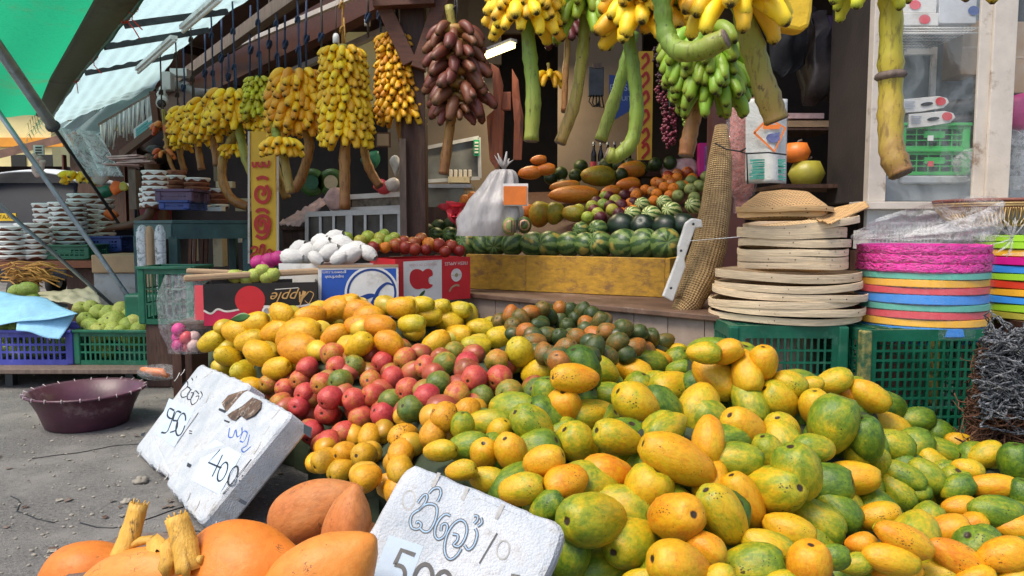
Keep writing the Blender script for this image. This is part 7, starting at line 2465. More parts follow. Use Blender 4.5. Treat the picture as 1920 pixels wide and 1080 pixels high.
def meshbag(u, v):
 ys_ = 130 + 270 * u
 cx = 1404 - 14 * u
 wd = (26 + 22 * math.sin(PI * min(u * 1.1, 1))) * (1 if u < .9 else .7)
 c = at(cx, ys_, 4.15)
 a = 2 * PI * v
 r = ps(wd, 4.15) / 1.6
 k_ = 1 + .12 * mnoise.noise(V((u * 9, math.cos(a) * 3, math.sin(a) * 3)))
 return c + V((r * k_ * math.cos(a), r * k_ * math.sin(a) * .6, 0))
mb.grid(meshbag, 40, 30)
mbg = thing('mesh_bag', 'long red mesh bag of small onions hanging in clear plastic beside the white sack', 'bag', at(1395, 395, 4.15))
mb.build('mesh', M['red_mesh'], mbg)
mb = MB()
mb.grid(lambda u, v: meshbag(u, v) + (meshbag(u, v) - at(1404 - 14 * u, 130 + 270 * u, 4.15)) * .25, 30, 30)
mb.build('plastic_cover', M['film'], mbg)
pst = thing('printed_sack', 'white woven sack hung up, printed with an orange diamond and blue flower', 'sack', at(1440, 345, 4.0))
def sackf(u, v):
 p = at(1398 + 78 * u, 186 + 158 * v, 4.0)
 p.y += .02 * math.sin(u * 8) * v - .03 * math.sin(PI * u)
 return p
mb = MB()
mb.grid(sackf, 20, 20)
mb.build('sack_cloth', simple('white_woven_sack', (.55, .57, .55), .6, .15, 14, .4, 90), pst, solid=.006)
mb = MB()
Pn = at(1440, 260, 3.955)
nn_ = V((0, -1, 0))
stroke(mb, [(1414, 249), (1440, 222), (1472, 240), (1452, 284), (1414, 249)], Pn, nn_, 4.5, .002, 0, True, False)
stroke(mb, [(1430, 238), (1462, 238)], Pn, nn_, 8, .003, 0, False, False)
mb.build('diamond_print', M['orange_pl'], pst)
mb = MB()
q_ = [atpl(x, y, Pn, nn_) + nn_ * .003 for x, y in ell(1449, 259, 13, 9, 0, 12)]
mb.add(q_, [tuple(range(12))])
mb.add([p + V((.0, -.001, .03)) for p in q_[:6]], [tuple(range(6))])
mb.build('flower_print', simple('dusty_blue_print', (.12, .14, .30), .6, .3, 30, 0), pst)
mb = MB()
for k in range(16):
 y = 300 + k * 2.4
 stroke(mb, [(1404 + U(0, 8), y), (1438, y - U(0, 3)), (1474 - U(0, 10), y + U(-2, 2))], at(1440, 320, 3.97), nn_, 2.0, .004)
mb.build('green_print', simple('sea_green_print', (.05, .32, .25), .6, .3, 30, 0), pst)
mb = MB()
mb.tube([at(1340, 268, 3.9), at(1362, 280, 3.88), at(1390, 284, 3.86), at(1398, 278, 3.85), at(1386, 284, 3.85), at(1400, 288, 3.86), at(1440, 286, 3.88), at(1474, 290, 3.9)], .004, 6)
mb.tube([at(1400, 288, 3.9), at(1402, 345, 3.9)], .004, 6)
tag(mb.build('tie_cord', M['black']), 'black cord tied round the printed sack and the plaited bag', 'cord')
# ------------------------------------------------------------------ dim room behind, hanging things
for i, (px, py, w_, h_, m_, lab) in enumerate([(1478, 80, 60, 120, 'black_cloth', 'black cloth bag hanging by the printed sack'), (1530, 110, 50, 170, 'dark_cloth', 'brownish plastic bag bundle hanging in the dim room'), (1570, 130, 46, 130, 'dark_cloth', 'dark bag bundle beside the brownish one in the dim room'), (1550, 60, 70, 60, 'crate_purple', 'bluish crumpled bags high in the dim room'), (1505, 60, 40, 90, 'dark_cloth', 'narrow dark bag high beside the black cloth'), (1600, 90, 30, 110, 'black_cloth', 'black bag hanging nearest the glass cabinet')]):
 mb = MB()
 Y = 4.9 + .1 * i
 c = at(px, py, Y)
 mb.ball(c, 1, 20, 0, None, (ps(w_, Y) / 2, .10, ps(h_, Y) / 2))
 for v in mb.v:
  d = V((v.x * 16, v.y * 16, v.z * 5))
  v += V((mnoise.noise(d), mnoise.noise(d + V((3, 0, 0))), .4 * mnoise.noise(d + V((0, 7, 0))))) * .085
 tag(mb.build('hanging_bag', M[m_]), lab, 'bag', 'bags in the dim room')
yb = MB()
yb.prism([at(x, y, 3.9) for x, y in ((1436, -70), (1530, -70), (1524, 20), (1518, 50), (1500, 58), (1470, 52), (1440, 36))], V((.01, .12, 0)))
tag(yb.build('hanging_bag', M['yellow_bag'], bevel=.02), 'bright yellow plastic bag hanging above the printed sack', 'bag')
for i, (px, py, r_, m_, lab) in enumerate([(1494, 286, 24, 'orange_pl', 'orange pumpkin on the shelf in the dim room'), (1512, 326, 32, 'olive', 'green orange pumpkin below the orange one in the dim room')]):
 mb = MB()
 Y = 4.7
 c = at(px, py, Y)
 rr = ps(r_, Y)
 mb.lathe([(.02, -rr * .8), (rr * .7, -rr * .7), (rr, 0), (rr * .7, rr * .7), (.03, rr * .72)], 30, c, None, 0, True, lambda p, a, t: V((p.x, p.y, 0)) * (1 + .06 * abs(math.cos(5 * a))) + V((0, 0, p.z)))
 o = thing('pumpkin', lab, 'pumpkin', c)
 mb.build('pumpkin_flesh', M[m_], o)
 mb = MB()
 mb.tube([c + V((0, 0, rr * .68)), c + V((.01, 0, rr * .85)), c + V((.03, 0, rr * .95))], .008, 6)
 mb.build('stem', M['wood_grey'], o)
shf = thing('shelf', 'shelf of folded cartons in the dim room beside the pumpkins', 'shelf', at(1510, 240, 5.0))
for k, (y0, y1, x1) in enumerate(((212, 222, 1545), (226, 238, 1555))):
 mb = MB()
 mb.pbox(1478, y0, x1, y1, 5.0, .25)
 mb.build('folded_carton', M['cardboard'] if k else M['crinkle_pink'], shf)
mb = MB()
mb.pbox(1470, 240, 1570, 244, 4.98, .4)
mb.build('board', M['wood_dark'], shf)
mb = MB()
mb.pbox(1465, 345, 1640, 352, 4.6, .6)
mb.build('lower_board', M['wood_dark'], shf)
pc = MB()
pc.add([at(1586, 130, 4.6), at(1606, 122, 4.6), at(1612, 150, 4.6), at(1604, 164, 4.6), at(1584, 166, 4.6)], [(0, 1, 2, 3, 4)])
tag(pc.build('torn_carton', M['crinkle_pink'], solid=.006), 'torn pinkish carton flap hanging in the dim room', 'carton')
# ------------------------------------------------------------------ glass fronted cabinet
YC = 4.15
cab = thing('glass_cabinet', 'tall glass fronted cabinet with worn cream frame and wire shelf', 'cabinet', at(1780, 400, YC))
def cbox(nm, x0, y0, x1, y1, Y, d, m_, bev=.004):
 mb = MB()
 mb.pbox(x0, y0, x1, y1, Y, d)
 return mb.build(nm, m_, cab, bevel=bev)
cbox('edge_post', 1644, -60, 1660, 378, YC, .06, M['white_frame'])
cbox('middle_post', 1844, -60, 1862, 372, YC, .02, M['white_frame'])
cbox('middle_post', 1870, -60, 1891, 372, YC - .02, .02, M['white_frame'])
cbox('sill', 1610, 378, 1990, 392, YC - .05, .12, M['white_frame'])
cbox('lower_panel', 1626, 393, 1990, 640, YC, .04, M['grey_panel'])
cbox('side_panel', 1642, -60, 1650, 378, YC + .07, .55, M['wall_dark'])  # near black side: darkness of the dim room put into its colour
cbox('back_panel', 1655, -60, 2010, 378, YC + .62, .03, simple('pale_blue_grey_back_panel', (.19, .225, .235), .6, .12, 3, .05, 20, dirt=(.3, .33, .34), dscale=3, damt=.5))
cbox('base_panel', 1655, 330, 2010, 378, YC + .3, .3, M['grey_panel'])
mb = MB()
mb.add([at(1662, -60, YC + .02), at(1838, -60, YC + .02), at(1838, 376, YC + .02), at(1662, 376, YC + .02)], [(0, 1, 2, 3)])
mb.build('pane', M['glass'], cab)
mb = MB()
mb.add([at(1893, -60, YC + .02), at(2000, -60, YC + .02), at(2000, 376, YC + .02), at(1893, 376, YC + .02)], [(0, 1, 2, 3)])
mb.build('pane', M['glass'], cab)
mb = MB()
zsh = at(1700, 52, YC + .1).z
xa, xb = at(1664, 50, YC + .1).x, at(1836, 50, YC + .1).x
for k in range(8):
 y = YC + .1 + .07 * k
 mb.tube([V((xa, y, zsh)), V((xb, y, zsh))], .003, 5)
for k in range(26):
 x = xa + (xb - xa) * k / 25
 mb.tube([V((x, YC + .1, zsh + .003)), V((x, YC + .6, zsh + .003))], .0022, 4)
mb.tube([V((xa, YC + .1, zsh - .03)), V((xb, YC + .1, zsh - .03))], .004, 5)
mb.build('wire_shelf', M['white'], cab)
mb = MB()
mb.pbox(1748, 88, 1754, 180, YC + .58, .02)
mb.pbox(1700, 92, 1750, 102, YC + .57, .03)
mb.build('shelf_bracket', M['white'], cab)
for i, (x0, x1, y0, y1, Yb, lab) in enumerate([(1692, 1756, -6, 24, 4.35, 'white fruit carton, upper one on the wire shelf'), (1690, 1760, 24, 48, 4.33, 'white fruit carton, lower one on the wire shelf'), (1762, 1830, -4, 44, 4.36, 'white carton with blue print at the post side of the wire shelf')]):
 cx_ = thing('carton', lab, 'carton', at((x0 + x1) / 2, y1, Yb), 'cartons on the wire shelf')
 mb = MB()
 mb.pbox(x0, y0, x1, y1, Yb, .2)
 mb.build('carton_body', M['box_white'] if i < 2 else M['canvas'], cx_, bevel=.004)
 mb = MB()
 q_ = [at(*p, Yb - .004) for p in ell(x0 + 24 + 20 * i, (y0 + y1) / 2, 11, 9, 0, 12)]
 mb.add(q_, [tuple(range(12))])
 mb.build('fruit_print', M['coral'] if i < 2 else M['box_navy'], cx_)
for i, (y0, y1, xs_, lab) in enumerate([(184, 212, 0, 'upper white handled fruit pack with red print in the cabinet'), (212, 240, 12, 'lower white handled fruit pack with red print in the cabinet')]):
 hp = thing('fruit_pack', lab, 'fruit pack', at(1740, y1, 4.4), 'fruit packs in the cabinet')
 mb = MB()
 pts = [(1692 + xs_, y0 + 2), (1760 + xs_, y0 - 4), (1776 + xs_, y0), (1780 + xs_, y0 + 8), (1770 + xs_, y0 + 18), (1730 + xs_, y1 - 3), (1692 + xs_, y1)]
 f_ = [at(x, y, 4.4) for x, y in pts]
 mb.prism(f_, V((0, .25, 0)))
 mb.build('pack_body', M['box_white'], hp, bevel=.003)
 mb = MB()
 q_ = [at(*p, 4.394) for p in ell(1764 + xs_, y0 + 6, 10, 8, 0, 14)]
 mb.add(q_, [tuple(range(14))])
 mb.build('fruit_print', M['box_red'], hp)
 mb = MB()
 q_ = [at(*p, 4.394) for p in ell(1738 + xs_, y0 + 11, 12, 3.5, -8, 14)]
 mb.add(q_, [tuple(range(14))])
 mb.build('hand_slot', M['black'], hp)
 mb = MB()
 for k in range(4):
  mb.pbox(1697 + xs_, y0 + 6 + 4 * k, 1716 + xs_ - 3 * (k % 2), y0 + 7.5 + 4 * k, 4.394, .002)
 mb.build('printed_text', simple('grey_blue_print', (.35, .40, .5), .6, .1, 6, 0), hp)
 mb = MB()
 c = at(1800, (y0 + y1) / 2 + 4, 4.6)
 mb.ball(c, 1, 16, 0, None, (.14, .1, .05))
 mb.build('dark_bag', M['dark_cloth'], hp)
gzb = at(1752, 328, 4.42)
for i, (y0, y1, lab) in enumerate([(235, 280, 'bright green plastic crate, upper one in the cabinet'), (284, 328, 'bright green plastic crate, lower one in the cabinet')]):
 lo, hi = at(1752, y1, 4.42), at(1752, y0, 4.42)
 crate(lab, (lo.x, 4.42 + .16, lo.z), 0, ps(126, 4.42), .3, hi.z - lo.z, M['crate_lime'], 5, 3, 'green crates in the cabinet', .006, .02, None, False, 'crate', True)
for k in range(2):
 mb = MB()
 p = at(1762 + 10 * k, 258 + 48 * k, 4.395)
 mb.pbox(1740, 254 + 48 * k, 1750, 264 + 48 * k, 4.40, .004)
 cr_ = [o_ for o_ in bpy.data.objects if o_.get('label', '').startswith('bright green plastic crate, ' + ('upper' if k == 0 else 'lower'))][0]
 mb.build('paper_label', M['white'] if k == 0 else M['coral'], cr_)
pk = MB()
pk.pbox(1690, 329, 1815, 345, 4.42, .3)
tag(pk.build('ice_box', M['grey_panel'], bevel=.01), 'frosty pale box at the foot of the cabinet under the green crates', 'box')
for i, (x0, y0, x1, y1, Y, lab) in enumerate([(1806, 38, 1840, 140, 4.5, 'brown carton upright behind the cabinet post'), (1896, 40, 1990, 175, 4.5, 'large brown carton in the far bay of the cabinet'), (1896, 178, 1990, 240, 4.52, 'lower brown carton in the far bay of the cabinet'), (1840, 100, 1880, 300, 4.7, 'brown carton half hidden behind the two posts')]):
 mb = MB()
 mb.pbox(x0, y0, x1, y1, Y, .2)
 bo = thing('carton', lab, 'carton', at((x0 + x1) / 2, y1, Y), 'brown cartons in the cabinet')
 mb.build('carton_body', M['cardboard'], bo, bevel=.006)
 mb = MB()
 mb.pbox(x0, (y0 + y1) / 2 - 2, x1, (y0 + y1) / 2 + 2, Y - .002, .003)
 mb.build('packing_tape', simple('tan_tape', (.42, .30, .19), .3, .1, 6, 0), bo)
for (px, py, rr, m_, lab) in ((1915, 210, 40, 'dragon', 'pink netted bag in the far bay of the cabinet'), (1905, 300, 60, 'film_dense2', 'clear bag slumped in the far bay of the cabinet'), (1820, 308, 34, 'film_dense2', 'clear bag slumped beside the green crates in the cabinet')):
 mb = MB()
 c = at(px, py, 4.4)
 mb.ball(c, ps(rr, 4.4), 22, 0, None, (1, .6, .9))
 for v in mb.v:
  v += V((mnoise.noise(v * 11), 0, mnoise.noise(v * 11 + V((4, 0, 0))))) * .025
 tag(mb.build('bag', M[m_]), lab, 'bag')
bk = MB()
bk.pbox(1894, 235, 1990, 275, 4.42, .2)
tag(bk.build('black_tray', M['black'], bevel=.006), 'black tray under the pink netted bag in the cabinet', 'tray')
for i, (y0, y1, x0) in enumerate(((200, 230, 1626), (264, 282, 1622), (292, 352, 1625))):
 mb = MB()
 mb.pbox(x0, y0, 1648, y1, 4.4 + .03 * i, .2)
 tag(mb.build('white_tub', M['grey_panel'] if i else M['white'], bevel=.012), f"{('pale tub, highest', 'flat pale tub, middle one', 'tall bluish tub, lowest')[i]} beside the cabinet edge in the dim room", 'tub', 'tubs beside the cabinet')
# ------------------------------------------------------------------ dark green table and what stands on it
gt_ = thing('green_table', 'dark green painted wooden table at the street end of the shop', 'table', (at(350, 530, 5.9).x, 5.9, 0))
mb = MB()
q = [at(250, 402, 5.7), at(322, 414, 5.25), at(470, 412, 5.6), at(440, 398, 6.3)]
zt = q[1].z
q = [V((p.x, p.y, zt - .02)) for p in q]
mb.hexa(q, [p + V((0, 0, .025)) for p in q])
mb.build('table_top', M['wood_green'], gt_, bevel=.004)
mb = MB()
for i in range(4):
 a, b2 = q[i], q[(i + 1) % 4]
 cc = (q[0] + q[1] + q[2] + q[3]) / 4
 a2, b3 = a.lerp(cc, .02), b2.lerp(cc, .02)
 mb.beam(a2 + V((0, 0, -.055)), b3 + V((0, 0, -.055)), .025, .105)
mb.build('apron', M['wood_green'], gt_)
for p in q:
 cc = (q[0] + q[1] + q[2] + q[3]) / 4
 p2 = p.lerp(cc, .07)
 mb = MB()
 mb.box((p2.x, p2.y, (zt - .11) / 2), (.06, .06, zt - .112))
 mb.build('leg', M['wood_green'], gt_, bevel=.004)
def pot_stack(label, px, pyb, pyt, wpx, Y, n, group, dark=False, jit=.006):
 """separate curd pots piled on each other: flared clay pot under a tied white paper cover"""
 b0 = at(px, pyb, Y)
 t0 = at(px, pyt, Y)
 hh = (t0.z - b0.z) / n
 r = ps(wpx, Y) / 2 * 1.06
 b0.x = at(px, pyb, Y + r).x
 for i in range(n):
  c = V((b0.x + U(-jit, jit), Y + r + U(-jit, jit), b0.z + hh * i))
  o = thing('curd_pot', f'{"dark clay" if dark else "white covered clay"} curd pot, {ordw(i)} up the {label}', 'pot', c, group)
  mb = MB()
  mb.lathe([(.001, 0), (r * .72, .0), (r * .80, hh * .2), (r * .95, hh * .62), (r * .97, hh * .72)], 22, c)
  mb.build('pot_body', M['clay'], o)
  mb = MB()
  K = 22
  ph = U(0, 6)
  mb.lathe([(r * .92, hh * .52), (r * .98, hh * .6), (r * 1.0, hh * .8), (r * .95, hh * .97), (.001, hh * .985)], K, c, None, 0, True,
                 lambda p, a, t: V((p.x, p.y, p.z - (hh * .55 * (.5 + .5 * math.sin(6 * a + ph)) - hh * .12 if t < .2 else 0))))
  mb.build('paper_cover', M['pot_paper'] if not dark or i % 3 == 0 else M['clay'], o)
PG = 'stacks of curd pots'
pot_stack('tall stack before the seller', 292, 388, 318, 44, 5.75, 7, PG)
pot_stack('stack beside the seller on the table', 274, 390, 352, 22, 5.8, 4, PG)
pot_stack('dark stack at the back of the table', 372, 392, 332, 44, 6.0, 7, PG, True)
pot_stack('dark low stack beside the yellow sign', 408, 392, 352, 40, 6.1, 4, PG, True)
pot_stack('small stack behind the purple crate', 332, 366, 318, 34, 6.05, 5, PG, True)
pot_stack('wide stack on the street crate', 130, 461, 378, 62, 6.8, 9, PG)
pot_stack('wide stack beside the blue crate', 164, 458, 362, 58, 7.3, 10, PG)
pot_stack('stack at the street edge, nearer', 24, 488, 424, 60, 6.4, 7, PG)
pot_stack('stack behind the thinnest pole', 66, 488, 418, 60, 6.5, 7, PG)
pot_stack('tall stack under the loose bananas', 100, 460, 380, 60, 7.0, 8, PG)
pot_stack('stack with orange bags beside it', 190, 446, 372, 50, 7.4, 7, PG)
for (px0, px1, y0, y1, Y, m_, lab) in ((293, 357, 358, 378, 5.55, 'crate_purple', 'dull purple crate on the green table, upper of two'), (300, 352, 379, 393, 5.55, 'crate_navy', 'navy blue crate on the green table, under the purple one'), (76, 165, 462, 486, 6.6, 'crate_green', 'dark green crate under the wide street pot stacks'), (168, 226, 446, 472, 7.0, 'crate_navy', 'blue crate beside the dark green one under the street pots')):
 lo, hi = at((px0 + px1) / 2, y1, Y), at((px0 + px1) / 2, y0, Y)
 crate(lab, (lo.x, Y + .17, lo.z), 0, ps(px1 - px0, Y), .32, hi.z - lo.z, M[m_], 8, 3, 'crates under the curd pots', .012, .03, None, False, 'crate', True)
bt_ = thing('street_bench', 'rough brown bench that carries the street side crates of curd pots', 'bench', (at(120, 490, 7).x, 7.0, 0))
mb = MB()
a, b2 = at(-120, 488, 6.3), at(236, 488, 6.9)
zz = at(120, 488, 6.6).z
mb.hexa([V((a.x, 6.3, zz - .06)), V((b2.x, 6.5, zz - .06)), V((b2.x, 7.9, zz - .06)), V((a.x, 7.9, zz - .06))], [V((a.x, 6.3, zz - .003)), V((b2.x, 6.5, zz - .003)), V((b2.x, 7.9, zz - .003)), V((a.x, 7.9, zz - .003))])
mb.build('bench_top', M['clay'], bt_)
for px, Y in ((160, 6.6), (228, 6.8), (60, 6.6), (225, 7.7), (-60, 6.6)):
 p = at(px, 500, Y)
 mb = MB()
 mb.box((p.x, Y, (zz - .07) / 2), (.3 if px == 160 else .07, .07, zz - .072))
 mb.build('leg', M['wood_dark'], bt_)
mb = MB()
for i in range(60):
 p = at(U(-5, 70), U(498, 528), 6.0)
 d = V((U(.1, .3), U(-.1, .1), U(-.08, .06)))
 mb.tube([p, p + d * .5 + V((0, 0, .03)), p + d], .006, 5)
tag(mb.build('broom_bundle', M['rope_orange']), 'bundle of orange brown coir brooms lying below the street pots', 'brooms')
bl2 = thing('wooden_plinth', 'brown stained block by the roadside behind the guava crates', 'block', at(205, 520, 6.0))
mb = MB()
mb.pbox(170, 478, 256, 512, 6.1, .5)
mb.build('block_top', M['cardboard'], bl2, bevel=.01)
mb = MB()
p = at(213, 512, 6.1)
mb.box((p.x, 6.36, (p.z - .003) / 2), (.36, .46, p.z - .006))
mb.build('block_base', M['grey_panel'], bl2)
cp = MB()
cp.pbox(240, 318, 256, 392, 6.4, .1)
cp.build('corner_post', M['wood_grey'], shop)
for i, (x0, y0, x1, y1, m_, lab) in enumerate([(256, 424, 276, 580, 'film_dense', 'milky plastic sleeve standing at the corner of the green table'), (290, 424, 308, 560, 'film_dense', 'clear plastic sleeve with cap beside the milky one'), (272, 426, 288, 520, 'cardboard', 'brown wrapped roll standing between the plastic sleeves')]):
 Y = 5.15
 a, b2 = at((x0 + x1) / 2, y1, Y), at((x0 + x1) / 2, y0, Y)
 r = ps(x1 - x0, Y) / 2
 mb = MB()
 a = V((b2.x, Y, .6))
 L_ = b2.z - a.z
 mb.lathe([(r * .9, 0), (r, L_ * .1), (r * .95, L_ * .5), (r, L_ * .9), (r * .6, L_), (.002, L_ + .01)], 18, a, None, 0, True, lambda p, an, t: p + V((.004 * math.sin(5 * an), 0, 0)))
 tag(mb.build('plastic_sleeve', M[m_]), lab, 'sleeve')
pk = MB()
pa = at(283, 560, 5.15)
pk.box((pa.x, 5.15, .298), (.28, .2, .59))
tag(pk.build('green_bin', M['crate_green'], bevel=.02), 'dark green bin that holds the plastic sleeves and roll', 'bin')
cp_ = MB()
cp_.pbox(398, 432, 418, 500, 6.6, .12)
cp_.pbox(388, 428, 430, 434, 6.58, .16)
tag(cp_.build('pedestal', M['cream_paint'], bevel=.004), 'cream pedestal seen under the green table', 'pedestal')
ch = thing('stool', 'dark stool standing under the green table', 'stool', at(372, 500, 6.5))
for x in (358, 366, 380, 388):
 mb = MB()
 mb.beam(at(x, 436, 6.5 + (x % 3) * .1), at(x - 2, 510, 6.5 + (x % 3) * .1), .025, .025)
 mb.build('leg', M['wood_brown'], ch)
mb = MB()
mb.pbox(354, 430, 392, 437, 6.45, .3)
mb.build('seat', M['wood_brown'], ch)
for i, (x0, y0, x1, y1, Y, m_, nm, lab, cat) in enumerate([(432, 440, 452, 455, 6.4, 'white', 'paper_notice', 'white notice pinned in the dim space behind the green table', 'notice'), (358, 446, 366, 490, 6.8, 'white', 'white_box', 'narrow white box under the green table', 'box'), (404, 340, 436, 352, 6.9, 'cream_paint', 'bread_tray', 'pale tray of snacks behind the dark pots', 'tray'), (386, 388, 416, 396, 5.9, 'white', 'white_tray', 'white tray on the green table by the yellow sign', 'tray'), (440, 372, 470, 396, 6.2, 'cream_paint', 'counter_end', 'cream counter end behind the looped brown stalk', 'counter'), (398, 262, 416, 340, 7.2, 'wall_beige', 'door_board', 'grey board behind the hanging stalks', 'board')]):
 mb = MB()
 mb.pbox(x0, y0, x1, y1, Y, .08)
 tag(mb.build(nm, M[m_], bevel=.004), lab, cat)
# ------------------------------------------------------------------ yellow sign
YS = 5.45
sg = thing('sign_board', 'tall yellow sign board with red Sinhala lettering beside the boxes', 'sign', at(494, 495, YS))
mb = MB()
mb.pbox(467, 246, 521, 494, YS, .03)
mb.build('board', M['sign_yellow'], sg, bevel=.003)
mb = MB()
for (a, b2) in (((467, 246), (467, 494)), ((521, 246), (521, 494))):
 mb.beam(at(*a, YS - .006), at(*b2, YS - .006), .014, .014)
mb.build('edging', M['white_frame'], sg)
p = at(494, 494, YS)
mb = MB()
mb.box((p.x, YS + .05, p.z / 2), (.05, .05, p.z - .004))
mb.build('stake', M['wood_grey'], sg)
Ps, Ns = at(494, 400, YS), V((0, -1, 0))
zs_ = lambda L: [(440 + x / 4, 250 + y / 4) for x, y in L]
mb = MB()
GL = [[(140, 215), (145, 250), (165, 245), (168, 215)], [(180, 215), (190, 250), (210, 245), (212, 212)], [(225, 215), (235, 250), (258, 240), (262, 205)],
      [(170, 345), (212, 330), (255, 345)], [(240, 390), (265, 440), (250, 500), (210, 518), (170, 490), (165, 440), (190, 405), (222, 415), (225, 450), (205, 462)],
      [(170, 595), (185, 575), (230, 575), (258, 600)], [(205, 700), (195, 665), (220, 655), (240, 690), (225, 735), (185, 735), (162, 690), (172, 640), (215, 618), (258, 640), (264, 700), (245, 765), (205, 785), (165, 765)],
      [(130, 870), (150, 850), (175, 860), (165, 890), (140, 905), (128, 935), (160, 945), (175, 915)], [(190, 905), (200, 860), (225, 855), (220, 900), (200, 935), (235, 935), (240, 895)], [(195, 850), (215, 835), (235, 845)], [(255, 935), (250, 890), (270, 870), (285, 895), (278, 935), (298, 930), (300, 880)]]
for i, g_ in enumerate(GL):
 stroke(mb, zs_(g_), Ps, Ns, 6.5 if 3 <= i <= 6 else 4.0, .016)
mb.build('lettering', M['sign_red'], sg)
# ------------------------------------------------------------------ glass cases behind the boxes
YG = 5.9
gc = thing('display_case', 'aluminium framed glass display case behind the foam wrapped pears', 'display case', at(660, 440, YG))
def gbeam(nm, A, B, w_, par, m_='alu'):
 mb = MB()
 mb.beam(A, B, w_, w_)
 return mb.build(nm, M[m_], par)
for x in (576, 601, 626, 652, 658, 685, 715, 749):
 gbeam('upright', at(x, 402 - (x - 576) * .03, YG), at(x, 470, YG), .028 if x in (576, 652, 658, 749) else .02, gc)
gbeam('top_rail', at(574, 402, YG), at(751, 396, YG), .04, gc)
mb = MB()
mb.add([at(578, 403, YG + .02), at(748, 398, YG + .02), at(748, 472, YG + .02), at(578, 472, YG + .02)], [(0, 1, 2, 3)])
mb.build('pane', simple('smoky_case_glass', (.075, .08, .085), .12, .5, 6, 0), gc)
mb = MB()
mb.pbox(576, 400, 750, 480, YG + .1, .4)
mb.build('cabinet_body', M['wood_dark'], gc)
gc2 = thing('display_case', 'upper sloping glass snack case above the aluminium framed one', 'display case', at(700, 390, 6.2))
gbeam('top_rail', at(612, 372, 6.2), at(752, 364, 6.2), .04, gc2)
gbeam('lower_rail', at(620, 394, 6.15), at(752, 388, 6.15), .03, gc2)
mb = MB()
mb.pbox(660, 370, 750, 390, 6.22, .3)
mb.build('snack_tray', simple('snacks_behind_glass', (.20, .17, .13), .3, .6, 18, .2), gc2)
mb = MB()
q_ = [at(520, 420, 6.2), at(560, 425, 6.0), at(620, 375, 6.3), at(600, 372, 6.5)]
mb.grid(lambda u, v: q_[0].lerp(q_[1], u).lerp(q_[3].lerp(q_[2], u), v) + V((0, 0, .025 * mnoise.noise(V((u * 9, v * 12, 0))))), 16, 24)
tag(mb.build('plastic_sheet', M['crinkle_pink'], solid=.004), 'slanting tray of plastic wrapped snacks beside the yellow sign', 'snack tray')
mb = MB()
mb.pbox(522, 424, 596, 431, 6.1, .3)
mb.pbox(530, 431, 596, 520, 6.15, .3)
tag(mb.build('dark_counter', M['wood_dark']), 'dark counter end between the yellow sign and the glass case', 'counter')
for i, (px, py, w_, m_, lab) in enumerate([(630, 375, 44, 'crinkle_pink', 'clear bag of pink snacks on the glass case'), (736, 348, 26, 'white_bag', 'bag of pale popcorn by the timber post'), (716, 350, 28, 'coral', 'crimson packet behind the curved brown stalk'), (742, 312, 22, 'grey_panel', 'upright glass jar case by the timber post'), (696, 300, 36, 'crate_green', 'dark green bag hanging behind the brown stalk')]):
 mb = MB()
 Y = 6.0 + .05 * i
 c = at(px, py, Y)
 mb.ball(c, ps(w_, Y) / 2, 18, 0, None, (1, .6, .9 if i != 3 else 1.8))
 for v in mb.v:
  v += V((mnoise.noise(v * 16), 0, mnoise.noise(v * 16 + V((4, 0, 0))))) * .03
 tag(mb.build('snack_bag', M[m_]), lab, 'bag', 'bags about the glass case')
for i, px in enumerate((586, 622)):
 o = thing('tape_reel', f"dark green wrapped reel {('nearer the yellow sign', 'with a pale centre')[i]}, hung behind the tall banana stalk", 'reel', at(px, 342, 6.5), 'green reels')
 mb = MB()
 mb.lathe([(.04, -.03), (.115, -.03), (.12, 0), (.115, .03), (.04, .03), (.04, -.03)], 26, at(px, 342, 6.5), euler(PI / 2, 0, 0))
 mb.build('reel_body', M['leaf'], o)
 mb = MB()
 mb.lathe([(.001, .031), (.06, .031)], 20, at(px, 342, 6.48), euler(PI / 2, 0, 0))
 mb.build('centre_label', M['cream_paint'] if i else M['crate_green'], o)
fr2 = thing('picture_frame', 'small dark framed notice on the wall behind the amber banana bunch', 'picture', at(718, 262, 7.5))
mb = MB()
mb.pbox(704, 248, 732, 276, 7.3, .03)
mb.build('frame', M['wood_dark'], fr2)
mb = MB()
mb.pbox(707, 251, 729, 273, 7.295, .006)
mb.build('print', M['wall_beige'], fr2)
mb = MB()
mb.pbox(640, 60, 755, 200, 7.6, .05)
mb.build('yellow_panel', M['wall_yellow'], shop)
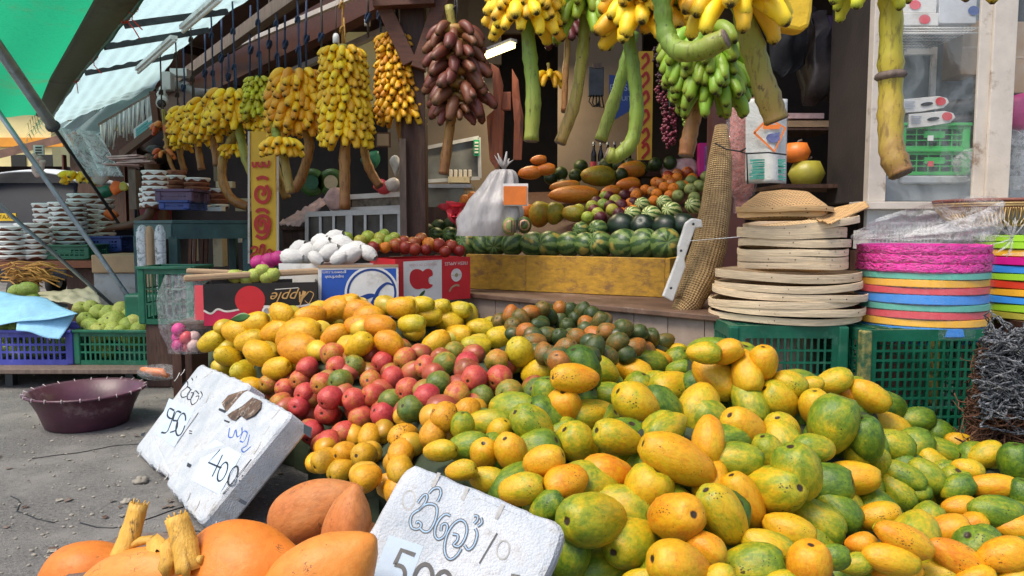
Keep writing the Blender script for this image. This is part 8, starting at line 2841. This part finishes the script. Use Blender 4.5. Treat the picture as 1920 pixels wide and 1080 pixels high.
# ------------------------------------------------------------------ seller
def person(label, base_, h, shirt, trouser, face_dir=PI):
 """standing figure, one continuous body surface; hair and clothes are its children"""
 o = thing('person', label, 'person', base_)
 k = h / 1.7
 me = bpy.data.meshes.new('body')
 J = {'pel': (0, 0, .92), 'bel': (0, 0, 1.08), 'che': (0, -.01, 1.27), 'nek': (0, 0, 1.43), 'nk2': (0, -.012, 1.48), 'hd': (0, -.02, 1.56), 'hd2': (0, -.01, 1.65)}
 names = list(J)
 verts = [V(J[n]) * k for n in names]
 edges = [(0, 1), (1, 2), (2, 3), (3, 4), (4, 5), (5, 6)]
 rad = [.15, .14, .15, .062, .056, .082, .07]
 for s_ in (-1, 1):
  b0 = len(verts)
  arm = [((.17 * s_, 0, 1.37), .062), ((.23 * s_, .0, 1.22), .05), ((.25 * s_, -.02, 1.09), .042), ((.24 * s_, -.16, 1.02), .036), ((.22 * s_, -.27, 1.0), .026), ((.21 * s_, -.33, .99), .03)]
  for p, r in arm:
   verts.append(V(p) * k); rad.append(r)
  edges.append((2, b0))
  edges += [(b0 + i, b0 + i + 1) for i in range(5)]
  hd_ = b0 + 5
  for f in range(5):
   q = len(verts)
   dx = (f - 2) * .016
   ln = (.045, .075, .08, .075, .06)[f]
   verts.append((V((.21 * s_ + dx, -.36, .985)) if f else V((.21 * s_ - .03 * s_, -.345, .995))) * k); rad.append(.010)
   verts.append((V((.21 * s_ + dx * 1.15, -.36 - ln * .7, .965)) if f else V((.21 * s_ - .05 * s_, -.37, .985))) * k); rad.append(.008)
   edges += [(hd_, q), (q, q + 1)]
  b0 = len(verts)
  for p, r in [((.10 * s_, 0, .84), .095), ((.105 * s_, -.01, .50), .062), ((.11 * s_, .01, .30), .054), ((.11 * s_, .02, .09), .038), ((.12 * s_, -.07, .035), .036), ((.125 * s_, -.15, .028), .028)]:
   verts.append(V(p) * k); rad.append(r)
  edges.append((0, b0))
  edges += [(b0 + i, b0 + i + 1) for i in range(5)]
 me.from_pydata(verts, edges, [])
 b = bpy.data.objects.new('body', me)
 COL.objects.link(b)
 b.parent = o
 md = b.modifiers.new('skin', 'SKIN')
 md.use_smooth_shade = True
 for i, v in enumerate(me.skin_vertices[0].data if me.skin_vertices else []):
  v.radius = (rad[i] * k, rad[i] * k)
 if not me.skin_vertices:
  bpy.context.view_layer.update()
 md2 = b.modifiers.new('sub', 'SUBSURF'); md2.levels = 1; md2.render_levels = 2
 me.materials.append(M['skin'])
 Lc = o.location
 T = lambda p: V(p) * k + Lc
 mb = MB()      # face: nose, brow, lips and ears grow from the head
 mb.lathe([(.001, -.03), (.016, -.022), (.013, .0), (.006, .028), (.001, .03)], 10, T((0, -.104, 1.575)), euler(.25, 0, 0))
 mb.build('nose', M['skin'], o)
 for s_ in (-1, 1):
  mb = MB()
  mb.ball(T((.033 * s_, -.088, 1.60)), .0115 * k, 10)
  mb.build('eye', M['white'], o)
  mb = MB()
  mb.ball(T((.033 * s_, -.097, 1.60)), .006 * k, 8)
  mb.build('iris', M['black'], o)
  mb = MB()
  mb.ball(T((.084 * s_, .0, 1.58)), .03 * k, 12, 0, None, (.3, .6, 1))
  mb.build('ear', M['skin'], o)
 mb = MB()
 mb.ball(T((0, -.09, 1.532)), .024 * k, 12, 0, None, (1, .35, .3))
 mb.build('lips', M['clay'], o)
 mb = MB()
 mb.lathe([(.001, .092), (.05, .082), (.083, .045), (.094, .0), (.092, -.04), (.075, -.075), (.05, -.08)], 24, T((0, .012, 1.625)), None, 0, True, lambda p, a, t: p if not (math.sin(a) < -.45 and t > .45) else V((p.x * .9, p.y * .62, p.z * .2 + .028)))
 mb.build('hair', M['hair'], o)
 mb = MB()
 mb.lathe([(.165, .88), (.172, .95), (.16, 1.1), (.178, 1.27), (.165, 1.36), (.10, 1.42), (.070, 1.445)], 26, Lc, Matrix.Diagonal((k, k * .78, k)))
 for s_ in (-1, 1):
  mb.tube([T((.12 * s_, 0, 1.38)), T((.18 * s_, 0, 1.36)), T((.222 * s_, 0, 1.25)), T((.24 * s_, -.005, 1.15))], [.08 * k, .078 * k, .066 * k, .064 * k], 12)
 mb.build('shirt', shirt, o)
 mb = MB()
 for s_ in (-1, 1):
  mb.tube([T((.06 * s_, 0, .93)), T((.10 * s_, 0, .80)), T((.105 * s_, -.01, .50)), T((.11 * s_, .015, .10))], [.12 * k, .112 * k, .082 * k, .066 * k], 14)
 mb.build('trousers', trouser, o)
 o.rotation_euler = (0, 0, face_dir)
 return o
hp0 = at(288, 290, 6.9)
person('dark haired seller in a dark red shirt standing behind the curd pots, facing the street', V((hp0.x, 6.9, hp0.z - 1.60)) if False else V((hp0.x, 6.9, 0)), (hp0.z + .075), M['shirt'], M['trouser'], -1.25)
pkt = MB()
c = at(243, 303, 6.6)
for k in range(5):
 pkt.box(c + V((U(-.1, .1), U(-.02, .02), .018 * k - .03)), (.28, .16, .014), euler(0, U(-.08, .08), U(-.3, .3)))
tag(pkt.build('packet_pile', M['crinkle_pink'], bevel=.004), 'pile of flat pinkish packets on the corner post by the seller', 'packets')
# ------------------------------------------------------------------ CCTV, conduit, hanging white bundle, signs at the street corner
cc = thing('security_camera', 'white security camera on a bracket box under the eaves', 'camera', at(306, 180, 7.2))
mb = MB()
mb.pbox(302, 134, 320, 168, 7.2, .1)
mb.build('junction_box', M['cctv'], cc, bevel=.006)
mb = MB()
mb.tube([at(305, 166, 7.2), at(303, 178, 7.15)], .03, 10)
mb.ball(at(303, 178, 7.13), .045, 14)
mb.build('arm', M['cctv'], cc)
mb = MB()
mb.tube([at(306, 184, 7.25), at(303, 194, 6.95)], .05, 16)
mb.build('camera_body', M['cctv'], cc)
mb = MB()
mb.tube([at(303, 194, 6.95), at(302.8, 194.5, 6.93)], .038, 16)
mb.build('lens', M['lens'], cc)
cd = thing('conduit', 'grey white pipe bending under the eaves beside the camera', 'pipe', at(360, 165, 7.4))
mb = MB()
mb.tube([at(312, 158, 7.4), at(345, 160, 7.4), at(362, 172, 7.4), at(400, 176, 7.5)], .04, 12)
mb.build('pipe', M['grey_panel'], cd)
mb = MB()
mb.tube([at(344, 159, 7.4), at(350, 163, 7.4)], .048, 12)
mb.build('collar', M['white'], cd)
mb = MB()
mb.pbox(318, 128, 350, 142, 7.3, .12)
mb.build('switch_box', M['cctv'], cd)
for i, (x0, y0, x1, y1) in enumerate(((190, 208, 290, 168), )):
 wb_ = thing('hanging_rack', 'rack of white strings and small packets hanging at the street corner', 'rack', at(235, 280, 7.8))
 mb = MB()
 mb.beam(at(186, 236, 7.9), at(290, 176, 7.9), .04, .04)
 mb.build('bar', M['wood_grey'], wb_)
 for k in range(34):
  f = (k + .5) / 34
  x = 188 + 100 * f
  yt = 236 - 60 * f
  mb = MB()
  yb_ = yt + U(38, 62) * (.9 + .3 * f)
  mb.tube([at(x, yt, 7.88), at(x + U(-2, 2), (yt + yb_) / 2, 7.85), at(x + U(-5, 2), yb_, 7.86)], U(.008, .018), 6, 0, True, True, .6)
  mb.build('packet_strip', (M['white'], M['grey_panel'], M['white_bag'])[k % 3], wb_)
ns = thing('notice_board', 'pale blue white lettered board at the street corner above the seller', 'sign', at(268, 250, 7.5))
mb = MB()
q_ = [at(252, 268, 7.7), at(292, 240, 7.4), at(290, 212, 7.4), at(250, 242, 7.7)]
mb.prism(q_, V((0, .03, 0)))
mb.build('board', M['canvas'], ns)
mb = MB()
for k in range(4):
 f = .18 + .2 * k
 a, b2 = q_[0].lerp(q_[3], f), q_[1].lerp(q_[2], f)
 A_, B_ = a.lerp(b2, .12), a.lerp(b2, .88 - .2 * (k % 2))
 mb.beam(A_ + V((0, -.006, 0)), B_ + V((0, -.006, 0)), .004, .022)
mb.build('lettering', simple('teal_lettering', (.1, .35, .38), .6, .2, 30, 0), ns)
mb = MB()
mb.beam(at(228, 290, 7.9), at(294, 240, 7.3), .05, .08)
mb.beam(at(288, 172, 7.35), at(296, 246, 7.35), .06, .06)
mb.build('frame', M['wood_brown'], ns)
for i, (px, py, w_, m_, lab) in enumerate([(218, 352, 26, 'orange_net', 'orange net bag hanging on a green rail by the street pots'), (196, 358, 30, 'crate_green', 'dark green net basket on the rail by the street pots'), (208, 402, 24, 'orange_net', 'orange plastic bag lower beside the street pots'), (232, 350, 18, 'olive', 'olive orange packets at the street corner'), (186, 326, 44, 'white_bag', 'white netted bundle above the orange bag')]):
 mb = MB()
 Y = 7.2
 c = at(px, py, Y)
 mb.ball(c, ps(w_, Y) / 2, 16, 0, None, (1, .5, .8))
 for v in mb.v:
  v += V((mnoise.noise(v * 14), 0, mnoise.noise(v * 14 + V((4, 0, 0))))) * .04
 tag(mb.build('net_bag', M[m_]), lab, 'bag', 'net bags at the street corner')
# ------------------------------------------------------------------ three wheeler
tk = thing('auto_rickshaw', 'dark blue three wheeled taxi with a pale canvas roof, parked in the street', 'three wheeler', (at(40, 400, 9.6).x, 10.4, 0))
tx = tk.location.x
mb = MB()
sec = []
prof_ = [(-.62, .35, 9.6), (-.64, .8, 9.55), (-.63, 1.15, 9.62), (-.60, 1.18, 9.7)]
mb.box((tx, 10.5, .72), (1.28, 1.9, .74))
mb.box((tx, 9.52, .62), (.62, .30, .56))
mb.build('body', M['tuk'], tk, bevel=.10)
mb = MB()
mb.hexa([V((tx - .62, 9.62, 1.09)), V((tx + .62, 9.62, 1.09)), V((tx + .62, 9.66, 1.09)), V((tx - .62, 9.66, 1.09))], [V((tx - .56, 9.86, 1.62)), V((tx + .56, 9.86, 1.62)), V((tx + .56, 9.90, 1.62)), V((tx - .56, 9.90, 1.62))])
mb.build('windscreen', simple('dark_windscreen', (.008, .01, .016), .35, .3, 3, 0, spec=.2), tk)
mb = MB()
mb.grid(lambda u, v: V((tx + .66 * math.sin((u - .5) * 2.6) / math.sin(1.3), 9.72 + 1.8 * v, 1.60 + .22 * math.cos((u - .5) * 2.9) * (.6 + .4 * math.sin(PI * min(v * 1.2 + .1, 1))))), 16, 8)
mb.build('canopy', M['canvas'], tk, solid=.02)
mb = MB()
for s_ in (-1, 1):
 mb.tube([V((tx + .60 * s_, 9.66, 1.08)), V((tx + .56 * s_, 9.88, 1.63))], .025, 8)
 mb.tube([V((tx + .62 * s_, 11.3, 1.08)), V((tx + .60 * s_, 11.3, 1.63))], .025, 8)
mb.build('pillar', M['tuk'], tk)
for s_ in (-1, 1):
 mb = MB()
 mb.lathe([(.001, -.01), (.075, 0), (.08, .03), (.06, .06), (.001, .07)], 18, V((tx + .42 * s_, 9.53, .86)), euler(PI / 2, 0, 0))
 mb.build('headlight', M['alu'], tk)
for (x, y) in ((tx, 9.5), (tx - .58, 11.2), (tx + .58, 11.2)):
 mb = MB()
 mb.lathe([(.08, -.05), (.18, -.06), (.215, -.04), (.215, .04), (.18, .06), (.08, .05)], 24, V((x, y, .22)), euler(0, PI / 2, 0))
 w_ = mb.build('wheel', M['rubber'], tk)
 mb = MB()
 mb.lathe([(.001, -.045), (.09, -.05), (.09, .05), (.001, .045)], 18, V((x, y, .22)), euler(0, PI / 2, 0))
 rm = mb.build('rim', M['alu'], tk)
 rm.parent = w_
mb = MB()
mb.pbox(-14, 400, 30, 414, 9.40, .02)
mb.build('taxi_plate', M['plate_yellow'], tk)
text_on('plate_text', 'TAXI', at(10, 407, 9.39), RIGHT, V((0, 0, 1)), .075, M['ink'], tk)
mb = MB()
mb.pbox(-30, 418, 80, 426, 9.42, .03)
mb.build('bumper', M['canvas'], tk)
# ------------------------------------------------------------------ far street
yb_ = thing('street_building', 'yellow walled building with an orange band across the street', 'building', (at(20, 250, 26).x, 26, 0))
mb = MB()
mb.pbox(-420, 202, 118, 700, 26, 5)
mb.build('wall', M['wall_yellow'], yb_)
mb = MB()
mb.pbox(-420, 258, 118, 275, 25.9, .09)
mb.build('orange_band', simple('orange_wall_band', (.75, .30, .03), .7, .1, 3, 0), yb_)
mb = MB()
mb.pbox(-424, 190, 122, 203, 25.8, 5.4)
mb.build('parapet', M['white'], yb_)
for px in (-40, 20, 70):
 mb = MB()
 mb.pbox(px, 290, px + 30, 340, 25.95, .04)
 mb.build('window', M['lens'], yb_)
hs = thing('roadside_shed', 'brown thatched and tin roofed shed across the street', 'shed', (at(150, 330, 13).x, 13, 0))
mb = MB()
mb.hexa([at(-60, 312, 13.0), at(140, 262, 13.0), at(140, 262, 16), at(-60, 312, 16)], [at(-60, 296, 13.0), at(140, 246, 13.0), at(140, 246, 16), at(-60, 296, 16)])
mb.build('tin_roof', M['roof_tin'], hs)
mb = MB()
mb.hexa([at(140, 268, 12.5), at(262, 318, 12.5), at(262, 300, 15), at(140, 250, 15)], [at(140, 236, 12.5), at(250, 250, 12.5), at(250, 250, 15), at(140, 232, 15)])
mb.build('gable', M['thatch'], hs)
mb = MB()
mb.pbox(130, 280, 262, 480, 13.2, 2)
mb.build('wall', M['thatch'], hs)
mb = MB()
mb.pbox(-80, 312, 130, 480, 15.5, .2)
mb.build('back_wall', M['wall_dark'], hs)
for px in (118, 232):
 mb = MB()
 mb.pbox(px, 290, px + 7, 490, 12.6, .1)
 mb.build('post', M['wood_brown'], hs)
mb = MB()
mb.pbox(62, 272, 82, 290, 8.6, .02)
pn = thing('paper_notice', 'small white lettered card hanging by the slanting pole', 'notice', at(72, 290, 8.6))
mb.build('card', M['white'], pn)
mb = MB()
for k in range(3):
 mb.pbox(66, 275 + 5 * k, 78, 278 + 5 * k, 8.594, .003)
mb.build('lettering', M['ink'], pn)
mb = MB()
for k in range(16):
 p = at(72 + U(-8, 8), 292 + k * 2.4, 8.6)
 mb.ball(p, .04, 8, 0, None, (1.1, .6, .8))
tag(mb.build('packet_string', M['crinkle_pink']), 'string of small pinkish packets hanging under the lettered card', 'packets')
for i, (x, y, w_, h, m_, lab) in enumerate([(-24, 44, 9, 5.2, 'wall_beige', 'beige far house down the street beyond the yellow building'), (-14, 50, 8, 4.2, 'wall_yellow', 'low ochre far house at the end of the street'), (-38, 36, 10, 4.6, 'grey_panel', 'grey far house beside the road at the street side')]):
 hh = thing('street_building', lab, 'building', (x, y, 0))
 mb = MB()
 mb.box((x, y, h / 2), (w_, 5, h))
 mb.build('wall', M[m_], hh)
 mb = MB()
 mb.prism([V((x - w_ / 2 - .3, y - 2.9, h + .003)), V((x + w_ / 2 + .3, y - 2.9, h + .003)), V((x, y - 2.9, h + 1.6))], V((0, 5.8, 0)))
 mb.build('roof', M['roof_tin'], hh)
pm = thing('palm_tree', 'dark green palm behind the far end of the awning', 'tree', V((at(142, 300, 22).x, 22, 0)))
topp = at(140, 190, 22)
mb = MB()
mb.tube([V((topp.x, 22, 0)), V((topp.x + .1, 22, topp.z * .5)), topp], [.2, .15, .12], 10)
mb.build('trunk', M['plant_trunk'], pm)
mb = MB()
for k in range(22):
 a = 2 * PI * k / 22 + U(-.1, .1)
 el = U(-.1, .9)
 L_ = U(.9, 1.5)
 sp = []
 for t in np.linspace(0, 1, 8):
  sp.append(topp + V((math.cos(a) * L_ * t, math.sin(a) * L_ * t, L_ * (el * t - 1.1 * t * t))))
 for i in range(7):
  for s_ in (-1, 1):
   d = (sp[i + 1] - sp[i]).normalized()
   n1 = d.cross(V((0, 0, 1))).normalized() * s_
   for q_ in range(3):
    b0 = sp[i].lerp(sp[i + 1], q_ / 3)
    l_ = .38 * (1 - .7 * abs(i / 7 - .35))
    mb.add([b0, b0 + d * .035, b0 + n1 * l_ + d * l_ * .5 - V((0, 0, l_ * .5))], [(0, 1, 2)])
mb.build('crown', M['leaf'], pm)
